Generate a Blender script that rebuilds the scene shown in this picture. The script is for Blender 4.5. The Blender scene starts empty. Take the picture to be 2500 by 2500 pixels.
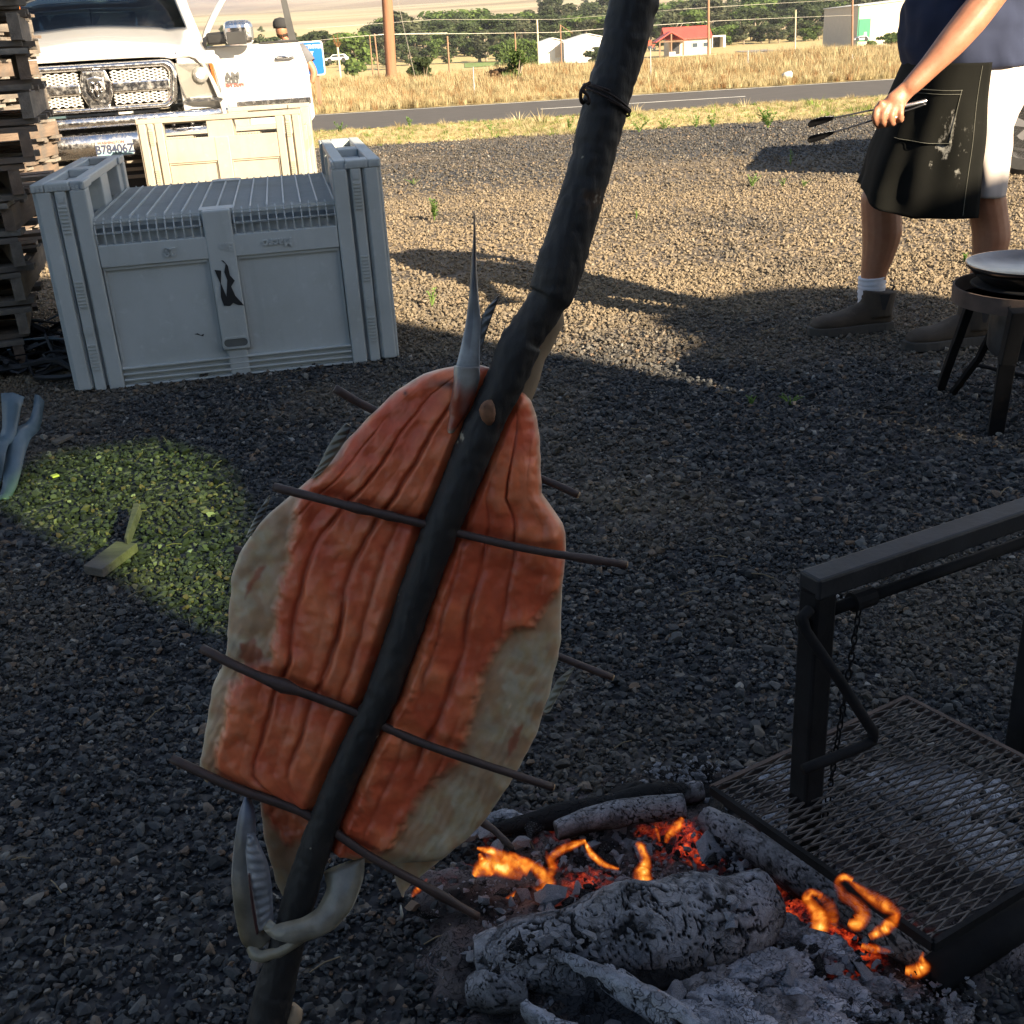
import bpy, bmesh, math, random
import numpy as np
from mathutils import Vector, Matrix, noise as mn
random.seed(7); rng = np.random.default_rng(11)
scene = bpy.context.scene
C = scene.collection
# ------------------------------------------------------------------ camera
EYE = Vector((0, 0, 1.10)); PITCH = .405; ROLL = .061; FPX = 2680.0
_f = Vector((0, math.cos(PITCH), -math.sin(PITCH))); _r = Vector((1, 0, 0)); _u = _r.cross(_f)
cR, sR = math.cos(ROLL), math.sin(ROLL)
CR = cR*_r - sR*_u; CU = sR*_r + cR*_u; CW = _f
cam_d = bpy.data.cameras.new('camera'); cam = bpy.data.objects.new('camera', cam_d); C.objects.link(cam)
m = Matrix((CR, CU, -CW)).transposed().to_4x4(); m.translation = EYE; cam.matrix_world = m
cam_d.sensor_width = 36; cam_d.lens = 36*FPX/2500; cam_d.clip_start = .05; cam_d.clip_end = 12000
scene.camera = cam
# ------------------------------------------------------------------ light
SUN_AZ = math.radians(43); SUN_EL = math.radians(24)
TR = Vector((-math.sin(SUN_AZ), math.cos(SUN_AZ), 0))          # horizontal travel of the light
SD = Vector((TR.x*math.cos(SUN_EL), TR.y*math.cos(SUN_EL), -math.sin(SUN_EL)))
sun_d = bpy.data.lights.new('sun', 'SUN'); sun_d.energy = 5.0; sun_d.angle = math.radians(.5); sun_d.color = (1, .83, .60)
sun = bpy.data.objects.new('sun', sun_d); C.objects.link(sun); sun.rotation_euler = SD.to_track_quat('-Z', 'Y').to_euler(); sun.location = (8, -8, 12)
world = bpy.data.worlds.new('World'); scene.world = world; world.use_nodes = True
wn = world.node_tree; bg = wn.nodes['Background']; sky = wn.nodes.new('ShaderNodeTexSky'); sky.sky_type = 'NISHITA'
sky.sun_disc = False; sky.sun_elevation = SUN_EL
sky.sun_rotation = math.atan2(-TR.x, -TR.y)
sky.ozone_density = 1.0; sky.air_density = 1.0; sky.dust_density = .6
wn.links.new(sky.outputs[0], bg.inputs[0]); bg.inputs[1].default_value = .05
scene.view_settings.view_transform = 'Standard'; scene.view_settings.look = 'None'; scene.view_settings.gamma = 1
scene.view_settings.exposure = 2.0
scene.render.engine = 'CYCLES'
scene.cycles.max_bounces = 8; scene.cycles.transparent_max_bounces = 16; scene.cycles.use_denoising = True
K = 2500/1932
def ray(x, y): return CW*FPX + CR*(x-1250) - CU*(y-1250)
def G(x, y, z=0.0): d = ray(x, y); return EYE + d*((z-EYE.z)/d.z)
def AY(x, y, Y): d = ray(x, y); return EYE + d*(Y/d.y)
def Gs(x, y, z=0.0): return G(x*K, y*K, z)
def AYs(x, y, Y): return AY(x*K, y*K, Y)
def ppm(Y, x=1250, y=200):                                       # picture pixels per metre about a plane at distance Y
    a = AY(x, y, Y); return FPX/((a-EYE).dot(CW))
# ------------------------------------------------------------------ materials
def nd(t, kind, **kw):
    n = t.nodes.new(kind)
    for k, v in kw.items():
        if k.startswith('i_'): n.inputs[k[2:].replace('_', ' ')].default_value = v
        else: setattr(n, k, v)
    return n
def ramp(t, fac, stops):
    r = t.nodes.new('ShaderNodeValToRGB'); e = r.color_ramp.elements
    while len(e) < len(stops): e.new(.5)
    for q, (p, c) in zip(e, stops):
        q.position = p; q.color = (c if len(c) == 4 else (*c, 1)) if isinstance(c, (tuple, list)) else (c, c, c, 1)
    t.links.new(fac, r.inputs[0]); return r.outputs[0]
def mix(t, fac, a, b, mode='MIX'):
    m_ = t.nodes.new('ShaderNodeMix'); m_.data_type = 'RGBA'; m_.blend_type = mode
    for s, v in ((m_.inputs[0], fac), (m_.inputs[6], a), (m_.inputs[7], b)):
        if isinstance(v, bpy.types.NodeSocket): t.links.new(v, s)
        elif isinstance(v, (tuple, list)): s.default_value = (*v, 1) if len(v) == 3 else v
        else: s.default_value = v
    return m_.outputs[2]
def new_mat(name):
    m_ = bpy.data.materials.new(name); m_.use_nodes = True; t = m_.node_tree; b = t.nodes['Principled BSDF']; return m_, t, b
def noise_tex(t, scale, detail=4, vec=None, rough=.55, coord='Object', kind='ShaderNodeTexNoise', stretch=None):
    n = t.nodes.new(kind)
    if kind == 'ShaderNodeTexNoise': n.inputs['Scale'].default_value = scale; n.inputs['Detail'].default_value = detail; n.inputs['Roughness'].default_value = rough
    else: n.inputs['Scale'].default_value = scale
    tc = vec
    if tc is None:
        tc = t.nodes.new('ShaderNodeTexCoord').outputs[coord]
    if stretch:
        mp = t.nodes.new('ShaderNodeMapping'); mp.inputs['Scale'].default_value = stretch; t.links.new(tc, mp.inputs[0]); tc = mp.outputs[0]
    t.links.new(tc, n.inputs['Vector']); return n
def add_bump(t, b, h, strength=.3, dist=.01):
    bp = t.nodes.new('ShaderNodeBump'); bp.inputs['Strength'].default_value = strength; bp.inputs['Distance'].default_value = dist
    t.links.new(h, bp.inputs['Height']); t.links.new(bp.outputs[0], b.inputs['Normal']); return bp
def simple(name, c, rough=.6, metal=0, var=.25, scale=8, bump=.15, bd=.004, dirt=None, stretch=None, spec=.5, coat=0, emit=None):
    m_, t, b = new_mat(name)
    n = noise_tex(t, scale, 5, stretch=stretch)
    c2 = tuple(max(0, v*(1-var)) for v in c); c3 = tuple(min(1, v*(1+var)) for v in c)
    col = ramp(t, n.outputs[0], [(.3, c2), (.7, c3)])
    if dirt:
        n2 = noise_tex(t, dirt[1], 6, rough=.7); f = ramp(t, n2.outputs[0], [(dirt[2], 0.0), (dirt[3], 1.0)])
        col = mix(t, f, col, dirt[0])
    t.links.new(col, b.inputs['Base Color']); b.inputs['Roughness'].default_value = rough; b.inputs['Metallic'].default_value = metal
    b.inputs['Specular IOR Level'].default_value = spec; b.inputs['Coat Weight'].default_value = coat
    if bump:
        n3 = noise_tex(t, scale*6, 4, stretch=stretch); add_bump(t, b, n3.outputs[0], bump, bd)
    if emit: b.inputs['Emission Color'].default_value = (*emit[0], 1); b.inputs['Emission Strength'].default_value = emit[1]
    return m_
def attr_mat(name, rough=.6, bump=None, spec=.5, sss=0, metal=0, fine=None):
    """base colour from the mesh's own painted colours (its markings), with fine grain on top"""
    m_, t, b = new_mat(name)
    a = t.nodes.new('ShaderNodeAttribute'); a.attribute_name = 'Col'; col = a.outputs[0]
    if fine:
        n = noise_tex(t, fine[0], 5, stretch=fine[2] if len(fine) > 2 else None); f = ramp(t, n.outputs[0], [(.3, 1-fine[1]), (.7, 1+fine[1])]); col = mix(t, 1.0, col, f, 'MULTIPLY')
    t.links.new(col, b.inputs['Base Color']); b.inputs['Roughness'].default_value = rough; b.inputs['Metallic'].default_value = metal
    b.inputs['Specular IOR Level'].default_value = spec
    if sss: b.inputs['Subsurface Weight'].default_value = sss; b.inputs['Subsurface Radius'].default_value = (1, .35, .2); b.inputs['Subsurface Scale'].default_value = .012
    if bump: n = noise_tex(t, bump[0], 4, stretch=bump[3] if len(bump) > 3 else None); add_bump(t, b, n.outputs[0], bump[1], bump[2])
    return m_
# ------------------------------------------------------------------ objects
def tag(o, label=None, cat=None, group=None, kind=None):
    if label: o['label'] = label
    if cat: o['category'] = cat
    if group: o['group'] = group
    if kind: o['kind'] = kind
    return o
def thing(name, label, cat, loc=(0, 0, 0), rz=0, group=None):
    o = bpy.data.objects.new(name, None); C.objects.link(o); o.location = loc; o.rotation_euler = (0, 0, rz); o.empty_display_size = .1
    return tag(o, label, cat, group)
def link_mesh(name, me, mat=None, parent=None, loc=None):
    o = bpy.data.objects.new(name, me); C.objects.link(o)
    if mat and not me.materials: me.materials.append(mat)
    if parent: o.parent = parent
    if loc is not None: o.location = loc
    return o
def copy_tree(o, parent=None):
    c = o.copy(); C.objects.link(c)
    if parent: c.parent = parent
    for ch in list(o.children): copy_tree(ch, c)
    return c
class MB:
    """collects shapes; build() links them as one mesh object"""
    def __init__(s, V=None): s.v = []; s.f = []; s.V = V
    def add(s, vs, fs):
        n = len(s.v); s.v += [tuple(q) for q in vs]; s.f += [tuple(i+n for i in q) for q in fs]; return s
    def box(s, c, d, rot=None, taper=1.0):
        x, y, z = d[0]/2, d[1]/2, d[2]/2
        vs = [Vector((a*x*(taper if k > 0 else 1), b*y*(taper if k > 0 else 1), k*z)) for k in (-1, 1) for a, b in ((-1, -1), (1, -1), (1, 1), (-1, 1))]
        if rot is not None: vs = [rot @ q for q in vs]
        c = Vector(c); return s.add([q+c for q in vs], [(3, 2, 1, 0), (4, 5, 6, 7), (0, 1, 5, 4), (1, 2, 6, 5), (2, 3, 7, 6), (3, 0, 4, 7)])
    def bx(s, a, b): return s.box([(a[i]+b[i])/2 for i in range(3)], [abs(b[i]-a[i]) for i in range(3)])
    def bar(s, a, b, w, h, up=Vector((0, 0, 1))):
        a, b = Vector(a), Vector(b); d = b-a; L = d.length; d.normalize(); sd = d.cross(up)
        if sd.length < 1e-4: sd = d.cross(Vector((1, 0, 0)))
        sd.normalize(); return s.box((a+b)/2, (L, w, h), Matrix((d, sd, d.cross(sd))).transposed())
    def tube(s, path, r, n=8, cap=True, squash=1.0, sqdir=None, closed=False, jit=0, nz=0):
        P = [Vector(q) for q in path]; L = len(P); R = r if hasattr(r, '__len__') else [r]*L; vs = []; fs = []
        ref = None
        for i, p in enumerate(P):
            t = (P[min(i+1, L-1)]-P[max(i-1, 0)])
            if closed: t = P[(i+1) % L]-P[i-1]
            if t.length < 1e-9: t = Vector((0, 0, 1))
            t.normalize()
            if sqdir is not None: a = Vector(sqdir) - t*t.dot(Vector(sqdir)); 
            elif ref is None: a = t.orthogonal()
            else: a = ref - t*ref.dot(t)
            if a.length < 1e-6: a = t.orthogonal()
            a.normalize(); ref = a; b = t.cross(a)
            for k in range(n):
                w = 2*math.pi*k/n; rr = R[i]
                if jit: rr *= 1+jit*mn.noise(Vector((math.cos(w)*1.3+nz, math.sin(w)*1.3, i*.45+nz)))
                vs.append(p + a*math.cos(w)*rr*squash + b*math.sin(w)*rr)
        for i in range(L-1 if not closed else L):
            j = (i+1) % L
            for k in range(n): fs.append((i*n+k, i*n+(k+1) % n, j*n+(k+1) % n, j*n+k))
        if cap and not closed: fs.append(tuple(range(n))[::-1]); fs.append(tuple((L-1)*n+k for k in range(n)))
        return s.add(vs, fs)
    def lathe(s, prof, c=(0, 0, 0), n=24, axis='z'):
        vs = []; c = Vector(c)
        for r_, z in prof:
            for k in range(n):
                w = 2*math.pi*k/n; q = (r_*math.cos(w), r_*math.sin(w), z)
                if axis == 'x': q = (q[2], q[0], q[1])
                if axis == 'y': q = (q[0], q[2], q[1])
                vs.append(c+Vector(q))
        fs = [(i*n+k, i*n+(k+1) % n, (i+1)*n+(k+1) % n, (i+1)*n+k) for i in range(len(prof)-1) for k in range(n)]
        if prof[0][0] > 1e-6: fs.append(tuple(range(n))[::-1])
        if prof[-1][0] > 1e-6: fs.append(tuple((len(prof)-1)*n+k for k in range(n)))
        return s.add(vs, fs)
    def prism(s, pts, off):
        """closed polygon of 3-D points pushed along off"""
        n = len(pts); off = Vector(off); P = [Vector(q) for q in pts]
        return s.add(P+[q+off for q in P], [tuple(range(n))[::-1], tuple(range(n, 2*n))]+[(i, (i+1) % n, n+(i+1) % n, n+i) for i in range(n)])
    def ball(s, c, r, n=10, sc=(1, 1, 1), jit=0, seed=0):
        c = Vector(c); vs = []; m_ = n//2+1
        for i in range(m_+1):
            th = math.pi*i/m_
            for k in range(n):
                w = 2*math.pi*k/n; d = Vector((math.sin(th)*math.cos(w), math.sin(th)*math.sin(w), math.cos(th)))
                q = 1+jit*mn.noise(d*1.6+Vector((seed, seed*.3, 0)))
                vs.append(c+Vector((d.x*sc[0], d.y*sc[1], d.z*sc[2]))*r*q)
        return s.add(vs, [(i*n+k, i*n+(k+1) % n, (i+1)*n+(k+1) % n, (i+1)*n+k) for i in range(m_) for k in range(n)])
    def grid(s, rows, close=False):
        """rows of equal-length point lists"""
        n = len(rows[0]); vs = [q for r_ in rows for q in r_]; fs = []
        for i in range(len(rows)-1):
            for k in range(n if close else n-1): fs.append((i*n+k, i*n+(k+1) % n, (i+1)*n+(k+1) % n, (i+1)*n+k))
        return s.add(vs, fs)
    def mesh(s, name, smooth=False):
        me = bpy.data.meshes.new(name); vs = s.v
        me.from_pydata(vs, [], s.f); me.validate(clean_customdata=False)
        if smooth: me.polygons.foreach_set('use_smooth', [True]*len(me.polygons))
        me.update(); return me
    def build(s, name, mat, parent=None, smooth=False, world=False, bevel=0, solid=0, sub=0, seg=2, recalc=True, angle=None):
        if world and parent:
            mw = parent.matrix_basis.inverted() if not parent.parent else (parent.parent.matrix_basis @ parent.matrix_basis).inverted()
            s.v = [tuple(mw @ Vector(q)) for q in s.v]
        me = s.mesh(name, smooth)
        if recalc:
            bm = bmesh.new(); bm.from_mesh(me); bmesh.ops.recalc_face_normals(bm, faces=bm.faces); bm.to_mesh(me); bm.free()
        if smooth and angle: me.set_sharp_from_angle(angle=math.radians(angle))
        o = link_mesh(name, me, mat, parent)
        if solid: q = o.modifiers.new('solidify', 'SOLIDIFY'); q.thickness = solid; q.offset = 0
        if sub: q = o.modifiers.new('subsurf', 'SUBSURF'); q.levels = q.render_levels = sub
        if bevel: q = o.modifiers.new('bevel', 'BEVEL'); q.width = bevel; q.segments = seg; q.limit_method = 'ANGLE'; q.angle_limit = math.radians(35)
        return o
def resample(path, n):
    P = [Vector(q) for q in path]; L = [0]
    for a, b in zip(P, P[1:]): L.append(L[-1]+(b-a).length)
    out = []
    for i in range(n):
        t = L[-1]*i/(n-1); k = max(j for j in range(len(L)) if L[j] <= t+1e-12); k = min(k, len(P)-2)
        u = (t-L[k])/max(L[k+1]-L[k], 1e-9)
        p0, p1, p2, p3 = P[max(k-1, 0)], P[k], P[k+1], P[min(k+2, len(P)-1)]
        out.append(.5*((2*p1)+(p2-p0)*u+(2*p0-5*p1+4*p2-p3)*u*u+(3*p1-p0-3*p2+p3)*u**3))
    return out
def lerp(x, xs, ys): return float(np.interp(x, xs, ys))
def text_mesh(name, body, size, mat, parent, mtx, extrude=.002, align='CENTER', sx=1.0, bold=0):
    cu = bpy.data.curves.new(name, 'FONT'); cu.body = body; cu.size = size; cu.extrude = extrude; cu.align_x = align; cu.align_y = 'CENTER'; cu.offset = bold
    o = bpy.data.objects.new(name, cu); C.objects.link(o); bpy.context.view_layer.update()
    me = bpy.data.meshes.new_from_object(o.evaluated_get(bpy.context.evaluated_depsgraph_get())); bpy.data.objects.remove(o); bpy.data.curves.remove(cu)
    me.name = name; me.transform(Matrix.Diagonal((sx, 1, 1, 1))); me.transform(mtx); me.materials.clear(); return link_mesh(name, me, mat, parent)
def set_col(me, cols):
    a = me.color_attributes.new('Col', 'FLOAT_COLOR', 'POINT'); c = np.ones((len(me.vertices), 4), np.float32); c[:, :3] = cols; a.data.foreach_set('color', c.ravel())
# ================================================================== GROUND
def terr(x, y):
    """height of the land away from the yard"""
    z = 0.0
    if y > 36: z -= 4.0*min(1, (y-36)/190)**.8
    if y > 250:
        k = 1-max(0, min(1, (x+30)/240)); k = k*k*(3-2*k); u = min(1, (y-250)/150); z += (1.5+3.2*k)*u*u*(3-2*u)
    if y > 420: z += 38*min(1, (y-420)/780)**1.15*(1+.18*mn.noise(Vector((x*.002, y*.002, 3))))+3*mn.noise(Vector((x*.006, y*.004, 0)))*min(1, (y-420)/200)
    if y > 440 and x < 60: z += 6.5*math.exp(-((x+75)/120)**2-((y-520)/60)**2)
    if y > 1250: z += 40*min(1, (y-1250)/1200)
    if y > 2200:
        r_ = abs(mn.noise(Vector((x*.0011, y*.0009, 7)))); z += (y-2200)*.14*(1.25-1.5*r_)*(.8+.25*mn.noise(Vector((x*.0004, 0, 1))))*(1.12-.00022*(x+1200))
    return z
def land_mat():
    m_, t, b = new_mat('dry_land')
    geo = t.nodes.new('ShaderNodeNewGeometry'); sp = t.nodes.new('ShaderNodeSeparateXYZ'); t.links.new(geo.outputs[0], sp.inputs[0])
    pos = geo.outputs[0]
    n1 = noise_tex(t, .012, 4, vec=pos, stretch=(.6, .5, 1)); n2 = noise_tex(t, .9, 4, vec=pos); n3 = noise_tex(t, .004, 3, vec=pos, stretch=(.4, 1.6, 1))
    base = ramp(t, n1.outputs[0], [(.3, (.28, .22, .11)), (.5, (.38, .31, .17)), (.7, (.33, .28, .15))])
    base = mix(t, .35, base, ramp(t, n2.outputs[0], [(.3, (.3, .24, .09)), (.7, (.66, .52, .26))]))
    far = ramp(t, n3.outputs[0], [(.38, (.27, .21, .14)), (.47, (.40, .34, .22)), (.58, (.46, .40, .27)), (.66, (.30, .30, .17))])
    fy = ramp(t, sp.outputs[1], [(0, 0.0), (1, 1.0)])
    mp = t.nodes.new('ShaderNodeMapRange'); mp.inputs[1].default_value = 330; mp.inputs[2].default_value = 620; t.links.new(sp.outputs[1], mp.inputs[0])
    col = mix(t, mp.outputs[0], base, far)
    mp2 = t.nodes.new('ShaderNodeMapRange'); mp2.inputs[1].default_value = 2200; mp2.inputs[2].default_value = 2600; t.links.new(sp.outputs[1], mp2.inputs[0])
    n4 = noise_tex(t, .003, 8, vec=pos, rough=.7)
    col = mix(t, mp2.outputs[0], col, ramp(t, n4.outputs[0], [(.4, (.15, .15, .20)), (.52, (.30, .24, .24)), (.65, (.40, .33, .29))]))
    t.links.new(col, b.inputs[0]); b.inputs['Roughness'].default_value = 1; b.inputs['Specular IOR Level'].default_value = .1
    add_bump(t, b, n2.outputs[0], .5, .1); return m_
M_land = land_mat()
ys = [16, 17.9, 19, 21, 22.8, 25, 28, 32, 36, 42, 50, 60, 75, 90, 110, 135, 160, 190, 220, 250, 265, 280, 300, 320, 340, 360, 380, 400, 420, 440, 460, 480, 500, 520, 540, 560, 590, 620, 660, 700, 760, 820, 900, 1000, 1100, 1200, 1300, 1500, 1700, 1900, 2100, 2200, 2300, 2400, 2500, 2600, 2700, 2850, 3000, 3150, 3300, 3500, 3800]
rows = []
for y in ys:
    w = 60+y*.95; rows.append([(x_, y, terr(x_, y)-(.03 if y < 24 else 0)) for x_ in np.linspace(-w, w, 90)])
land = MB().grid(rows).build('hills', M_land, smooth=True); tag(land, kind='structure')
# gravel yard -------------------------------------------------------
def yard_mat():
    m_, t, b = new_mat('gravel_bed'); geo = t.nodes.new('ShaderNodeNewGeometry'); pos = geo.outputs[0]
    v = noise_tex(t, 48, kind='ShaderNodeTexVoronoi', vec=pos); v2 = noise_tex(t, 26, kind='ShaderNodeTexVoronoi', vec=pos)
    sx = t.nodes.new('ShaderNodeSeparateColor'); t.links.new(v.outputs['Color'], sx.inputs[0])
    stone = ramp(t, sx.outputs[0], [(0, (.018, .02, .023)), (.45, (.042, .043, .048)), (.8, (.09, .085, .08)), (1, (.2, .18, .15))])
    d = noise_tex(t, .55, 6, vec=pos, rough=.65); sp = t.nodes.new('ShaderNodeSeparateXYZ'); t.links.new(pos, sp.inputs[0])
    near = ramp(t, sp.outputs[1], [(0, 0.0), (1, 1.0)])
    mp = t.nodes.new('ShaderNodeMapRange'); mp.inputs[1].default_value = 2.5; mp.inputs[2].default_value = 5.5; t.links.new(sp.outputs[1], mp.inputs[0])  # dust tan begins with the sunlit ground; shaded foreground coloured darker
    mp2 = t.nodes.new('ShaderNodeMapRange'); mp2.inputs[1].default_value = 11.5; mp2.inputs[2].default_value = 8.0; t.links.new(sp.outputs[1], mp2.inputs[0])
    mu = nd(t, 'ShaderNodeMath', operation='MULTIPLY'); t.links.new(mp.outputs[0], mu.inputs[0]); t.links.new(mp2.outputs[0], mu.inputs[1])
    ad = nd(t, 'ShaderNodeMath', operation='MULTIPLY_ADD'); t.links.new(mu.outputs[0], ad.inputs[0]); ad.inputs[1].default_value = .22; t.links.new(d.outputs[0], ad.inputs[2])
    dust_and_sun = ramp(t, ad.outputs[0], [(.52, 0.0), (.74, .8)])
    col = mix(t, dust_and_sun, stone, (.20, .155, .105)); t.links.new(col, b.inputs[0]); b.inputs['Roughness'].default_value = .9; b.inputs['Specular IOR Level'].default_value = .25
    mh = nd(t, 'ShaderNodeMath', operation='ADD'); t.links.new(v.outputs[0], mh.inputs[0]); t.links.new(v2.outputs[0], mh.inputs[1])
    inv = nd(t, 'ShaderNodeMath', operation='MULTIPLY'); t.links.new(mh.outputs[0], inv.inputs[0]); inv.inputs[1].default_value = -1
    add_bump(t, b, inv.outputs[0], 1.0, .012); return m_
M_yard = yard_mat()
yedge = G(1250, 333).y
rows = []
gy = sorted(set(list(np.linspace(-14, 0, 5))+list(np.linspace(0, 6, 31))+list(np.linspace(6, yedge, 22))))
for y in gy:
    rows.append([(x_, y+(.35*mn.noise(Vector((x_*.8, 0, 0)))+.12*mn.noise(Vector((x_*4, 1, 0))) if y == gy[-1] else 0), .004*mn.noise(Vector((x_*.9, y*.9, 0)))-.005 if y < yedge-1 else 0) for x_ in np.linspace(-26, 26, 131)])
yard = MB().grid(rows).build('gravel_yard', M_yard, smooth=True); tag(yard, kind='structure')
def stone_mat():
    m_, t, b = new_mat('basalt_stone'); oi = t.nodes.new('ShaderNodeObjectInfo'); n = noise_tex(t, 60, 4)
    geo = t.nodes.new('ShaderNodeNewGeometry'); sp = t.nodes.new('ShaderNodeSeparateXYZ'); t.links.new(geo.outputs[0], sp.inputs[0])
    col = ramp(t, oi.outputs['Random'], [(0, (.012, .013, .014)), (.35, (.027, .029, .031)), (.7, (.052, .055, .058)), (.86, (.085, .086, .084)), (.94, (.125, .08, .05)), (.985, (.17, .16, .14)), (1, (.27, .26, .24))])
    mp = t.nodes.new('ShaderNodeMapRange'); mp.inputs[1].default_value = 3.3; mp.inputs[2].default_value = 5.0; t.links.new(sp.outputs[1], mp.inputs[0])  # dust kept to the sunlit ground, so sun and shade enter the colour
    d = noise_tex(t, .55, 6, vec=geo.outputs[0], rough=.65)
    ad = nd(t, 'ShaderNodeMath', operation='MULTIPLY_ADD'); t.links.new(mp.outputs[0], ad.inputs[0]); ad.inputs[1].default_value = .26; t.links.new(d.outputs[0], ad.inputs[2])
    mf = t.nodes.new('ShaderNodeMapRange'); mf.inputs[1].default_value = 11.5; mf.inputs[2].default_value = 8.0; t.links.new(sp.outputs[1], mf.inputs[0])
    dust_and_sun = mix(t, 1, ramp(t, ad.outputs[0], [(.5, .0), (.76, .8)]), ramp(t, mf.outputs[0], [(0, .25), (1, 1.0)]), 'MULTIPLY')
    col = mix(t, dust_and_sun, col, (.218, .168, .105))
    col = mix(t, 1.0, col, ramp(t, n.outputs[0], [(.3, .75), (.7, 1.25)]), 'MULTIPLY')
    t.links.new(col, b.inputs[0]); b.inputs['Roughness'].default_value = .75; b.inputs['Specular IOR Level'].default_value = .35; return m_
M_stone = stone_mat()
stone_col = bpy.data.collections.new('stone_shapes')
for k in range(7):
    bm = bmesh.new(); bmesh.ops.create_icosphere(bm, subdivisions=2, radius=1)
    for v in bm.verts: v.co *= 1+.45*mn.noise(v.co*1.7+Vector((k*9, 0, 0))); v.co.z *= .62; v.co.x *= 1.3
    for _ in range(7):                                             # a few flat broken faces
        d = Vector(rng.normal(size=3)).normalized(); 
        for v in bm.verts:
            q = v.co.dot(d)
            if q > .46: v.co -= d*(q-.46)
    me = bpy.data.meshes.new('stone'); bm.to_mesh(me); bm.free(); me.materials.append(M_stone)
    o = bpy.data.objects.new('stone', me); stone_col.objects.link(o)
def scatter(name, pts, scl, coll, kind='stuff', tilt=1.0, label=None, rots=None):
    me = bpy.data.meshes.new(name); me.from_pydata([tuple(p) for p in pts], [], [])
    a = me.attributes.new('scl', 'FLOAT', 'POINT'); a.data.foreach_set('value', np.asarray(scl, np.float32))
    if rots is None: rots = np.stack([rng.uniform(-.5, .5, len(pts))*tilt, rng.uniform(-.5, .5, len(pts))*tilt, rng.uniform(0, 6.283, len(pts))], 1)
    a = me.attributes.new('rot', 'FLOAT_VECTOR', 'POINT'); a.data.foreach_set('vector', np.asarray(rots, np.float32).ravel())
    o = link_mesh(name, me); g = bpy.data.node_groups.new(name, 'GeometryNodeTree')
    g.interface.new_socket('Geometry', in_out='INPUT', socket_type='NodeSocketGeometry'); g.interface.new_socket('Geometry', in_out='OUTPUT', socket_type='NodeSocketGeometry')
    gi = g.nodes.new('NodeGroupInput'); go = g.nodes.new('NodeGroupOutput'); ip = g.nodes.new('GeometryNodeInstanceOnPoints'); ci = g.nodes.new('GeometryNodeCollectionInfo')
    ci.inputs[0].default_value = coll; ci.inputs[1].default_value = True; ci.inputs[2].default_value = True
    L = g.links.new; L(gi.outputs[0], ip.inputs['Points']); L(ci.outputs[0], ip.inputs['Instance']); ip.inputs['Pick Instance'].default_value = True
    ri = g.nodes.new('FunctionNodeRandomValue'); ri.data_type = 'INT'; ri.inputs[4].default_value = 0; ri.inputs[5].default_value = len(coll.objects)-1; L(ri.outputs[2], ip.inputs['Instance Index'])
    for an, sock, dt in (('scl', 'Scale', 'FLOAT'), ('rot', 'Rotation', 'FLOAT_VECTOR')):
        na = g.nodes.new('GeometryNodeInputNamedAttribute'); na.data_type = dt; na.inputs[0].default_value = an; L(na.outputs[0], ip.inputs[sock])
    L(ip.outputs[0], go.inputs[0]); md = o.modifiers.new('scatter', 'NODES'); md.node_group = g
    return tag(o, label, None, None, kind)
def frustum_pts(n, y0, y1, margin=.7, slope=.56):
    y = rng.uniform(0, 1, n); a, b = slope, margin                 # sampled evenly over the widening floor strip
    A = lambda q: a*q*q/2+b*q
    tot = A(y1)-A(y0); t = y*tot+A(y0); y = (-b+np.sqrt(b*b+2*a*t))/a
    x = rng.uniform(-1, 1, n)*(a*y+b); return x, y
P_, S_ = [], []
for n, y0, y1, s0, s1 in ((95000, .35, 2.4, .0034, .0078), (105000, 2.4, 5.6, .0046, .0098), (40000, 5.6, 9.0, .007, .012), (34000, 9.0, yedge, .009, .015), (1300, .5, 4, .0095, .0145)):
    x, y = frustum_pts(n, y0, y1); s = s0*1.12*(s1/s0)**(rng.beta(.9, 2.4, n)*1.9-.25)
    z = s*rng.uniform(.05, .75, n)-.002; P_.append(np.stack([x, y, z], 1)); S_.append(s)
P_ = np.concatenate(P_); S_ = np.concatenate(S_)
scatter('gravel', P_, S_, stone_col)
# road, verge -------------------------------------------------------
def road_pts(y): return [(x_, y+.0, .0) for x_ in (-80, 80)]
M_asph = simple('asphalt', (.056, .049, .044), .9, var=.15, scale=3, bump=.3, bd=.01)
A1, A2 = G(820, 290), G(2200, 255); B1, B2 = G(820, 254), G(2200, 203)
def line_at(P, Q, x): k = (x-P.x)/(Q.x-P.x); return P.y+(Q.y-P.y)*k
near_y = lambda x: 17.7+.02*x; far_y = lambda x: 22.6+.02*x
b_ = MB().grid([[(x, near_y(x), .0), (x, far_y(x), .0)] for x in (-90, -40, 0, 40, 90)])
road = b_.build('road', M_asph); tag(road, kind='structure')
M_paint = simple('worn_road_paint', (.62, .6, .54), .7, var=.2, scale=6, bump=0)
b_ = MB()
for x0, x1 in ((-22, -16), (-9, -4.5), (.9, 4.4), (12.5, 16)):
    cy = lambda x: (near_y(x)+far_y(x))/2-.35
    b_.grid([[(x, cy(x)-.06, .005), (x, cy(x)+.06, .005)] for x in (x0, x1)])
tag(b_.build('centre_line', M_paint), kind='structure')
tag(MB().grid([[(x, far_y(x)-.3, .005), (x, far_y(x)-.2, .005)] for x in (-90, 90)]).build('edge_line', M_paint), kind='structure')
M_verge = simple('dry_soil', (.50, .38, .17), 1, var=.3, scale=2.5, bump=.6, bd=.04, dirt=((.33, .33, .1), 1.2, .5, .68))
tag(MB().grid([[(x, gy[-1]-.6, -.012), (x, near_y(x)+.02, -.008)] for x in np.linspace(-60, 60, 30)]).build('verge', M_verge), kind='structure')
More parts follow.
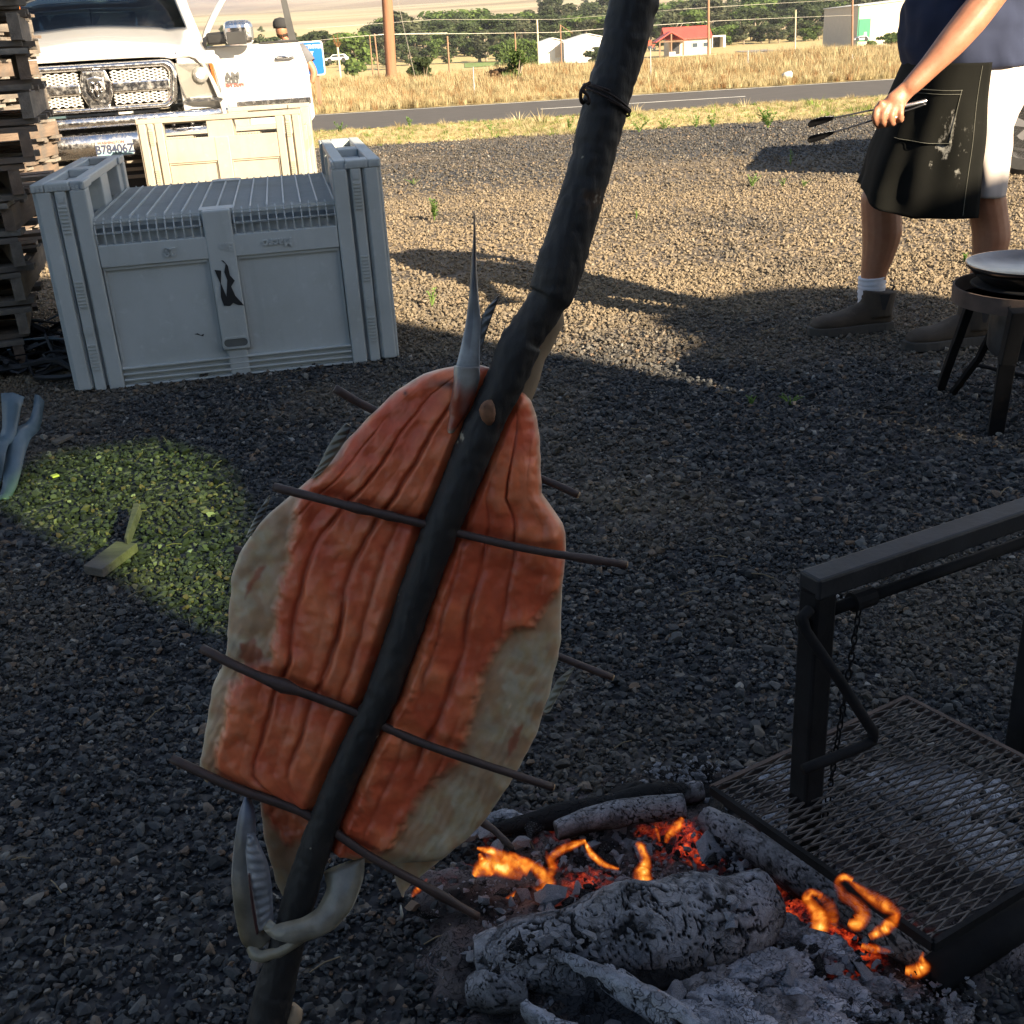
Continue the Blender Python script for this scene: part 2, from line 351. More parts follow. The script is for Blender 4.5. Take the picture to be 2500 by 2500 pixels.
# grass: tufts scattered ---------------------------------------------
def tuft_coll(name, mats, n=14, h=1.0, w=.02, spread=.12, lean=.35, kinds=4, heads=False):
    cl = bpy.data.collections.new(name)
    for k in range(kinds):
        b_ = MB()
        for i in range(n):
            a = random.uniform(0, 6.28); r_ = spread*random.random(); p = Vector((math.cos(a)*r_, math.sin(a)*r_, 0)); hh = h*random.uniform(.45, 1)
            d = Vector((math.cos(a), math.sin(a), 0))*lean*hh*random.uniform(.2, 1); s = Vector((-math.sin(a+random.uniform(-1, 1)), math.cos(a), 0)).normalized()*w
            q1 = p+Vector((0, 0, hh*.55))+d*.35; q2 = p+Vector((0, 0, hh))+d
            b_.add([p-s, p+s, q1+s*.8, q1-s*.8, q2], [(0, 1, 2, 3), (3, 2, 4)])
            if heads and random.random() < .5:
                b_.add([q2-s*1.6, q2+Vector((0, 0, -.12*h)), q2+s*1.6, q2+Vector((0, 0, .1*h))], [(0, 1, 2, 3)])
        me = b_.mesh(name); me.materials.append(mats[k % len(mats)]); cl.objects.link(bpy.data.objects.new(name, me))
    return cl
def grass_mat(name, c1, c2, tr=.25):
    m_, t, b = new_mat(name); oi = t.nodes.new('ShaderNodeObjectInfo'); geo = t.nodes.new('ShaderNodeNewGeometry'); n = noise_tex(t, .35, 3, vec=geo.outputs[0])
    ad = nd(t, 'ShaderNodeMath', operation='ADD'); t.links.new(oi.outputs['Random'], ad.inputs[0]); t.links.new(n.outputs[0], ad.inputs[1]); hv = nd(t, 'ShaderNodeMath', operation='MULTIPLY'); t.links.new(ad.outputs[0], hv.inputs[0]); hv.inputs[1].default_value = .5
    col = ramp(t, hv.outputs[0], [(.25, c1), (.75, c2)]); t.links.new(col, b.inputs[0]); b.inputs['Roughness'].default_value = .8; b.inputs['Specular IOR Level'].default_value = .15
    tl = t.nodes.new('ShaderNodeBsdfTranslucent'); t.links.new(col, tl.inputs[0]); ms = t.nodes.new('ShaderNodeMixShader'); ms.inputs[0].default_value = tr
    t.links.new(b.outputs[0], ms.inputs[1]); t.links.new(tl.outputs[0], ms.inputs[2]); t.links.new(ms.outputs[0], t.nodes['Material Output'].inputs[0]); return m_
M_dry = grass_mat('dry_grass', (.25, .195, .10), (.40, .33, .18)); M_dry2 = grass_mat('straw', (.33, .275, .15), (.47, .40, .24)); M_green = grass_mat('green_weed', (.07, .12, .02), (.17, .24, .05)); M_brown = grass_mat('brown_weed', (.2, .11, .05), (.34, .2, .09))
tall = tuft_coll('tall_grass_shapes', [M_dry, M_dry2, M_dry, M_brown, M_dry2], 34, 1.0, .016, .5, .45, 5, heads=False)
short = tuft_coll('short_grass_shapes', [M_dry2, M_dry, M_green, M_dry2], 26, 1.0, .03, .9, 1.1, 4)
n = 22000; x = rng.uniform(-24, 24, n); y = far_y(x)+.35+rng.uniform(0, 1, n)**1.2*15
keep = np.abs(x) < .55*y+4; x, y = x[keep], y[keep]
hgt = .16+.20*np.clip((y-23.5)/5, 0, 1); nn = np.array([mn.noise(Vector((a*.35, b*.35, 0))) for a, b in zip(x, y)]); nn2 = np.array([mn.noise(Vector((a*1.7, b*1.2, 5))) for a, b in zip(x, y)])
hgt *= (1+.55*nn+.35*nn2)*rng.uniform(.75, 1.2, len(x))
scatter('tall_dry_grass', np.stack([x, y, np.zeros(len(x))], 1), hgt, tall, tilt=.25)
n = 9000; x = rng.uniform(-9, 10, n); y = rng.uniform(gy[-1]-.25, 17.9, n); keep = (y < near_y(x)-.02) & (np.abs(x) < .5*y+2.5); x, y = x[keep], y[keep]
hg = .028+.03*rng.random(len(x))**2+.05*np.clip(np.array([mn.noise(Vector((a*.8, b*.8, 0))) for a, b in zip(x, y)]), 0, 1); hg = np.where(rng.random(len(x)) < .015, hg*2.6, hg)
scatter('verge_grass', np.stack([x, y, np.zeros(len(x))], 1), hg, short, tilt=.3)
n = 9000; y = 38+rng.random(n)**1.3*190; x = rng.uniform(-1, 1, n)*(.52*y+6)
scatter('field_grass', np.stack([x, y, np.array([terr(a, b) for a, b in zip(x, y)])], 1), rng.uniform(.1, .38, n)*(1+y/120), tall, tilt=.25)
# ================================================================== TREES
def leaf_mat(name, c1, c2):
    m_, t, b = new_mat(name); at = t.nodes.new('ShaderNodeAttribute'); at.attribute_name = 'tone'
    col = ramp(t, at.outputs['Fac'], [(0, c1), (1, c2)]); oi = t.nodes.new('ShaderNodeObjectInfo'); col = mix(t, 1, col, ramp(t, oi.outputs['Random'], [(0, .75), (1, 1.3)]), 'MULTIPLY')
    t.links.new(col, b.inputs[0]); b.inputs['Roughness'].default_value = .75; b.inputs['Specular IOR Level'].default_value = .2
    tl = t.nodes.new('ShaderNodeBsdfTranslucent'); t.links.new(col, tl.inputs[0]); ms = t.nodes.new('ShaderNodeMixShader'); ms.inputs[0].default_value = .42
    t.links.new(b.outputs[0], ms.inputs[1]); t.links.new(tl.outputs[0], ms.inputs[2]); t.links.new(ms.outputs[0], t.nodes['Material Output'].inputs[0]); return m_
M_leafA = leaf_mat('leaf_green', (.034, .050, .022), (.085, .112, .045)); M_leafB = leaf_mat('leaf_olive', (.050, .060, .034), (.115, .125, .068)); M_leafC = leaf_mat('leaf_bright', (.045, .08, .02), (.12, .17, .045))
M_bark = simple('bark', (.24, .19, .14), .9, var=.3, scale=4, bump=.5, bd=.03)
def crown_mesh(seed, H, Wd, n, leaf, low=.25, shape='round'):
    r_ = random.Random(seed); vs = []; fs = []; tone = []
    if shape == 'round':
        blobs = []
        for i in range(11):
            a = r_.uniform(0, 6.28); q = r_.random(); zz = low+(1-low)*(.12+.78*r_.random()); rad = Wd*.5*(1-abs(zz-.55)*1.1)*.75
            blobs.append((Vector((math.cos(a)*rad*q, math.sin(a)*rad*q, zz*H)), Wd*r_.uniform(.14, .25), H*r_.uniform(.09, .17)))
    elif shape == 'hedge':
        blobs = None
    for i in range(n):
        if blobs is not None:
            c, rw, rh = r_.choice(blobs); d = Vector((r_.gauss(0, 1), r_.gauss(0, 1), r_.gauss(0, 1))).normalized(); p = c+Vector((d.x*rw, d.y*rw, d.z*rh))*r_.random()**.35
        else: p = Vector((r_.uniform(-.5, .5)*Wd, r_.uniform(-.5, .5)*Wd*.3, r_.random()**.8*H)); d = Vector((r_.gauss(0, 1), r_.gauss(0, 1), r_.gauss(0, 1))).normalized(); p.z += .05*H*math.sin(p.x*5)
        nrm = (d+Vector((r_.gauss(0, .6), r_.gauss(0, .6), r_.gauss(0, .6)))).normalized(); a = nrm.orthogonal().normalized(); b2 = nrm.cross(a); s = leaf*r_.uniform(.5, 1.2); k = len(vs)
        vs += [p+a*s, p+b2*s*.7, p-a*s, p-b2*s*.7]; fs.append((k, k+1, k+2, k+3)); q = r_.random(); tone += [q]*4
    me = bpy.data.meshes.new('crown'); me.from_pydata([tuple(v) for v in vs], [], fs); at = me.attributes.new('tone', 'FLOAT', 'POINT'); at.data.foreach_set('value', tone); return me
def trunk_mesh(seed, H, r0, limbs=5, pale=False):
    r_ = random.Random(seed+99); b_ = MB(); top = Vector((r_.uniform(-.06, .06)*H, 0, H*.72)); mid = Vector((r_.uniform(-.05, .05)*H, 0, H*.35))
    b_.tube(resample([(0, 0, -.4), mid, top], 6), [r0*1.3, r0, r0*.85, r0*.7, r0*.5, r0*.25], 7)
    for i in range(limbs):
        z = H*r_.uniform(.22, .6); a = r_.uniform(0, 6.28); L = H*r_.uniform(.15, .3); p = Vector((mid.x*z/(H*.35) if z < H*.35 else mid.x, 0, z))
        b_.tube([p, p+Vector((math.cos(a)*L*.5, math.sin(a)*L*.5, L*.45)), p+Vector((math.cos(a)*L*.8, math.sin(a)*L*.8, L*1.0))], [r0*.4, r0*.28, r0*.1], 5)
    return b_.mesh('trunk', True)
TREES = []
for k, (H, Wd, n, leaf, mt) in enumerate(((10, 9, 2400, .33, M_leafA), (11.5, 8, 2400, .33, M_leafB), (8, 8.5, 1300, .4, M_leafC), (9.5, 6.5, 1200, .38, M_leafA), (7, 6, 1000, .36, M_leafB))):
    cm = crown_mesh(k*7+1, H, Wd, n, leaf*1.1, low=.06); cm.materials.append(mt); tm = trunk_mesh(k, H, .26+.02*k); tm.materials.append(M_bark); TREES.append((cm, tm, H))
def tree(x, y, h, kind, label, group, name='tree', z=None, stretch=1.0):
    cm, tm, H = TREES[kind]; t_ = thing(name, label, 'tree', (x, y, terr(x, y) if z is None else z), random.uniform(0, 6.28), group)
    t_.scale = (h/H*stretch, h/H*stretch, h/H); link_mesh('crown', cm, None, t_); link_mesh('trunk', tm, None, t_); return t_
r_ = random.Random(5); kl = ['dark green broad tree in the wood along the creek', 'grey-green tall tree with showing limbs in the wood along the creek', 'bright green rounded tree in the wood along the creek', 'narrow dark green tree in the wood along the creek', 'small olive tree in the wood along the creek']
def xat(px, Y): return AY(px, 90, Y).x
for row, (Y, px0, px1, step, h0, h1) in enumerate(((300, 600, 2560, 22, 3.2, 5.2), (330, 560, 2560, 34, 6, 9.0), (365, 540, 2560, 34, 7.5, 11), (420, 900, 2560, 32, 8.5, 13.5), (520, 1300, 2600, 60, 8, 12))):
    px = px0
    while px < px1:
        px += step*r_.uniform(.58, 1.25)
        if row == 0 and (px < 700 or 1380 < px < 1600): continue
        yy = Y+r_.uniform(-22, 22); k = r_.choice((0, 0, 1, 1, 2, 3, 3, 4)); h = r_.uniform(h0, h1)*(.72 if px < 900 else 1)
        tree(xat(px, yy), yy, h, k, kl[k], 'trees in the wood along the creek', stretch=r_.uniform(1.3, 1.9))
tree(xat(860, 235), 235, 9.0, 2, 'large bright green tree left of the brown utility pole', None, stretch=1.25)
tree(xat(775, 290), 290, 9.5, 0, 'dark green tree rising behind the blue road sign', None, stretch=1.2)
tree(xat(1730, 270), 270, 3.0, 4, 'small round tree alone in the field right of the red roof', None)
# bushes near the pole, hillside scrub
def bush(px, Y, h, w, mt, label, group=None, seed=0, py=150, n=1400, leaf=.11, z=None):
    x = AY(px, py, Y).x; t_ = thing('bush', label, 'bush', (x, Y, terr(x, Y) if z is None else z), 0, group)
    cm = crown_mesh(seed+50, h, w, n, leaf, low=.05); cm.name = 'foliage'; cm.materials.append(mt); link_mesh('foliage', cm, None, t_)
    b_ = MB(); rr = random.Random(seed)
    for i in range(5): a = rr.uniform(0, 6.28); b_.tube([(0, 0, -.05), (math.cos(a)*w*.15, math.sin(a)*w*.15, h*.4), (math.cos(a)*w*.3, math.sin(a)*w*.3, h*.8)], [.03, .02, .008], 5)
    b_.build('stem', M_bark, t_); return t_
bush(1033, 56, 1.45, 1.5, M_leafA, 'round dark green bush right of the brown utility pole', seed=1)
bush(1258, 30, 1.0, .9, M_leafC, 'tall pale weed bush at the road edge left of the roasting stick', seed=2, n=700, leaf=.06)
bush(1232, 30.5, .55, 1.1, leaf_mat('leaf_rust', (.12, .07, .04), (.22, .14, .08)), 'brown dried bush beside the pale weed at the road edge', seed=3, n=900, leaf=.05)
bush(1444, 235, 3.2, 4.5, M_leafA, 'dark bush against the white metal shed', seed=4, n=900, leaf=.25)
bush(2185, 200, 2.4, 9, M_leafC, 'bright green shrubs before the green-doored shed', seed=5, n=1500, leaf=.3)
bush(2120, 200, 1.4, 3, M_leafC, 'small green shrub at the corner of the green-doored shed', seed=6, n=600, leaf=.25)
bush(1215, 232, 1.3, 2.2, M_leafA, 'low dark bush at the left foot of the tall hedge', seed=7, n=400, leaf=.2)
for i, (px, Y) in enumerate(((480, 500), (545, 520), (610, 470), (700, 640), (960, 520), (1010, 560), (1045, 540), (1090, 600), (1130, 545), (640, 560), (1320, 900), (1345, 910), (1370, 905), (1430, 880), (1470, 880), (560, 430), (600, 440), (500, 430), (660, 425), (720, 430))):
    x = xat(px, Y); big = i >= 15
    tree(x, Y, (5.5 if big else 4.2)*(1.6 if Y > 800 else 1), 0 if big else 3, 'dark scrub tree scattered on the dry hillside above the wood', 'scrub trees on the dry hillside', name='scrub_tree', stretch=1.3)
# tall clipped hedge (px 1220-1320)
x0, x1 = AY(1222, 140, 236).x, AY(1316, 140, 236).x; hd = thing('hedge', 'tall dense bright green hedge left of the white sheds', 'hedge', ((x0+x1)/2, 236, terr(0, 236)-.3))
cm = crown_mesh(77, 5.0, x1-x0, 5200, .28, shape='hedge'); cm.materials.append(M_leafC); cm.name = 'foliage'; link_mesh('foliage', cm, None, hd)
# ================================================================== FAR THINGS
M_white = simple('white_metal_siding', (.58, .57, .54), .5, var=.05, scale=1, bump=.1, bd=.02)
M_cream = simple('cream_siding', (.50, .43, .34), .6, var=.06, scale=1, bump=.1)
M_redroof = simple('red_metal_roof', (.5, .07, .05), .5, var=.12, scale=.6, bump=0)
M_greendoor = simple('green_door_paint', (.03, .2, .11), .5, var=.08, scale=1, bump=0)
M_dark = simple('dark_opening', (.03, .03, .035), .5, var=.1, bump=0)
M_wood_far = simple('weathered_post_wood', (.22, .13, .08), .9, var=.25, scale=3, bump=.4, bd=.02, stretch=(4, 4, .5))
M_polewood = simple('brown_pole_wood', (.23, .105, .055), .8, var=.22, scale=2.5, bump=.5, bd=.012, stretch=(6, 6, .35))
M_grey = simple('grey_steel', (.4, .4, .4), .5, .3, var=.1, bump=0)
M_win = simple('far_window_glass', (.05, .07, .09), .15, var=.1, bump=0)
def shed(px0, px1, Y, pbase, ptop, pridge, depth, label, mat, roofm, cat='shed', name='metal_shed', parts=None, ridge_at=.5):
    pm = (px0+px1)/2; A, B = AY(px0, pbase, Y), AY(px1, pbase, Y); z0 = AY(pm, pbase, Y).z; z1 = AY(pm, ptop, Y).z; z2 = AY(px0+(px1-px0)*ridge_at, pridge, Y).z
    t_ = thing(name, label, cat, ((A.x+B.x)/2, Y, z0)); w = B.x-A.x; h = z1-z0; hr = z2-z0; xr = -w/2+w*ridge_at
    b_ = MB(); b_.prism([(-w/2, 0, -1), (w/2, 0, -1), (w/2, 0, h), (xr, 0, hr), (-w/2, 0, h)], (0, depth, 0)); b_.build('wall', mat, t_)
    b_ = MB(); e = .25
    for s in (-1, 1):
        xe = s*(w/2+e); ze = h-(hr-h)*e/(w/2)
        b_.prism([(xr, -e, hr+.05), (xe, -e, ze+.05), (xe, -e, ze+.2), (xr, -e, hr+.2)], (0, depth+2*e, 0))
    b_.build('roof', roofm, t_); return t_, w, h, hr
t_, w, h, hr = shed(1318, 1384, 243, 141, 104, 94, 14, 'smaller white gabled metal shed right of the tall hedge', M_white, M_white)
d_ = MB(); d_.bx((.4, -.06, 0), (1.4, .0, 2.1)); d_.build('door', M_cream, t_); MB().bx((-2.2, -.06, -.2), (-1.0, 0, .9)).build('vent', M_grey, t_)
t_, w, h, hr = shed(1378, 1500, 240, 139, 100, 84, 16, 'larger white gabled metal shed half hidden by the roasting stick', M_white, M_white)
MB().bx((-1.2, -.06, 0), (.2, 0, 2.4)).build('door', M_cream, t_)
t_, w, h, hr = shed(2093, 2330, 215, 97, 8, -14, 22, 'large cream metal building with a green sliding door', M_cream, M_white, name='metal_building', cat='building', ridge_at=.98)
MB().bx((-w/2+.15, -.12, .2), (-w/2+2.2, -.02, 3.9)).build('sliding_door', M_greendoor, t_); MB().bx((-w/2+1.1, -.16, 1.1), (-w/2+1.6, -.13, 1.7)).build('sign_panel', M_white, t_)
MB().bx((-w/2-.12, -.1, -.4), (-w/2+.05, 0, h-.1)).build('corner_trim', M_greendoor, t_)
# red-roofed house
Y = 250; A, B = AY(1606, 127, Y), AY(1735, 127, Y); z0 = AY(1670, 128, Y).z; w = B.x-A.x; hs = thing('red_roof_house', 'low cream house with a red metal roof and a timber gable porch', 'house', ((A.x+B.x)/2, Y, z0-.2))
b_ = MB(); b_.bx((-w/2+2.5, 0, -.5), (w/2, 8, 2.9)); b_.build('wall', M_cream, hs)
b_ = MB(); b_.prism([(-w/2+1.5, -.6, 2.75), (-w/2+1.5, 4, 5.0), (-w/2+1.5, 8.6, 2.75), (-w/2+1.5, 8.6, 2.9), (-w/2+1.5, 4, 5.2), (-w/2+1.5, -.6, 2.95)], (w-1.2, 0, 0)); b_.build('roof', M_redroof, hs)
pr = MB(); pr.prism([(-w/2-.8, -3.2, 2.4), (-w/2+2.4, -3.2, 4.2), (-w/2+5.6, -3.2, 2.4), (-w/2+5.6, -3.2, 2.6), (-w/2+2.4, -3.2, 4.45), (-w/2-.8, -3.2, 2.6)], (0, 5.5, 0)); pr.build('porch_roof', M_redroof, hs)
for xx in (-w/2, -w/2+2.4, -w/2+4.9): MB().bx((xx-.14, -3.0, -.3), (xx+.14, -2.7, 2.55 if abs(xx+w/2-2.4) > .1 else 4.0)).build('porch_post', M_wood_far, hs)
MB().bx((-w/2, -3.02, 2.4), (-w/2+4.9, -2.72, 2.62)).build('porch_beam', M_wood_far, hs)
MB().bx((-w/2+2.6, -.02, 0), (-w/2+4.6, -.08, 2.2)).build('doorway', M_dark, hs)
for xx in (1.6, 3.9): f_ = MB().bx((xx, -.07, 1.0), (xx+1.3, -.01, 2.0)).build('window_frame', M_white, hs); MB().bx((xx+.12, -.1, 1.1), (xx+1.18, -.08, 1.9)).build('pane', M_win, f_)
MB().bx((-w/2+1.9, -3.3, -.4), (-w/2+3.2, -2.4, .5)).build('white_step', M_white, hs)
def farbox(name, cat, label, px0, px1, py0, py1, Y, depth, mat): 
    A, B = AY(px0, py1, Y), AY(px1, py0, Y); t_ = thing(name, label, cat, ((A.x+B.x)/2, Y, A.z)); w, h = B.x-A.x, B.z-A.z; return t_, w, h
t_, w, h = farbox('carport', 'carport', 'small white open-fronted shelter right of the red roof', 1738, 1772, 85, 112, 255, 4, M_white)
MB().bx((-w/2, 0, h-.3), (w/2, 4, h)).build('roof', M_white, t_); MB().bx((w/2-.5, .05, -.4), (w/2, 4, h-.3)).build('side_wall', M_white, t_); MB().bx((-w/2, 3.8, -.4), (w/2-.5, 4, h-.3)).build('back_wall', M_dark, t_); MB().bx((-w/2, .05, -.4), (-w/2+.2, .25, h-.3)).build('post', M_white, t_)
M_redp = simple('red_vehicle_paint', (.5, .08, .04), .4, bump=0)
t_, w, h = farbox('red_tractor', 'tractor', 'small red farm tractor beside the timber porch', 1583, 1600, 104, 122, 248, 2, M_redp)
MB().bx((-w/2, 0, .4), (w/2*.9, 1.2, 1.0)).build('body', M_redp, t_); MB().bx((-w/2, .1, 1.0), (0, 1.1, 1.8)).build('cab', M_redp, t_)
for xx, rr in ((-w/4, .5), (w/3, .32)): MB().lathe([(rr*.4, 0), (rr, .05), (rr, .25), (rr*.4, .3)], (xx, -.25, rr-.1), 14, 'y').build('wheel', M_dark, t_)
# far cars, trailer
M_glass_dark = simple('dark_car_glass', (.04, .05, .06), .08, var=.05, bump=0, coat=.5)
M_tyre = simple('tyre_rubber', (.03, .03, .03), .85, var=.2, scale=20, bump=.2)
M_carwhite = simple('white_car_paint', (.76, .76, .75), .3, var=.02, bump=0, coat=.6)
M_rim = simple('silver_rim', (.6, .6, .62), .3, .8, var=.05, bump=0)
def car_small(px, py, Y, L, label, flip=1):
    p = AY(px, py, Y); t_ = thing('parked_car', label, 'car', (p.x, Y, p.z)); H_ = L*.33
    pr = [(-L/2, .25*H_), (-L/2, .55*H_), (-L*.3, .62*H_), (L/2, .6*H_), (L/2, .25*H_)]
    MB().prism([(x*flip, 0, z) for x, z in pr], (0, 1.8, 0)).build('body', M_carwhite, t_, bevel=.08)
    pr = [(-L*.3, .6*H_), (-L*.16, .97*H_), (L*.34, H_), (L*.46, .6*H_)]
    MB().prism([(x*flip, .1, z) for x, z in pr], (0, 1.6, 0)).build('roof', M_carwhite, t_, bevel=.06)
    pr = [(-L*.25, .63*H_), (-L*.14, .9*H_), (L*.32, .92*H_), (L*.4, .63*H_)]
    MB().prism([(x*flip, .06, z) for x, z in pr], (0, .03, 0)).build('side_window', M_glass_dark, t_)
    for xx in (-L*.31, L*.31): MB().lathe([(.1, -.02), (.33, -.02), (.33, .2), (.1, .2)], (xx, -.02, .3), 14, 'y').build('wheel', M_tyre, t_)
    return t_
car_small(2044, 99, 330, 4.9, 'white SUV parked before a box trailer left of the cream building'); car_small(2104, 100.5, 212, 2.6, 'small white car parked at the green sliding door')
car_small(822, 152, 180, 3.4, 'white car partly hidden right of the blue road sign')
t_, w, h = farbox('box_trailer', 'trailer', 'grey-white box trailer behind the white SUV', 2040, 2072, 75, 98, 336, 3, M_white)
MB().bx((-w/2, 0, .5), (w/2, 5, h)).build('body', simple('trailer_grey', (.42, .43, .46), .6, bump=0), t_); MB().lathe([(.1, 0), (.4, 0), (.4, .2), (.1, .2)], (0, -.1, .4), 12, 'y').build('wheel', M_tyre, t_)
# farm tracks
M_track = simple('grey_gravel_track', (.2, .18, .16), 1, var=.2, scale=1, bump=0)
def track(name, pts, wdt, mat):
    L = []
    P = resample([(AY(px, 100, Y).x, Y, 0) for px, Y in pts], 24)
    for p in P: L.append([(p.x-wdt/2, p.y, terr(p.x-wdt/2, p.y)+.12), (p.x+wdt/2, p.y, terr(p.x+wdt/2, p.y)+.12)])
    return tag(MB().grid(L).build(name, mat), kind='structure')
track('farm_track', [(1560, 110), (1640, 150), (1790, 195), (1900, 226), (1830, 262)], 7, M_track)
def flat_patch(name, px0, px1, Y0, Y1, mat):
    L = [[(x, y, terr(x, y)+.1) for x in np.linspace(AY(px0, 100, y).x, AY(px1, 100, y).x, 8)] for y in np.linspace(Y0, Y1, 6)]
    return tag(MB().grid(L).build(name, mat), kind='structure')
flat_patch('farm_yard', 1380, 1560, 212, 238, M_track); flat_patch('farm_road', 1560, 2330, 150, 158, M_track)
M_greenfield = simple('green_crop', (.14, .2, .05), 1, var=.3, scale=.5, bump=0)
flat_patch('green_crop_field', 1130, 1222, 262, 285, M_greenfield); flat_patch('lawn', 1590, 1700, 232, 245, M_greenfield)
# ------------------------------------------------------------------ poles and wires
def post(px0, py0, px1, py1, Y, wpx, mat, label, name='fence_post', cat='post', group=None, arm=None, zb=-.5):
    a, b2 = AY(px0, py0, Y), AY(px1, py1, Y); r0 = wpx/2/ppm(Y, px0, py0); a = Vector(a); a.z = min(a.z, terr(a.x, Y)+zb)
    t_ = thing(name, label, cat, (a.x, a.y, a.z), 0, group); b_ = MB(); b_.tube([(0, 0, 0), (b2-a)*.5, (b2-a)], [r0*1.05, r0, r0*.88], 12, jit=.05); b_.build('shaft', mat, t_, smooth=True, angle=50); return t_, b2-a
up, top = post(952, 170, 921, -420, 36, 26, M_polewood, 'thick brown wooden utility pole in the grass across the road', 'utility_pole', 'utility pole')
b_ = MB(); b_.bar(top+Vector((-1.2, 0, -.5)), top+Vector((1.2, 0, -.5)), .1, .12); b_.build('crossarm', M_wood_far, up)
for q in (-1.05, -.4, .4, 1.05): MB().lathe([(.03, 0), (.05, .04), (.03, .1), (.045, .14), (0, .18)], top+Vector((q, 0, -.43)), 8).build('insulator', M_grey, up)
M_guy = simple('guy_steel', (.35, .3, .25), .6, .4, bump=0)
MB().tube([top*.62, Vector((1.0, -3.5, .5))], .006, 5).build('guy_wire', M_guy, up)
M_palepost = simple('pale_dry_post', (.5, .42, .3), .9, var=.2, scale=3, bump=.3)
posts = [(830, 180, 824, 115, 40, 6, M_palepost, 'short pale post with a broken top right of the blue road sign'), (910, 182, 902, 86, 41, 3.2, M_wood_far, 'thin dark post, left one of the pair left of the brown pole'), (926, 180, 914, 82, 42, 4, M_wood_far, 'leaning brown post, right one of the pair left of the brown pole'),
         (1097, 178, 1092, 88, 44, 4.5, M_wood_far, 'brown post right of the round dark bush'), (1261, 170, 1257, 78, 43, 4, M_wood_far, 'dark thin post in front of the tall hedge'), (1316, 158, 1311, 48, 52, 4.5, M_palepost, 'pale slim utility post left of the smaller white shed'),
         (1371, 170, 1368, 60, 46, 3.4, M_wood_far, 'dark slim post with a stay between the two white sheds'), (1730, 158, 1730, -60, 60, 6, M_wood_far, 'tall brown utility pole standing before the red-roofed house'),
         (1942, 110, 1943, 24, 120, 3.4, M_palepost, 'pale slim post in the field right of the red-roofed house'), (2082, 112, 2082, -60, 130, 5, M_wood_far, 'tall utility pole at the left corner of the cream building')]
PT = []
for a in posts:
    t_, tp = post(*a, name='utility_pole' if a[3] < 0 or a[3] < 60 and a[5] >= 4.4 and a[0] > 1300 else 'fence_post', cat='utility pole' if a[3] < 60 and a[0] > 1300 else 'post'); PT.append(t_)
t_ = PT[0]; b_ = MB(); tp = AY(824, 112, 40)-t_.location
for i in range(16): b_.bar(tp+Vector((0, 0, -.1)), tp+Vector((random.uniform(-.16, .16), random.uniform(-.1, .1), random.uniform(.05, .42))), .012, .012)
b_.build('dry_twigs', M_brown, t_)
t_ = PT[6]; tp = AY(1369, 62, 46)-t_.location; MB().bar(tp, tp+Vector((.45, 0, -.3)), .02, .02).build('stay', M_wood_far, t_)
M_wire = simple('wire', (.55, .52, .45), .6, .3, bump=0)
def wire(pts, label, r=.008, sag=0):
    P = [AY(px, py, Y) for px, py, Y in pts]; Q = resample(P, 16) if len(P) > 2 else [P[0].lerp(P[1], i/12) for i in range(13)]
    if sag: Q = [q-Vector((0, 0, sag*4*(i/(len(Q)-1))*(1-i/(len(Q)-1)))) for i, q in enumerate(Q)]
    o = MB().tube(Q, r, 4, cap=False).build('overhead_wire', M_wire); tag(o, label, 'wire', 'overhead wires across the field')
wire([(760, 100, 42), (924, 85, 42), (1092, 80, 44)], 'pale overhead wire between the blue sign and the pair of thin posts')
wire([(924, 84, 42), (1092, 82, 44), (1311, 80, 52), (1450, 74, 55), (1730, 52, 60), (2083, 37, 130)], 'long pale overhead wire crossing behind the roasting stick', sag=.0, r=.010)
wire([(750, 70, 60), (1040, 48, 60), (1311, 50, 60), (1730, 18, 60), (2083, -2, 130)], 'upper overhead wire crossing in front of the wood', r=.008)
for i, (px, py) in enumerate(((1156, 205), (1543, 180), (1589, 160), (2082, 175), (1827, 165), (1480, 190))):
    a = G(px, min(py+18, 215)); Y = 26+.8*i; t_, tp = post(px, py, px-1, py-42, Y, 2.6, M_grey, 'thin steel fence post standing in the tall dry grass', 'fence_post', 'post', 'thin steel fence posts in the dry grass', zb=-.2)
# ------------------------------------------------------------------ blue sign
Y = 24.6; A, B = AY(700, 180, Y), AY(791, 101, Y); sg = thing('road_sign', 'bright blue roadside information sign with white lettering', 'sign', (AY(745, 180, Y).x, Y, 0))
w = (AY(791, 140, Y).x-AY(694, 140, Y).x); z0, z1 = AY(745, 186, Y).z, AY(745, 101, Y).z; xo = (AY(791, 140, Y).x+AY(694, 140, Y).x)/2-sg.location.x
def rrect(x0, z0, x1, z1, r, y=0, n=5):
    out = []
    for cx, cz, a0 in ((x1-r, z1-r, 0), (x0+r, z1-r, 90), (x0+r, z0+r, 180), (x1-r, z0+r, 270)):
        for i in range(n+1): a = math.radians(a0+90*i/n); out.append((cx+r*math.cos(a), y, cz+r*math.sin(a)))
    return out
M_blue = simple('sign_blue', (.01, .13, .62), .45, var=.05, scale=2, bump=0)
MB().prism(rrect(xo-w/2, z0, xo+w/2, z1, .06), (0, .02, 0)).build('border', M_white, sg); MB().prism(rrect(xo-w/2+.025, z0+.025, xo+w/2-.025, z1-.025, .05, -.004), (0, .003, 0)).build('sign_face', M_blue, sg)
MX = lambda x, y, z: Matrix.Translation((x, y, z)) @ Matrix.Rotation(math.pi/2, 4, 'X')
text_mesh('lettering', 'TOURIST ACTIVITIES', .10, M_white, sg, MX(xo, -.008, z1-.11), .002, sx=.82, bold=.004); text_mesh('lettering', 'NEXT LEFT', .10, M_white, sg, MX(xo-.02, -.008, z1-.24), .002, sx=.9, bold=.004)
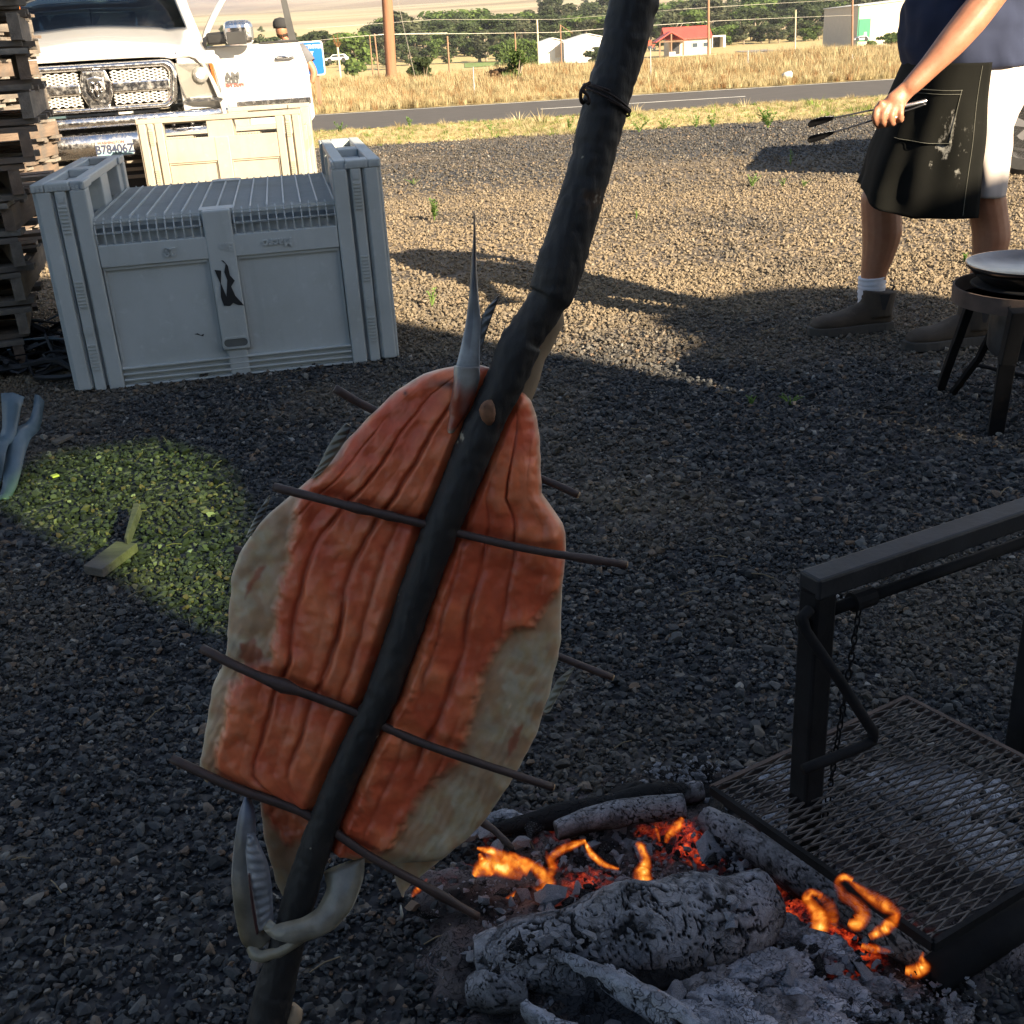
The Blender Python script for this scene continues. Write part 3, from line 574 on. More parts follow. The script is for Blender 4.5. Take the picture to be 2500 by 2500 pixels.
for q in (-w/2+.2, w/2-.2): MB().bx((xo+q-.04, .03, -.3), (xo+q+.04, .11, z1)).build('post', M_wood_far, sg)
# ------------------------------------------------------------------ boulders
M_rock = simple('pale_rock', (.5, .47, .43), .9, var=.2, scale=4, bump=.6, bd=.03)
for i, (px, py, r) in enumerate(((1924, 184, .10), (2030, 185, .09), (2000, 181, .06))):
    p = AY(px, py, 24.2+i*.2); tag(MB().ball((0, 0, 0), r, 12, (1.2, .9, .8), .4, i*5).build('rock', M_rock, smooth=True), 'pale rock in the dry grass across the road, ' + ('left of three' if i == 0 else 'right of three' if i == 1 else 'small middle one of three'), 'rock').location = p
# ------------------------------------------------------------------ weeds in the gravel
def weed(px, py, h, w, label, seed, n=60, mat=None, cat='weed', spiky=False):
    p = G(px, py); t_ = thing('weed', label, cat, (p.x, p.y, 0)); rr = random.Random(seed); b_ = MB(); st = MB()
    for i in range(7 if not spiky else 3):
        a = rr.uniform(0, 6.28); e = Vector((math.cos(a)*w*.5*rr.random(), math.sin(a)*w*.5*rr.random(), h*rr.uniform(.6, 1))); st.tube([(0, 0, -.01), e*.5+Vector((0, 0, h*.1)), e], [.0025, .002, .001], 4)
        for k in range(n//7):
            q = e*rr.uniform(.15, 1); a2 = rr.uniform(0, 6.28); d = Vector((math.cos(a2), math.sin(a2), rr.uniform(0, .8))).normalized()*h*rr.uniform(.12, .28); s = d.cross(Vector((0, 0, 1))).normalized()*d.length*.25
            b_.add([q, q+d*.5+s, q+d, q+d*.5-s], [(0, 1, 2, 3)])
    b_.build('leaves', mat or M_weedleaf, t_, recalc=False); st.build('stem', M_weedleaf, t_); return t_
M_weedleaf = grass_mat('weed_leaf', (.10, .19, .04), (.22, .34, .09), .3)
weed(1060, 536, .14, .12, 'bushy green weed standing alone right of the grey bin', 1, 160); weed(1055, 745, .08, .06, 'small green weed below the man\'s shadow band', 2, 60)
weed(1010, 449, .05, .2, 'flat pale green weed patch right of the cream bin', 3, 80); weed(1553, 531, .05, .06, 'tiny green weed right of the roasting stick', 4, 40)
weed(1930, 402, .13, .04, 'tall thin green weed in the car\'s shadow', 5, 60, spiky=True); weed(1835, 455, .09, .2, 'spiky green weed patch, leftmost of three below the car\'s shadow', 6, 150)
weed(1912, 455, .06, .1, 'low green weed, middle of three below the car\'s shadow', 7, 70); weed(1960, 455, .05, .16, 'flat green weed, rightmost of three below the car\'s shadow', 8, 90)
weed(2355, 640, .05, .07, 'little green weed between the man\'s legs near the griddle', 9, 60); weed(1875, 312, .22, .35, 'round green weed clump in the straw verge left of the tongs', 10, 260)
weed(1930, 985, .03, .1, 'dim green weed in the shaded gravel below the boots', 11, 80); weed(1835, 985, .03, .04, 'tiny dark weed in the shaded gravel left of the boots', 12, 30)
for i, (px, py) in enumerate(((1620, 315), (1700, 310), (1740, 312), (830, 325), (1000, 312), (1200, 322), (1390, 316), (1560, 322))): weed(px, py, .16, .3, 'green weed clump growing in the straw-coloured verge', 20+i, 150).__setitem__('group', 'green weed clumps along the verge')
# ================================================================== HARVEST BINS (standing upside down)
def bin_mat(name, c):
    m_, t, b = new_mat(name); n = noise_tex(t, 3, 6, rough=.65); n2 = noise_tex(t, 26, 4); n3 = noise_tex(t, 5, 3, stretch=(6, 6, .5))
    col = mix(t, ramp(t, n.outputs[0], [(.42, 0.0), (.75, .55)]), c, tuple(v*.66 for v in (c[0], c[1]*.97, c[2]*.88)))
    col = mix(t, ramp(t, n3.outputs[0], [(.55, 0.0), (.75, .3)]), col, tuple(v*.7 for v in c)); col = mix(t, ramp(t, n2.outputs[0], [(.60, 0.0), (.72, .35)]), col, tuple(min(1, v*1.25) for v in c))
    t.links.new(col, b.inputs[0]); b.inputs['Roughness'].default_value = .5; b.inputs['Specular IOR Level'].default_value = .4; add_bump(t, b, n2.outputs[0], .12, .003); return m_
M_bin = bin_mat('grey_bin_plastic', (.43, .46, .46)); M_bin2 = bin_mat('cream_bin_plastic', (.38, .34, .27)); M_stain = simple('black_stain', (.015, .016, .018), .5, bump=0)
M_slot = simple('slot_shade_grey', (.10, .105, .10), .7, bump=0)
BW, BD, BH, BF = 1.20, 1.13, .74, .605                              # width, depth, height to the skid tops, floor level
def make_bin(label, mat, loc, rz, rot90=False, stain=False, lettering=False):
    t_ = thing('harvest_bin', label, 'bin', loc, rz)
    def face(W, skid):
        """front-plane shapes of one side, x 0..W, y 0 = outer plane (negative is out); returns (shell, column shapes, details)"""
        a, c, d = MB(), [], MB(); cw = .178
        a.bx((cw, .022, 0), (W-cw, .05, BF-.085 if not skid else BF-.01))                       # recessed panel
        for s in (0, 1):
            X = lambda v: v if s == 0 else W-v
            q = MB(); top = BH-.028
            q.bx((X(.012), 0, .006), (X(.062), .07, top)); q.bx((X(.074), .0, 0), (X(.112), .07, top)); q.bx((X(.124), .0, 0), (X(cw), .07, top)); q.bx((X(.05), .022, 0), (X(.13), .06, top-.002)); c.append(q)
            for zc in (.62, .36, .13):
                for k in range(8): d.bx((X(.078), -.006, zc-.05+k*.0125), (X(.108), .001, zc-.05+k*.0125+.006))
            d.lathe([(.013, -.004), (.0165, -.004), (.0165, .001), (.013, .001)], (X(.092), 0, .225), 16, 'y')
            d.bx((X(.083), -.004, .675), (X(.103), .001, .693)); 
        mid = .050
        a.bx((cw+.002, .004, BF-.165), (W-cw-.002, .04, BF-.088 if not skid else BF-.004))       # upper band
        q = MB(); q.bx((W/2-mid, .001, .10), (W/2+mid, .035, BF+.002 if not skid else BF-.006)); q.bx((W/2-mid*.72, .006, 0), (W/2+mid*.72, .04, .1)); c.append(q)
        so_, si_ = rrect(W/2-.050, .106, W/2+.050, .150, .021, -.004), rrect(W/2-.043, .113, W/2+.043, .143, .0145, -.004); d.grid([[(p[0], .002, p[2]) for p in so_], so_, si_, [(p[0], .002, p[2]) for p in si_]], True); SL.append((W, None))
        for z in (.0, .022, .044, .066): a.bx((cw+.001, .005, z), (W-cw-.001, .05, z+.008))
        for s in (-1, 1):                                                                        # moulded panel borders
            x0, x1 = (cw+.004, W/2-mid-.002) if s < 0 else (W/2+mid+.002, W-cw-.004)
            d.bx((x0, .012, BF-.176), (x1, .03, BF-.166)); d.bx((x0, .014, .1), (x0+.007, .03, BF-.17)); d.bx((x1-.007, .014, .1), (x1, .03, BF-.17))
        return a, c, d
    shell, det = MB(), MB(); cols = []; SL = []
    def put(src, dst, M):
        dst.add([M @ Vector(v) for v in src.v], src.f)
    for W, skid, M in ((BW, False, Matrix.Identity(4)), (BW, False, Matrix.Translation((BW, BD, 0)) @ Matrix.Rotation(math.pi, 4, 'Z')),
                       (BD, True, Matrix.Translation((BW, 0, 0)) @ Matrix.Rotation(math.pi/2, 4, 'Z')), (BD, True, Matrix.Translation((0, BD, 0)) @ Matrix.Rotation(-math.pi/2, 4, 'Z'))):
        a, c, d = face(W, skid); put(a, shell, M); put(d, det, M)
        for q in c: z = MB(); put(q, z, M); cols.append(z)
        if not skid:                                                                             # curved slots along the top front edge
            vg = MB(); n = 12
            for x0, x1 in ((.182, W/2-.06), (W/2+.06, W-.182)):
                for i in range(n+1):
                    x = x0+(x1-x0)*i/n; P = [(x, .012, BF-.088), (x, .008, BF-.05), (x, .018, BF-.02), (x, .05, BF-.002)]
                    for p, q in zip(P, P[1:]): vg.bar(p, q, .0045, .012)
                for yy, zz in ((.014, BF-.048), (.024, BF-.014)): vg.bx((x0, yy, zz-.003), (x1, yy+.012, zz+.003))
            vg.bx((.18, .012, BF-.092), (W-.18, .05, BF-.086)); z = MB(); put(vg, z, M); o = z.build('vent_slots', mat, t_); o['kind'] = 'stuff'
    shell.build('side_panels', mat, t_, bevel=.003); det.build('moulded_details', mat, t_)
    q = MB(); q.prism(rrect(BW/2-.0425, .1135, BW/2+.0425, .1425, .014, -.0005), (0, .001, 0)); q.build('slot_shade_sheet', M_slot, t_)  # flat sheet over the post; shade inside the slot put into its colour
    for q in cols: q.build('corner_column' if len(q.v) > 24 else 'centre_post', mat, t_, bevel=.006)
    q = MB(); q.bx((.05, .03, BF-.11), (BW-.05, BD-.03, BF-.055)); q.build('inner_floor', mat, t_)
    vg = MB()
    for i in range(52): y = .03+(BD-.06)*i/51; vg.bx((.15, y-.0022, BF-.03), (BW-.15, y+.0022, BF-.004))
    o = vg.build('floor_ribs', mat, t_); o['kind'] = 'stuff'; vg = MB()
    for i in range(15):
        x = .18+(BW-.36)*i/14; vg.bx((x-.003, .04, BF-.035), (x+.003, BD-.04, BF+.001))
    vg.bx((BW/2-.058, .03, BF-.03), (BW/2+.058, .12, BF+.003)); vg.bx((BW/2-.058, BD-.12, BF-.03), (BW/2+.058, BD-.03, BF+.003))
    vg.build('floor_bars', mat, t_)
    for s in (0, 1):                                                                             # the two skids with their fork windows
        X = (lambda v: v) if s == 0 else (lambda v: BW-v); r_ = MB()
        r_.bx((X(.0), 0, BH-.03), (X(.045), BD, BH)); r_.bx((X(.125), .02, BH-.03), (X(.168), BD-.02, BH)); r_.bx((X(.045), .0, BH-.03), (X(.125), .1, BH)); r_.bx((X(.045), BD-.1, BH-.03), (X(.125), BD, BH)); r_.bx((X(.045), BD/2-.06, BH-.03), (X(.125), BD/2+.06, BH)); r_.bx((X(.046), .1, BH-.04), (X(.124), BD-.1, BH-.028))
        for y0, y1 in ((.02, .165), (BD/2-.09, BD/2+.09), (BD-.165, BD-.02)): r_.bx((X(.012), y0, BF-.02), (X(.165), y1, BH-.028))
        r_.bx((X(.168), .0, BH-.03), (X(.178), .16, BH)); r_.bx((X(.168), BD-.16, BH-.03), (X(.178), BD, BH))
        r_.build('skid', mat, t_, bevel=.005)
        k_ = MB()
        for i in range(12): k_.bx((X(.006+i*.0145), -.003, BH-.026), (X(.013+i*.0145), .003, BH-.012))
        k_.build('skid_teeth', mat, t_)
    if lettering:
        for body, x, sz in (('28', .42, .042), ('Bin', .62, .042), ('Macro', .80, .042)):
            o = text_mesh('moulded_lettering', body, sz, mat, t_, Matrix.Translation((x, .0015, BF-.128)) @ Matrix.Rotation(math.pi, 4, 'Y') @ Matrix.Rotation(math.pi/2, 4, 'X'), .003, bold=.001)
    if stain:
        z = MB(); z.prism([(BW/2+a, -.0015, b) for a, b in ((-.035, .40), (-.012, .395), (-.02, .35), (-.008, .30), (.004, .36), (-.002, .39), (.008, .42), (-.006, .432), (.001, .43), (.014, .41), (.016, .375), (.03, .355), (.014, .335), (.024, .30), (.05, .262), (.03, .265), (.012, .275), (.0, .265), (-.022, .268), (-.028, .30), (-.022, .35))], (0, .003, 0)); z.build('black_stain', M_stain, t_)
        z = MB(); z.prism([(BW/2-.145+a, .0205, b) for a, b in ((0, .17), (.012, .166), (.03, .158), (.034, .168), (.022, .163), (.012, .172))], (0, .003, 0)); z.build('scuff_mark', M_stain, t_)
    return t_
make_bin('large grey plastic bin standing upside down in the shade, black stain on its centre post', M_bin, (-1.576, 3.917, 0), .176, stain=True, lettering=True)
b2 = AY(745+60, 276, 5.9); 
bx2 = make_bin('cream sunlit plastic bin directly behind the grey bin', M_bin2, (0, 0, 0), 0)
yaw2 = .13; bx2.rotation_euler = (0, 0, yaw2-math.pi/2)
p = G(329, 294, .74); p2 = G(776, 262, .74)
bx2.location = (p.x, p.y, 0); BIN2 = (p.copy(), p2.copy())
bx3 = make_bin('second cream bin, mostly hidden behind the first cream bin', M_bin2, (0, 0, 0), 0); bx3.rotation_euler = (0, 0, yaw2-math.pi/2)
# ================================================================== PALLETS
def board_mat(name, c):
    return simple(name, c, .9, var=.35, scale=3, bump=.6, bd=.004, stretch=(1, 9, 9), dirt=((.11, .1, .09), 5, .5, .7))
M_pal = [board_mat('weathered_pallet_wood', (.20, .165, .13)), board_mat('brown_pallet_wood', (.17, .12, .085)), board_mat('pale_pallet_wood', (.32, .28, .23))]
M_orange = simple('orange_paint', (.85, .22, .02), .6, var=.15, scale=5, bump=.2)
BRD = {}
def board(d, mi):
    k = (d, mi)
    if k not in BRD:
        b_ = MB(); n = 6; rows = []
        for i in range(n+1):
            x = d[0]*(i/n-.5); j = lambda s: s*(1+.06*mn.noise(Vector((x*4, s, mi*3+d[1]))))
            rows.append([(x, j(-d[1]/2), -d[2]/2), (x, j(d[1]/2), -d[2]/2), (x, j(d[1]/2), d[2]/2), (x, j(-d[1]/2), d[2]/2)])
        b_.grid(rows, True); b_.f += [(3, 2, 1, 0), tuple(n*4+q for q in (0, 1, 2, 3))]; me = b_.mesh('board'); bm = bmesh.new(); bm.from_mesh(me); bmesh.ops.recalc_face_normals(bm, faces=bm.faces); bm.to_mesh(me); bm.free(); me.materials.append(M_pal[mi] if mi < 3 else M_orange); BRD[k] = me
    return BRD[k]
def pallet(x, y, z, rz, label, seed, group='pallets of the tall stack', orange=False, tilt=0):
    t_ = thing('pallet', label, 'pallet', (x, y, z), rz, group); t_.rotation_euler[0] = tilt; rr = random.Random(seed); mi = lambda: 3 if orange else rr.choice((0, 0, 1, 2))
    for yy in (-.48, 0, .48): link_mesh('stringer', board((1.2, .04, .088), 3 if orange else rr.choice((0, 1))), None, t_, (0, yy, .064))
    for k in range(7):
        if rr.random() < .06: continue
        o = link_mesh('board', board((1.02, .095 if 0 < k < 6 else .14, .019), mi()), None, t_, (-.54+k*.18+rr.uniform(-.012, .012), rr.uniform(-.02, .02), .118)); o.rotation_euler = (rr.uniform(-.02, .02), rr.uniform(-.02, .02), math.pi/2+rr.uniform(-.02, .02))
    for k in range(5):
        o = link_mesh('board', board((1.02, .1, .019), mi()), None, t_, (-.53+k*.265+rr.uniform(-.01, .01), rr.uniform(-.02, .02), .0100)); o.rotation_euler = (0, 0, math.pi/2+rr.uniform(-.03, .03))
    return t_
# stack: the right front corner of each pallet is what the photograph shows
levels = [(0, 92, .05), (1, 96, .02), (2, 88, -.05), (3, 88, .12), (4, 70, -.1), (5, 85, .1), (6, 104, .04), (7, 104, -.02), (8, 100, .05), (9, 82, .0), (10, 72, .06), (11, 50, .02), (12, 36, -.03), (13, 28, .03)]
PY = 4.28
for k, (i, xs_, rz) in enumerate(levels):
    z = i*.131+.002; yaw = .33+rz*1.2; lo, hi = -900.0, 900.0     # the picture row at which this level's corner stands
    for _ in range(40):
        md_ = (lo+hi)/2
        if AYs(xs_-38, md_, PY).z > z+.06: lo = md_
        else: hi = md_
    c = AYs(xs_-38, md_, PY); Rz = Matrix.Rotation(yaw, 3, 'Z'); off = Rz @ Vector((-.51, .6, 0))      # front right corner stands at c
    nm = ['bottom', 'second', 'third', 'fourth', 'fifth', 'sixth', 'seventh', 'eighth', 'ninth', 'tenth', 'eleventh', 'twelfth', 'thirteenth', 'fourteenth'][i]
    pallet(c.x+off.x, c.y+off.y, z, yaw+math.pi/2, f'weathered wooden pallet, {nm} from the ground in the tall stack left of the bin', 30+k)
fx = AY(66, 30, 8.15).x-.50
for i in range(11): pallet(fx+.02*random.uniform(-1, 1), 7.6, i*.131+.002, math.pi/2+random.uniform(-.05, .05), 'weathered wooden pallet in the further stack behind the tall stack', 60+i, 'pallets of the further stack')
oc = thing('orange_crate', 'bright orange sunlit wooden crate on the further pallet stack', 'crate', (fx-.02, 7.6, 11*.131-.002))
for a, b_ in (((-.5, -.55, 0), (.48, -.52, .2)), ((-.5, .52, 0), (.48, .55, .2)), ((-.5, -.515, 0), (-.47, .515, .2)), ((.45, -.515, 0), (.48, .515, .2)), ((-.468, -.518, .0), (.448, .518, .02))): MB().bx(a, b_).build('side_board' if a[2] == 0 and b_[2] > .1 else 'base_board', M_orange, oc)
# ================================================================== DEBRIS at the foot of the stack
M_black = simple('black_strap', (.02, .021, .024), .6, var=.3, scale=20, bump=.3); M_strip = simple('blue_grey_plastic_strip', (.08, .12, .15), .3, var=.25, scale=6, bump=.2); M_splint = simple('grey_split_wood', (.115, .098, .078), .85, var=.35, scale=5, bump=.7, bd=.004, stretch=(1, 8, 8)); M_lathw = simple('yellowed_lath', (.34, .25, .12), .85, var=.3, scale=6, bump=.6, bd=.003, stretch=(1, 8, 8))
hp = thing('strap_heap', 'tangled heap of black straps and netting between the pallets and the grey bin', 'heap', Gs(70, 690)); b_ = MB(); rr = random.Random(4)
for i in range(46):
    p = Vector((rr.uniform(-.3, .28), rr.uniform(-.2, .25), 0)); P = []
    for k in range(6): P.append(p+Vector((rr.uniform(-.16, .16), rr.uniform(-.12, .12), abs(rr.gauss(.03, .07))*max(.1, 1-abs(p.x)*1.5)+.005)))
    b_.tube(resample(P, 16), rr.choice((.003, .006, .011)), 5, squash=rr.choice((1, .35)))
b_.build('straps', M_black, hp)
b_ = MB()
for i in range(16): a = Vector((rr.uniform(-.25, .2), rr.uniform(-.15, .2), rr.uniform(.01, .16))); b_.bar(a, a+Vector((rr.uniform(-.15, .15), rr.uniform(-.1, .1), rr.uniform(-.04, .1))), .012, .004)
b_.build('pale_scraps', M_strip, hp)
def strip(a, b, w, name, label, cat, mat, za=.02, zb=.25, thick=.006, twist=0):
    A, B = Gs(*a, za), Gs(*b, zb); t_ = MB(); d = (B-A); s = d.cross(Vector((0, 0, 1))).normalized()*w/2; rows = []
    for i in range(13):
        u = i/12; p = d*u+Vector((0, 0, .025*math.sin(u*9+w*80))); q = s*(1+.3*math.sin(u*7+w*99)); q = Matrix.Rotation(twist*u, 4, d.normalized()) @ q; rows.append([p-q, p+q*.1+Vector((0, 0, .008)), p+q])
    o = t_.grid(rows).build(name, mat, smooth=True, solid=thick); o.location = A; return tag(o, label, cat)
strip((2, 938), (74, 752), .045, 'plastic_strip', 'long crumpled blue-grey plastic strip leaning at the left edge, right one of two', 'plastic strip', M_strip, .01, .16, .008, 1.0)
strip((-25, 915), (28, 760), .06, 'plastic_strip', 'flat blue-grey plastic strip at the left edge, left one of two', 'plastic strip', M_strip, .02, .2, .006, .3)
def slab_px(pts, z0, z1, name, label, cat, mat):
    P = [Gs(x, y, z0) for x, y in pts]; c = sum(P, Vector())/len(P); c.z = 0; o = MB().prism([(p.x-c.x, p.y-c.y, z0) for p in P], (0, 0, z1-z0)).build(name, mat, bevel=.002); o.location = c; return tag(o, label, cat)
slab_px([(160, 1083), (222, 1036), (262, 1040), (196, 1090)], .012, .034, 'wood_offcut', 'short thick grey wood offcut lying flat in the greenish patch of light', 'wood', M_splint)
slab_px([(238, 1034), (243, 1036), (268, 970), (262, 966), (255, 968)], .022, .05, 'wood_splinter', 'thin upright-leaning wood splinter resting on the grey offcut', 'wood', M_splint)
slab_px([(97, 837), (130, 823), (140, 826), (106, 842)], .006, .016, 'wood_chip', 'pale grey wood chip in the gravel below the grey bin', 'wood', M_splint)
slab_px([(95, 900), (108, 896), (113, 899), (100, 903)], .008, .014, 'yellow_leaf', 'bright yellow leaf lying in the greenish patch of light', 'leaf', simple('yellow_leaf', (.6, .55, .15), .7, bump=0))
# straw bits strewn over the gravel
b_ = MB(); rr = random.Random(9)
for i in range(300):
    y = .6+9*rr.random()**1.6; x = rr.uniform(-1, 1)*(.52*y+.3); a = rr.uniform(0, 3.14); L = rr.uniform(.012, .05)*(1 if y < 4 else 1.3); p = Vector((x, y, rr.uniform(.008, .016))); d = Vector((math.cos(a), math.sin(a), rr.uniform(-.1, .25)))*L; b_.tube([p, p+d*.5+Vector((0, 0, .004)), p+d], .0007*(1+y*.35), 4, cap=False)
o = b_.build('straw_bits', simple('dull_straw', (.16, .125, .075), .9, bump=0)); tag(o, kind='stuff')
# ================================================================== OFF-FRAME SHADE WALL, unseen, added to cast the shadow over the fire
nrm = Vector((TR.y, -TR.x, 0))                                      # across the light, to the right
W_ = lambda w, s, z: nrm*w + TR*s + Vector((0, 0, z))
tanE = math.tan(SUN_EL); S0 = -6.0
hs = lambda s: (s-S0)*tanE
prof = [(-16, 0), (-16, hs(9)), (-5, hs(13)), (1.6, hs(11)), (2.15, hs(9.8)), (2.18, hs(7.3)), (2.4, hs(6.6)), (2.5, hs(6.4)), (2.88, hs(6.0)), (2.92, hs(5.5)), (2.93, hs(2.02)), (3.05, hs(2.1)), (3.11, hs(2.26)), (3.17, hs(2.5)), (3.34, hs(2.52)), (3.42, hs(2.7)), (3.52, hs(2.9)), (3.8, hs(2.96)), (4.1, hs(2.9)), (4.3, hs(2.78)), (4.42, hs(2.6)), (4.52, hs(2.35)), (4.5, hs(2.0)), (4.46, hs(1.6)), (4.62, hs(1.0)), (4.7, 0)]  # top edge of the added wall, shaped to give the wanted shadow outline
patch = [(.905, 3.12), (1.17, 3.36), (1.46, 3.2), (1.47, 2.86), (1.32, 2.49), (1.08, 2.1), (.93, 1.9), (.91, 2.1), (.92, 2.33), (.91, 2.68)]  # outline of the green light patch, cut through the added wall
wallm = simple('shade_wall_board', (.12, .10, .085), .9, var=.3, scale=2, bump=.5, stretch=(3, 3, .4))
bn = thing('shade_wall', 'unseen dark wall added behind the camera to shade the fire', 'shade_wall', (0, 0, 0))
bm = bmesh.new()
def loop(pts, s): return [bm.verts.new(W_(w, s, z)) for w, z in pts]
# one thick wall: the band above, below and beside the pane opening, butted together
hole = [(w, hs(s)) for w, s in patch]; hw0, hw1 = min(h[0] for h in hole), max(h[0] for h in hole)
def wall_piece(pts): MBp.prism([W_(w, S0, z) for w, z in pts], TR*-.05)
MBp = MB(); left = [p for p in prof if p[0] <= 1.5]
wall_piece([(-16, 0), (-16, hs(9)), (-5, hs(13)), (.9, hs(11.2)), (.9, 0)])
top = sorted([(w, hs(s)) for w, s in patch[:3]]); 
wall_piece([(.9, hs(2.10)), (.91, hs(2.1)), (.92, hs(2.33)), (.91, hs(2.68)), (.905, hs(3.12)), (1.17, hs(3.36)), (1.46, hs(3.2)), (1.48, hs(3.2)), (1.48, hs(11)), (.9, hs(11.2))])
wall_piece([(.9, 0), (1.48, 0), (1.48, hs(3.2)), (1.46, hs(3.2)), (1.47, hs(2.86)), (1.32, hs(2.49)), (1.08, hs(2.1)), (.93, hs(1.9)), (.91, hs(2.1)), (.9, hs(2.1))])
wall_piece([(1.48, 0), (1.48, hs(11))]+[p for p in prof if p[0] > 1.5 and p[0] <= 2.93 and p[1] > hs(5)]+[(2.93, 0)])
wall_piece([(2.93, 0)]+[p for p in prof if p[0] > 2.92 and p[1] < hs(5)])
MBp.build('shade_wall_panel', wallm, bn)
pm_, pt, pb = new_mat('added_green_tint'); tb = pt.nodes.new('ShaderNodeBsdfTransparent'); nz = noise_tex(pt, 6, 4); pt.links.new(ramp(pt, nz.outputs[0], [(.3, (.40, .54, .27)), (.7, (.54, .65, .36))]), tb.inputs[0]); pt.links.new(tb.outputs[0], pt.nodes['Material Output'].inputs[0])
MB().prism([W_(w, S0-.1, z) for w, z in ((.88, hs(1.85)), (.88, hs(3.4)), (1.5, hs(3.4)), (1.5, hs(1.85)))], TR*-.01).build('added_tint_pane', pm_, bn)  # tinted pane added to throw the green light patch on the gravel
# ================================================================== WHITE PICKUP
TY = 8.8; tc = AY(252, 300, TY)
truck = thing('pickup_truck', 'large white pickup truck facing the camera with its driver door open', 'pickup truck', (tc.x, TY, 0), .29)
TX = tc.x
TYAW = .29
def on_plane(px, py, P0, yaw):
    """distance along and height where the sight line meets an upright plane"""
    d = ray(px, py); n = Vector((-math.sin(yaw), math.cos(yaw), 0)); t = (P0-EYE).dot(n)/d.dot(n); q = EYE+d*t-P0; return q.x*math.cos(yaw)+q.y*math.sin(yaw), EYE.z+d.z*t
T0 = Vector((tc.x, TY, 0))
def zt(py, px=252, Y=TY): return on_plane(px, py, T0, TYAW)[1]
def xt(px, py=200, Y=TY): return on_plane(px, py, T0, TYAW)[0]
M_paint_w = simple('white_truck_paint', (.52, .51, .49), .28, var=.02, scale=2, bump=0, coat=.7, dirt=((.55, .5, .42), 2.2, .58, .8))
def chrome_mat():
    m_, t, b = new_mat('chrome'); b.inputs['Metallic'].default_value = 1; n = noise_tex(t, 30, 5, rough=.7); t.links.new(ramp(t, n.outputs[0], [(.4, (.72, .72, .74)), (.7, (.5, .48, .45))]), b.inputs[0]); t.links.new(ramp(t, n.outputs[0], [(.4, .14), (.7, .4)]), b.inputs['Roughness']); return m_
M_chrome = chrome_mat()
M_satin = simple('satin_grille_metal', (.62, .60, .56), .4, .35, var=.1, bump=0); M_blackpl = simple('black_plastic', (.02, .02, .02), .5, var=.2, bump=.1); M_int = simple('dark_cabin_fabric', (.035, .035, .04), .85, var=.2, bump=.1)
def glass_mat(name, tint=(.55, .62, .66), rough=.02):
    m_, t, b = new_mat(name); tr = t.nodes.new('ShaderNodeBsdfTransparent'); tr.inputs[0].default_value = (*tint, 1); gl = t.nodes.new('ShaderNodeBsdfGlossy'); gl.inputs['Roughness'].default_value = rough
    fr = t.nodes.new('ShaderNodeFresnel'); fr.inputs[0].default_value = 1.5; ms = t.nodes.new('ShaderNodeMixShader'); t.links.new(fr.outputs[0], ms.inputs[0]); t.links.new(tr.outputs[0], ms.inputs[1]); t.links.new(gl.outputs[0], ms.inputs[2]); t.links.new(ms.outputs[0], t.nodes['Material Output'].inputs[0]); return m_
M_glass = glass_mat('windshield_glass', (.36, .46, .5)); M_clear = glass_mat('lamp_lens', (.85, .85, .85))
# hood and fenders as one sheet: rows front to back
zg = zt(148)                                                        # front lip of the hood
rows = []
ysec = [.02, .06, .14, .3, .55, .8, 1.05, 1.28]
for i, y in enumerate(ysec):
    r_ = []; u = y/1.28; zc = zg+.005+(1.365-zg-.005)*(u**.8); hw = .94-.07*max(0, 1-y/.35)**2
    for k in range(41):
        a = (k/20-1); x = a*hw; q = abs(a); z = zc+.035*math.exp(-((q-.0)/.42)**2)*min(1, y*4)-.02*max(0, q-.45)*2
        if q > .80: z -= .32*((q-.80)/.2)**2.2*1.0
        z -= .05*math.exp(-((q-.66)/.05)**2)*.25
        r_.append((x, y, z))
    sd = [(hw+.012, y, zc-.42), (hw+.02, y, .62)]; r_ = [(-p[0], p[1], p[2]) for p in sd[::-1]]+r_+sd
    rows.append(r_)
MB().grid(rows).build('hood', M_paint_w, truck, smooth=True, solid=.02, recalc=False)
# nose panel around the grille (paint)
b_ = MB()
for s in (-1, 1):
    pts = [(s*.66, .1, .62), (s*.93, .12, .62), (s*.945, .1, .95), (s*.93, .08, 1.12), (s*.80, .05, 1.17), (s*.60, .02, 1.17), (s*.60, .0, .70)]
    b_.prism([(x, y, z) for x, y, z in pts], (0, .25, 0))
b_.build('fender', M_paint_w, truck, bevel=.03)
# grille surround: rounded trapezoid ring
gz1, gz0 = zt(152), zt(277); gw = .615
def ring(rx, z0, z1, r, y): return rrect(-rx, z0, rx, z1, r, y, 8)
O, I = ring(gw, gz0, gz1, .10, 0), ring(gw-.085, gz0+.06, gz1-.06, .05, 0); n = len(O)
O = [(x*(1-.09*(1-(z-gz0)/(gz1-gz0))), y, z) for x, y, z in O]; I = [(x*(1-.09*(1-(z-gz0)/(gz1-gz0))), y, z) for x, y, z in I]
Mi = [((a[0]+b[0])/2, -.075, (a[2]+b[2])/2) for a, b in zip(O, I)]; L3 = [(p[0]*1.0, -.05, p[2]) for p in [tuple((np.array(a)*.8+np.array(b)*.2)) for a, b in zip(O, I)]]; L4 = [(p[0], -.05, p[2]) for p in [tuple((np.array(a)*.2+np.array(b)*.8)) for a, b in zip(O, I)]]
MB().grid([[(p[0], .03, p[2]) for p in O], L3, Mi, L4, [(p[0], .05, p[2]) for p in I]], True).build('grille_surround', M_chrome, truck, smooth=True, recalc=True)
gm = (gz0+gz1)/2
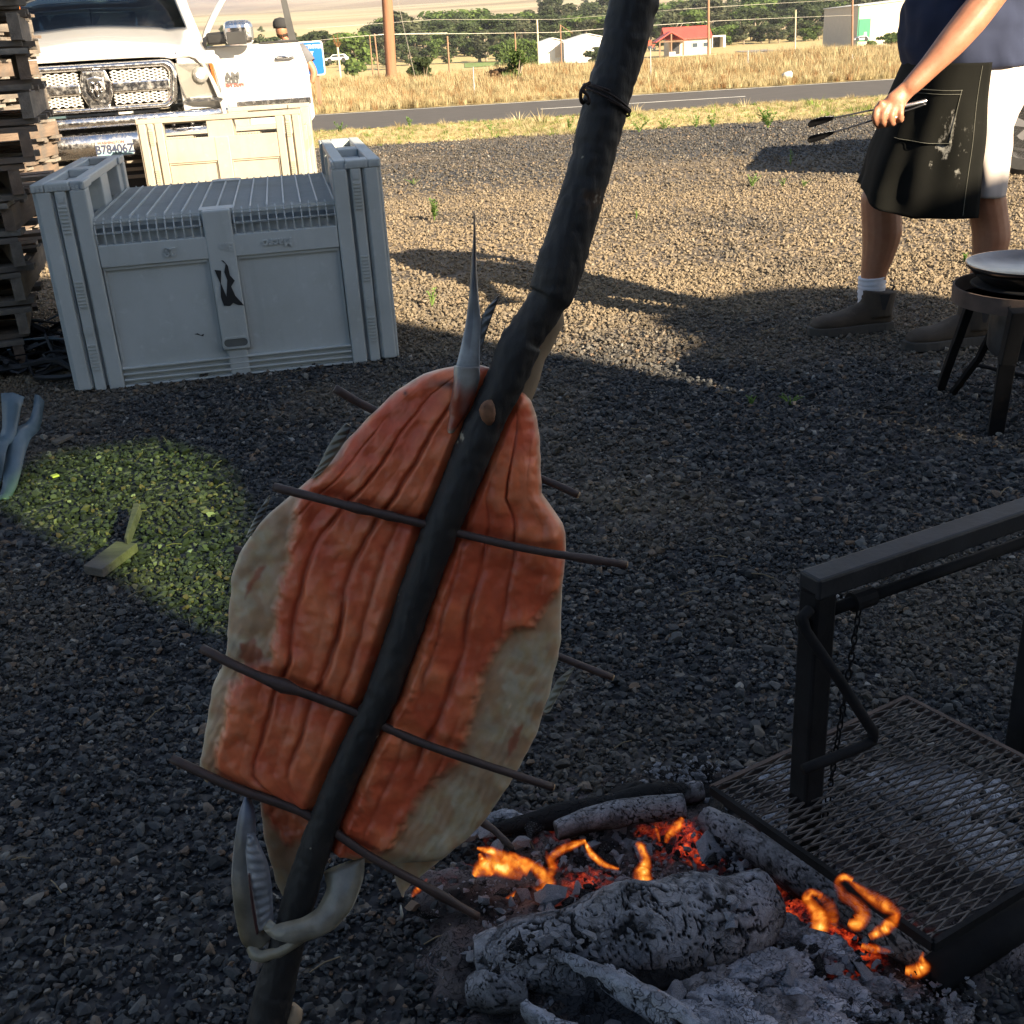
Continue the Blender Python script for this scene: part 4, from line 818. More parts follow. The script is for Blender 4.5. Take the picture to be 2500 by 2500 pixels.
b_ = MB(); b_.bx((-.53, -.055, gm-.038), (-.11, .0, gm+.038)); b_.bx((.11, -.055, gm-.038), (.53, .0, gm+.038)); b_.prism([(-.085, -.05, gz1-.05), (.085, -.05, gz1-.05), (.11, -.06, gm+.04), (.11, -.06, gm-.04), (.075, -.05, gz0+.05), (-.075, -.05, gz0+.05), (-.11, -.06, gm-.04), (-.11, -.06, gm+.04)], (0, .05, 0)); b_.build('grille_crossbars', M_chrome, truck, bevel=.012)
MB().bx((-.56, .05, gz0+.03), (.56, .07, gz1-.03)).build('grille_backing', M_blackpl, truck)
for sx in (-1, 1):
    for (za, zb) in ((gm+.045, gz1-.068), (gz0+.068, gm-.045)):
        b_ = MB(); x0, x1 = .115, .52; nr = 6; NC = 14
        for r_ in range(nr+1):
            z = za+(zb-za)*r_/nr
            P = [(sx*(x0+(x1-x0)*k/NC), -.012, z+(.0085 if (k+r_) % 2 else -.0085)) for k in range(NC+1)]
            for p, q in zip(P, P[1:]): b_.bar(p, q, .03, .0085)
            if r_ < nr:
                for k in range(NC+1):
                    if (k+r_) % 2: x = sx*(x0+(x1-x0)*k/NC); b_.bx((x-.004, -.022, z+.008), (x+.004, .005, z+(zb-za)/nr-.008))
        b_.build('grille_mesh', M_satin, truck)
# badge: shield with a plain horned head
bd = MB(); bd.prism([(x, -.075, gm+z) for x, z in ((-.062, .07), (0, .085), (.062, .07), (.064, -.01), (.03, -.075), (0, -.09), (-.03, -.075), (-.064, -.01))], (0, .02, 0)); bo = bd.build('badge', M_chrome, truck, bevel=.008)
q = MB(); q.prism([(x, -.08, gm+z) for x, z in ((-.048, .056), (0, .068), (.048, .056), (.05, -.008), (.022, -.062), (0, -.072), (-.022, -.062), (-.05, -.008))], (0, .006, 0)); q.build('badge_field', M_blackpl, bo)
q = MB(); q.prism([(x, -.092, gm+z) for x, z in ((-.016, .03), (.016, .03), (.018, -.01), (.01, -.055), (-.01, -.055), (-.018, -.01))], (0, .014, 0))
for s in (-1, 1): q.tube(resample([(s*.008, -.09, gm+.035), (s*.03, -.094, gm+.042), (s*.044, -.094, gm+.018), (s*.04, -.094, gm-.018), (s*.026, -.094, gm-.022), (s*.028, -.094, gm+.002)], 14), [.011]*4+[.009]*5+[.005]*5, 7)
q.build('badge_emblem', M_chrome, bo, smooth=True)
# headlights
M_lampback = simple('lamp_reflector', (.30, .29, .27), .35, .3, var=.1, bump=0); M_amber = simple('amber_reflector', (.8, .16, .02), .3, var=.05, bump=0); M_glare = simple('lamp_glare', (1, 1, .95), .3, bump=0, emit=((1, .95, .85), 6))
for s in (-1, 1):
    hz1, hz0 = 1.085, .84; pts = [(.585, -.01, hz1-.0), (.86, .06, hz1-.01), (.905, .1, hz0+.03), (.885, .08, hz0), (.63, 0, hz0+.0), (.60, -.01, hz0+.1)]
    hl = MB().prism([(s*x, y, z) for x, y, z in pts], (0, .05, 0)).build('headlight', M_lampback, truck)
    MB().prism([(s*x, y-.03, z) for x, y, z in pts], (0, .004, 0)).build('lens', M_clear, hl); MB().prism([(s*x, y-.012, z) for x, y, z in ((.84, .05, hz1-.015), (.87, .06, hz1-.02), (.90, .09, hz0+.05), (.86, .06, hz0+.06))], (0, .01, 0)).build('side_reflector', M_amber, hl)
    MB().lathe([(.0, -.02), (.052, -.018), (.06, 0), (.06, .03)], (s*.76, .02, hz1-.09), 20, 'y').build('bulb_housing', M_lampback, hl, smooth=True)
    if s > 0: MB().ball((s*.76, -.005, hz1-.09), .026, 12).build('bulb', M_glare, hl, smooth=True)  # bright glare in the headlight drawn as a glowing bulb
    b_ = MB(); b_.bx((s*.62, -.01, hz0-.035), (s*.9, .09, hz0-.012)); b_.build('lamp_trim', M_chrome, hl)
# bumper with recesses
bz1, bz0 = zt(322), zt(384)
b_ = MB(); rows = []
for k in range(31):
    a = k/15-1; x = a*.97; y = -.13+.2*abs(a)**5; rows.append([(x, y+.05, bz1), (x, y-.01, bz1-.02), (x, y-.02, (bz1+bz0)/2), (x, y, bz0+.02), (x, y+.06, bz0)])
b_.grid(rows); b_.build('bumper', M_chrome, truck, smooth=True, solid=.01)
uz1, uz0 = zt(283), zt(311); b_ = MB(); rows = []
for k in range(31): a = k/15-1; x = a*.93; y = -.07+.16*abs(a)**5; rows.append([(x, y+.03, uz1), (x, y-.02, uz1-.012), (x, y-.02, uz0+.01), (x, y+.04, uz0)])
b_.grid(rows).build('bumper_upper', M_chrome, truck, smooth=True, solid=.008)
MB().bx((-.9, .04, bz1-.03), (.9, .1, uz0+.02)).build('bumper_gap', M_blackpl, truck); MB().bx((-.85, -.0, .2), (.85, .1, bz0+.01)).build('air_dam', M_blackpl, truck)
for s in (-1, 1): b_ = MB(); b_.tube(resample([(s*.5, -.1, bz1+.02), (s*.52, -.16, bz1+.06), (s*.62, -.17, bz1+.06), (s*.64, -.1, bz1+.02)], 12), .018, 8); b_.build('tow_hook', M_blackpl, truck, smooth=True)
for k in range(3): MB().bx((-.8, -.02, bz0-.06-.055*k), (.8, .02, bz0-.035-.055*k)).build('lower_slat', simple('dull_metal_slat', (.25, .22, .18), .5, .6, bump=.1) if k == 0 else bpy.data.materials['dull_metal_slat'], truck)
# licence plate
M_plate = simple('plate_white', (.34, .34, .33), .45, var=.05, scale=9, bump=0); M_plateblue = simple('plate_pale_blue', (.22, .36, .40), .45, bump=0); M_platenum = simple('plate_blue_figures', (.02, .03, .07), .5, bump=0); M_red = simple('red_print', (.65, .10, .08), .5, bump=0)
px0, px1 = xt(231, 340), xt(323, 340); pz1, pz0 = zt(338, 277), zt(378, 277); pl = thing('plate_tmp', None, None); bpy.data.objects.remove(pl)
po = MB().prism(rrect(px0, pz0, px1, pz1, .012, -.165), (0, .006, 0)).build('licence_plate', M_plate, truck); pc = (px0+px1)/2; ph = pz1-pz0
MB().bx((px0+.006, -.1662, pz0+.006), (px1-.006, -.165, pz0+ph*.3)).build('plate_band', M_plateblue, po)
text_mesh('plate_number', 'B78406Z', .087, M_platenum, po, MX(pc, -.168, pz0+ph*.42), .001, sx=.86, bold=.0022); text_mesh('plate_state', 'WASHINGTON', .028, M_red, po, MX(pc-.02, -.168, pz1-.018), .001, bold=.0005)
# cab --------------------------------------------------------------
cy = 1.28; wy, wz0 = cy+.02, 1.30
gl = [(-.80, wy, wz0+.0), (-.4, wy-.03, wz0+.035), (0, wy-.04, wz0+.045), (.4, wy-.03, wz0+.035), (.80, wy, wz0), (.70, wy+.62, 1.84), (0, wy+.56, 1.87), (-.70, wy+.62, 1.84)]
top_ = [(-.70, wy+.62, 1.80), (-.35, wy+.59, 1.83), (0, wy+.58, 1.84), (.35, wy+.59, 1.83), (.70, wy+.62, 1.80)]
MB().grid([gl[:5], top_]).build('windshield', M_glass, truck, smooth=True, solid=.006)
b_ = MB()
for s in (-1, 1): b_.tube([(s*.84, wy-.04, wz0-.05), (s*.82, wy+.05, wz0+.06), (s*.735, wy+.60, 1.80), (s*.70, wy+1.0, 1.87)], [.05, .045, .045, .045], 10, squash=1.3)
b_.build('a_pillar', M_paint_w, truck, smooth=True)
b_ = MB(); b_.grid([[(-.76, wy+.6, 1.81), (-.4, wy+.57, 1.86), (0, wy+.56, 1.875), (.4, wy+.57, 1.86), (.76, wy+.6, 1.81)], [(-.78, wy+1.2, 1.88), (-.4, wy+1.2, 1.93), (0, wy+1.2, 1.94), (.4, wy+1.2, 1.93), (.78, wy+1.2, 1.88)], [(-.76, wy+2.4, 1.83), (-.4, wy+2.4, 1.87), (0, wy+2.4, 1.88), (.4, wy+2.4, 1.87), (.76, wy+2.4, 1.83)]]); b_.build('cab_roof', M_paint_w, truck, smooth=True, solid=.05)
b_ = MB(); b_.bx((-.95, wy+.1, .5), (-.88, wy+2.45, 1.27)); b_.bx((.88, wy+1.15, .5), (.95, wy+2.45, 1.27)); b_.bx((-.88, wy+2.4, .5), (.88, wy+2.46, 1.30))
for s in (-1, 1):
    b_.bar((s*.9, wy+1.15, 1.25), (s*.77, wy+1.2, 1.86), .06, .09); b_.bar((s*.9, wy+2.42, 1.25), (s*.76, wy+2.4, 1.86), .1, .09)
b_.bx((-.8, wy+2.4, 1.74), (.8, wy+2.46, 1.84)); b_.build('cab_side', M_paint_w, truck)
MB().bx((-.8, wy+2.41, 1.30), (.8, wy+2.43, 1.75)).build('rear_window', M_glass, truck); b_ = MB(); b_.bx((-.26, wy+2.38, 1.3), (-.235, wy+2.41, 1.75)); b_.bx((.235, wy+2.38, 1.3), (.26, wy+2.41, 1.75)); b_.build('rear_window_bar', M_blackpl, truck)
MB().bx((-.88, wy+.06, .45), (.88, wy+2.4, .5)).build('cab_floor', M_int, truck); b_ = MB(); b_.bx((-.84, wy+.02, .9), (.84, wy+.42, 1.27)); b_.build('dashboard', M_int, truck, bevel=.05)
for s in (-1, 1):
    st = MB().bx((s*.42-.25, wy+1.1, 1.0), (s*.42+.25, wy+1.24, 1.5)).build('seat', M_int, truck, bevel=.05); MB().box((s*.42, wy+1.16, 1.61), (.27, .11, .2)).build('headrest', M_int, st, bevel=.045); MB().bx((s*.42-.25, wy+.7, .8), (s*.42+.25, wy+1.2, 1.0)).build('seat_cushion', M_int, st, bevel=.05)
MB().tube([(.40+.18*math.cos(a), wy+.48+.07*math.sin(a), 1.27+.17*math.sin(a)) for a in np.linspace(0, 6.283, 25)[:-1]], .014, 8, closed=True).build('steering_wheel', M_blackpl, truck, smooth=True)
b_ = MB(); b_.box((.02, wy+.52, 1.74), (.24, .03, .07)); b_.tube([(.02, wy+.5, 1.77), (.02, wy+.53, 1.84)], .01, 6); b_.build('rear_view_mirror', M_blackpl, truck, bevel=.01)
MB().lathe([(0, 0), (.07, .01), (.075, .05), (.06, .12), (0, .14)], (-.03, wy+1.9, 1.28), 12).build('rear_headrest', M_int, truck, smooth=True)
for s, x0 in ((-1, -.62), (1, .02)): MB().tube([(x0, wy-.03, wz0+.04), (x0+.25, wy+.0, wz0+.07), (x0+.52, wy-.02, wz0+.05)], .009, 6).build('wiper', M_blackpl, truck)
hg = MB(); P = [(-.68, 1.68), (-.62, 1.72), (-.58, 1.70), (-.585, 1.62), (-.60, 1.50), (-.63, 1.40), (-.70, 1.36), (-.735, 1.34), (-.735, 1.42), (-.72, 1.52)]
hg.prism([(x+.02, wy+.16+.9*(z-1.35), z) for x, z in P], (0, .01, 0)); hg.build('hanging_pale_tag', simple('pale_green_tag', (.45, .6, .4), .6, bump=0), truck)
# bed, wheels
b_ = MB(); b_.bx((-.95, wy+2.52, .6), (-.88, wy+4.3, 1.22)); b_.bx((.88, wy+2.52, .6), (.95, wy+4.3, 1.22)); b_.bx((-.88, wy+4.24, .6), (.88, wy+4.3, 1.22)); b_.bx((-.88, wy+2.52, .6), (.88, wy+4.24, .66)); b_.bx((-.88, wy+2.52, .66), (.88, wy+2.57, 1.22)); b_.build('cargo_bed', M_paint_w, truck, bevel=.02)
for s in (-1, 1):
    for yy in (.72, 4.35):
        wh = MB().lathe([(.2, -.13), (.36, -.13), (.395, -.09), (.395, .09), (.36, .13), (.2, .13)], (s*.80, yy, .392), 32, 'x').build('wheel', M_tyre, truck, smooth=True, angle=40); MB().lathe([(0, .06), (.07, .07), (.09, .03), (.2, .05), (.21, .12)], (s*.80, yy, .392), 24, 'x').build('rim', M_rim, wh, smooth=True)
# open driver door: outer skin turned towards the front ---------------------------------
DY = TY+wy+.10; hinge = Vector((.93, wy+.10, 0))
dr = bpy.data.objects.new('open_door', None); C.objects.link(dr); dr.parent = truck; dr.location = hinge; DW = math.radians(9); dr.rotation_euler = (0, 0, DW-TYAW); H0 = T0+Matrix.Rotation(TYAW, 3, 'Z') @ hinge; tag(dr, 'driver door swung wide open, lettering on its outer skin')
def dX(px, py=180): return on_plane(px, py, H0, DW)[0]
def dZ(py, px=650): return on_plane(px, py, H0, DW)[1]
x1 = dX(754); zb, zs = dZ(105), dZ(240, 640); z_bot = .52; x0 = -.06
MB().prism([(x0, 0, z_bot), (x0, 0, zb-.02), (x0+.06, 0, zb), (dX(738), 0, zb), (x1, 0, zb-.2), (x1+.01, 0, z_bot+.05), (x1-.04, 0, z_bot)], (0, .07, 0)).build('door_skin', M_paint_w, dr, bevel=.018)
MB().bx((x0+.25, -.018, dZ(258)), (x1-.005, .0, dZ(243))).build('door_moulding', M_chrome, dr, bevel=.006); MB().bx((dX(645), -.006, zb-.004), (dX(738), .05, zb+.012)).build('window_seal', M_blackpl, dr)
ho = MB(); ho.tube([(dX(680), -.0, dZ(143)), (dX(684), -.04, dZ(142)), (dX(718), -.04, dZ(142)), (dX(722), 0, dZ(143))], .013, 8); ho.build('door_handle', M_chrome, dr, smooth=True)
b_ = MB(); fr = [(x0+.02, .03, zb), (x0+.10, .035, zb+.16), (x0+.3, .04, zb+.42), (x0+.5, .045, zb+.55), (x0+.75, .05, zb+.61), (dX(700), .05, zb+.62)]
b_.tube(resample(fr, 16), .03, 8, squash=.8); b_.build('window_frame', M_paint_w, dr, smooth=True)
b_ = MB(); b_.prism([(dX(716), .01, zb), (dX(734), .01, zb), (dX(712), .01, zb+.64), (dX(700), .01, zb+.64)], (0, .06, 0)); b_.build('b_pillar_trim', simple('dark_grey_trim', (.045, .045, .045), .5, bump=0), dr)
MB().bx((x0-.012, -.004, z_bot), (x0+.004, .04, zb-.03)).build('hinge_gap_shade', M_blackpl, dr)  # dark strip standing in for the shade of the door gap
mp_ = MB(); mz = dZ(92, 580); mp_.bar((dX(520), -.03, mz), (dX(608), -.1, mz+.01), .09, .1); mirror = mp_.build('mirror_arm', M_blackpl, dr, bevel=.02)
q = MB(); c_ = (dX(598), -.12, dZ(80, 600)); q.box(c_, (.25, .13, .2)); q.build('mirror_cap', M_chrome, mirror, bevel=.06, seg=4); MB().box((c_[0]-.02, c_[1]-.075, c_[2]-.04), (.16, .01, .1)).build('mirror_inset', M_blackpl, mirror, bevel=.02)
M_badge = simple('badge_grey', (.10, .10, .10), .5, .1, bump=0)
text_mesh('badge_lettering', 'RAM', .078, M_badge, dr, MX(dX(558), -.006, dZ(186, 560)), .004, sx=1.15, bold=.003); text_mesh('badge_lettering', '2500', .07, M_badge, dr, MX(dX(557), -.006, dZ(199, 560)), .004, sx=1.15, bold=.003); text_mesh('badge_lettering', 'HEAVY DUTY', .034, M_red, dr, MX(dX(564), -.006, dZ(209, 560)), .004, sx=1.0, bold=.002)
# ================================================================== WHITE CAR at the right edge
wc = AY(2512, 345, 8.15); car = thing('parked_car', 'white car parked at the right edge, its silver front wheel showing', 'car', (wc.x, 8.15, 0), -.32)
M_cw = simple('white_paint_shade_tint', (.66, .68, .74), .3, var=.02, bump=0, coat=.5)  # blue of the shaded side put into the white body colour
WR = .335
prof2 = [(-.62, .26), (-.36, .26)]+[(.0+.40*math.cos(a), WR+.40*math.sin(a)) for a in np.linspace(math.pi-.15, .15, 12)]+[(.45, .26), (2.35, .26)]+[(2.75+.40*math.cos(a), WR+.40*math.sin(a)) for a in np.linspace(math.pi-.15, .15, 12)]+[(3.2, .3), (3.6, .36), (3.65, .8), (3.6, .98), (3.0, 1.02), (.75, .99), (.1, .93), (-.45, .82), (-.78, .66), (-.82, .45)]
MB().prism([(x, 0, z) for x, z in prof2], (0, 1.75, 0)).build('body', M_cw, car, bevel=.05, seg=3)
MB().prism([(x, .12, z) for x, z in ((.55, .97), (1.35, 1.42), (2.6, 1.46), (3.35, 1.0))], (0, 1.5, 0)).build('cabin', M_cw, car, bevel=.06); MB().prism([(x, .112, z) for x, z in ((.75, 1.02), (1.4, 1.38), (2.5, 1.41), (3.1, 1.03))], (0, .006, 0)).build('side_window', M_glass_dark, car)
MB().bx((-.80, .1, .45), (-.72, .6, .6)).build('headlight', M_clear, car, bevel=.02); MB().box((.62, -.08, 1.0), (.12, .16, .12)).build('mirror', M_cw, car, bevel=.03)
for xx in (0, 2.75):
    for yy in (.02, 1.52):
        w_ = MB().lathe([(.2, 0), (.3, 0), (WR, .03), (WR, .18), (.3, .21), (.2, .21)], (xx, yy, WR), 36, 'y').build('wheel', M_tyre, car, smooth=True, angle=40); q = MB(); q.lathe([(.225, .0), (.235, .012), (.225, .03), (.2, .10), (.0, .1)], (xx, yy, WR), 36, 'y')
        for k in range(5):
            a = 2*math.pi*k/5+.3
            for da in (-.13, .13): q.bar(Vector((xx+.03*math.cos(a), yy+.012, WR+.03*math.sin(a))), Vector((xx+.225*math.cos(a+da), yy+.02, WR+.225*math.sin(a+da))), .034, .03, up=Vector((0, 1, 0)))
        q.lathe([(0, -.0), (.04, .002), (.045, .03)], (xx, yy, WR), 16, 'y'); q.build('rim', M_rim, w_)
# ================================================================== ROASTING STICK AND SALMON
SB = Gs(452, 2010); STY_B = SB.y; STop = AYs(1193, 0, 1.16)
ax = (STop-SB); 
FN = Vector((-.10, -1, 0)); FN = (FN - ax.normalized()*FN.dot(ax.normalized())).normalized()   # fish plane faces the eye
if FN.y > 0: FN = -FN
def FP(x, y, off=0.0):
    d = ray(x*K, y*K); t = (SB-EYE).dot(FN)/d.dot(FN); return EYE+d*t+FN*off
# centre line of the pole in picture units and its width
ctr = [(-330, 1290, 108), (-150, 1238, 108), (0, 1195, 100), (100, 1172, 92), (200, 1140, 92), (300, 1117, 86), (400, 1088, 90), (500, 1056, 97), (560, 1038, 90), (640, 985, 88), (720, 952, 84), (800, 912, 80), (900, 872, 78), (1000, 830, 76), (1100, 793, 74), (1200, 760, 70), (1300, 725, 68), (1370, 690, 66), (1450, 653, 66), (1550, 612, 64), (1650, 578, 66), (1750, 552, 66), (1850, 524, 78), (1932, 506, 82), (2020, 482, 84), (2060, 470, 70)]
cy_ = [c[0] for c in ctr]; cx_ = [c[1] for c in ctr]; cw_ = [c[2] for c in ctr]
stick = thing('roasting_stick', 'thick charred bark-covered wooden pole leaning over the fire', 'pole', SB)
def bark_mat():
    m_, t, b = new_mat('charred_bark'); n = noise_tex(t, 14, 7, rough=.7, stretch=(1, 1, .35)); n2 = noise_tex(t, 45, 5); n3 = noise_tex(t, 7, 5)
    col = ramp(t, n.outputs[0], [(.3, (.006, .006, .007)), (.55, (.018, .016, .015)), (.72, (.045, .035, .026))]); col = mix(t, ramp(t, n3.outputs[0], [(.66, 0.0), (.71, .8)]), col, (.10, .05, .022))
    n4 = noise_tex(t, 32, 3); col = mix(t, ramp(t, n4.outputs[0], [(.72, 0.0), (.745, .9)]), col, (.30, .26, .19))
    t.links.new(col, b.inputs[0]); b.inputs['Roughness'].default_value = .62; b.inputs['Specular IOR Level'].default_value = .45; add_bump(t, b, n.outputs[0], .5, .008); return m_
M_barkc = bark_mat(); NP_ = 420
def pole_mesh(ys_, off, n=64, wf=1.0, dx=0, back=0, seed=0, arc=None):
    b_ = MB(); L = []; R_ = []
    Y_ = np.linspace(ys_[0], ys_[1], NP_)
    for y in Y_: L.append(FP(lerp(y, cy_, cx_)+dx, y, off)); 
    for i, y in enumerate(Y_):
        p = L[i]; t = L[min(i+1, NP_-1)]-L[max(i-1, 0)]; slope = t.normalized(); dist = (p-EYE).dot(CW); w_h = lerp(y, cy_, cw_)*K/FPX*dist; cosl = abs(slope.dot(CU)); R_.append(w_h/2*cosl*wf)
    b_.tube(L, R_, n, jit=.04, nz=seed); return b_
o = pole_mesh((-330, 2060), .014).build('main_pole', M_barkc, stick, smooth=True, world=True); 
for v in o.data.vertices:
    q = v.co; q2 = Vector((q.x*70, q.y*70, q.z*18)); rd = abs(mn.noise(q2)); v.co += v.normal*(.0009*mn.noise(q*120)+.0006*max(0, mn.noise(q*26))-.0012*max(0, .2-rd)*4+.0018*max(0, mn.noise(q*9+Vector((4, 0, 0)))-.35))
# the split back half seen as a pale edge right of the pole
M_split = simple('split_wood_face', (.30, .22, .14), .8, var=.3, scale=10, bump=.5, bd=.002, stretch=(1, 1, .1))
P = [FP(x, y, -.022) for x, y in ((1070, 480), (1062, 540), (1033, 600), (1004, 660), (975, 735), (940, 800), (890, 900), (840, 1000))]
MB().tube(resample(P, 30), [.006]*3+[.012]*3+[.019]*24, 12, jit=.12).build('split_half', M_split, stick, smooth=True, world=True)
kb = MB().ball(FP(923, 770, .033), .0085, 12, (1, .5, 1.5), .3).build('knot', simple('knot_wood', (.22, .10, .05), .6, var=.4, scale=120, bump=.3), stick, smooth=True, world=True)
MB().ball(FP(500, 1905, .01)+CR*.035, .011, 10, (1, 1, 1.3), .5, 3).build('knot', M_split, stick, smooth=True, world=True)
# wire wrapped round the pole
M_iron = simple('rusty_dark_wire', (.045, .03, .025), .6, .5, var=.4, scale=60, bump=.3)
def wraps(yc, tilt, turns, r_w, name, px=0):
    P = []; c = FP(lerp(yc, cy_, cx_), yc, .014); t = (FP(lerp(yc-20, cy_, cx_), yc-20, .006)-FP(lerp(yc+20, cy_, cx_), yc+20, .006)).normalized(); a = FN; s = t.cross(a).normalized(); R0 = lerp(yc, cy_, cw_)/2*K/FPX*(c-EYE).dot(CW)*abs(t.dot(CU))*1.07+.0015
    for k in range(turns*20+1): w = 2*math.pi*k/20; P.append(c+a*math.cos(w)*R0+s*math.sin(w)*R0+t*(.0016*k/20*1.6+.001*math.sin(w*1.7)+tilt*math.sin(w)))
    b_ = MB(); b_.tube(P, r_w, 6); return b_, c, t, s, R0
b_, c, t_v, s_v, R0 = wraps(200, -.005, 3, .0012, 'w')
tail = [FP(1100, 200, .035), FP(1094, 206, .04), FP(1090, 192, .045), FP(1096, 178, .045), FP(1108, 168, .036)]
b_.tube(resample(tail, 14), .0018, 6); b_.tube(resample([FP(1098, 200, .04), FP(1106, 208, .042), FP(1103, 193, .044), FP(1093, 186, .046)], 12), .0016, 6); b_.build('wire_binding', M_iron, stick, smooth=True, world=True)
# skewers -------------------------------------------------------------
M_skew = simple('brown_skewer_bark', (.050, .028, .022), .55, var=.35, scale=30, bump=.4, bd=.002, spec=.5); M_skewend = simple('cut_skewer_end', (.42, .26, .13), .7, var=.3, scale=60, bump=.2)
def skewer(pts, offs, w, label, ends=(True, True), seed=0):
    P = [FP(x, y, o_) for (x, y), o_ in zip(pts, offs)]; Q = resample(P, 26); t_ = thing('skewer', label, 'skewer', Q[0], 0, 'brown skewers holding the salmon open'); d0 = (Q[0]-EYE).dot(CW)
    r0 = w*K/FPX*d0/2; b_ = MB(); rr = random.Random(seed); R_ = [r0*(1+.09*mn.noise(Vector((i*.5, seed, 0))))*(1.0-.12*i/25) for i in range(26)]; kn = [rr.randint(4, 22) for _ in range(3)]
    for k in kn: R_[k] *= 1.28
    b_.tube(Q, R_, 12, jit=.1, nz=seed); b_.build('twig', M_skew, t_, smooth=True, world=True)
    for e, i, j in ((ends[0], 0, 1), (ends[1], 25, 24)):
        if e: d = (Q[i]-Q[j]).normalized(); MB().tube([Q[i]-d*.001, Q[i]+d*.0015], [R_[i]*.92, R_[i]*.8], 12).build('cut_end', M_skewend, t_, world=True)
    return t_
skewer([(523, 913), (660, 945), (795, 979), (880, 1002), (1020, 1030), (1178, 1057)], [.016, .024, .02, .018, .024, .018], 17, 'brown skewer across the front of the salmon, uppermost of the front skewers', (False, True), 1)
skewer([(387, 1215), (500, 1262), (665, 1328), (770, 1378), (900, 1420), (1042, 1473)], [.014, .024, .018, .018, .024, .016], 18, 'brown skewer across the front of the salmon, middle one of the front skewers', (False, True), 2)
skewer([(330, 1422), (450, 1472), (585, 1528), (700, 1597), (800, 1650), (903, 1713)], [.012, .018, .012, .02, .022, .018], 18, 'brown skewer across the front of the salmon, lowest one with its end over the fire', (False, False), 3)
skewer([(628, 735), (700, 778), (850, 842), (1020, 908), (1092, 938)], [-.012, -.02, -.024, -.018, -.012], 17, 'brown skewer behind the salmon, its left end showing above the fillet', (False, True), 4)
skewer([(437, 1042), (600, 1090), (850, 1170), (1060, 1252), (1158, 1286)], [-.012, -.022, -.026, -.02, -.012], 16, 'brown skewer behind the salmon, its knotted end showing right of the belly', (False, True), 5)
skewer([(412, 1262), (600, 1400), (800, 1510), (925, 1578), (966, 1612)], [-.012, -.022, -.026, -.02, -.012], 15, 'brown skewer behind the salmon, its end pointing into the left flames', (False, False), 6)
# salmon ---------------------------------------------------------------
rowsLR = [(690, 868, 908), (697, 830, 935), (706, 800, 955), (720, 775, 975), (740, 745, 990), (760, 722, 1003), (790, 692, 1013), (830, 655, 1019), (870, 622, 1021), (905, 584, 1021), (935, 548, 1023), (970, 507, 1048), (990, 488, 1062), (1010, 472, 1068), (1050, 446, 1069), (1100, 432, 1063), (1160, 427, 1060), (1210, 426, 1059), (1250, 418, 1054), (1290, 401, 1045), (1340, 390, 1030), (1400, 380, 1011), (1440, 374, 990), (1456, 378, 982), (1472, 405, 972), (1490, 445, 962), (1505, 480, 950), (1525, 540, 937), (1550, 585, 922), (1570, 604, 905), (1585, 614, 890), (1600, 622, 876), (1612, 640, 858), (1622, 665, 845), (1632, 700, 832)]
yy_ = [r[0] for r in rowsLR]; LL = [r[1] for r in rowsLR]; RR = [r[2] for r in rowsLR]
def seg_dist(px, py, poly):
    """signed distance (inside positive) of arrays of points to a polygon"""
    d = np.full(px.shape, 1e9); inside = np.zeros(px.shape, bool); n = len(poly)
    for i in range(n):
        x0, y0 = poly[i]; x1, y1 = poly[(i+1) % n]; dx, dy = x1-x0, y1-y0; t = np.clip(((px-x0)*dx+(py-y0)*dy)/(dx*dx+dy*dy+1e-9), 0, 1); d = np.minimum(d, np.hypot(px-x0-t*dx, py-y0-t*dy))
        c = ((y0 > py) != (y1 > py)) & (px < (x1-x0)*(py-y0)/(y1-y0+1e-12)+x0); inside ^= c
    return np.where(inside, d, -d)
fleshL = [(870, 680), (745, 738), (722, 758), (690, 795), (655, 830), (640, 868), (600, 905), (578, 915), (566, 955), (560, 1000), (548, 1060), (533, 1120), (525, 1190), (521, 1250), (470, 1262), (440, 1300), (428, 1370), (412, 1430), (420, 1462), (450, 1480), (520, 1500), (570, 1525), (700, 1500), (960, 900), (940, 690)]
fleshR = [(930, 690), (1000, 752), (1019, 830), (1024, 935), (1050, 970), (1071, 1010), (1068, 1070), (1060, 1105), (1030, 1135), (1002, 1178), (965, 1182), (940, 1210), (905, 1270), (888, 1340), (872, 1400), (860, 1430), (800, 1478), (762, 1540), (735, 1590), (700, 1602), (640, 1612), (600, 1590), (600, 1500), (800, 900)]
spot = [[(455, 1215), (480, 1205), (500, 1235), (478, 1262), (452, 1240)], [(470, 1095), (488, 1070), (500, 1068), (478, 1110), (462, 1130)], [(962, 1395), (985, 1362), (992, 1372), (975, 1412), (955, 1440)]]
def nz_arr(x, y, s, seed, oct=3):
    out = np.zeros(len(x)); 
    for i in range(len(x)): out[i] = mn.fractal(Vector((x[i]*s, y[i]*s, seed)), 1, 2, oct)
    return out
M_flesh = attr_mat('salmon_flesh', .40, bump=(170, .20, .0015, (1, .35, .35)), spec=.42, sss=.15, fine=(50, .14))
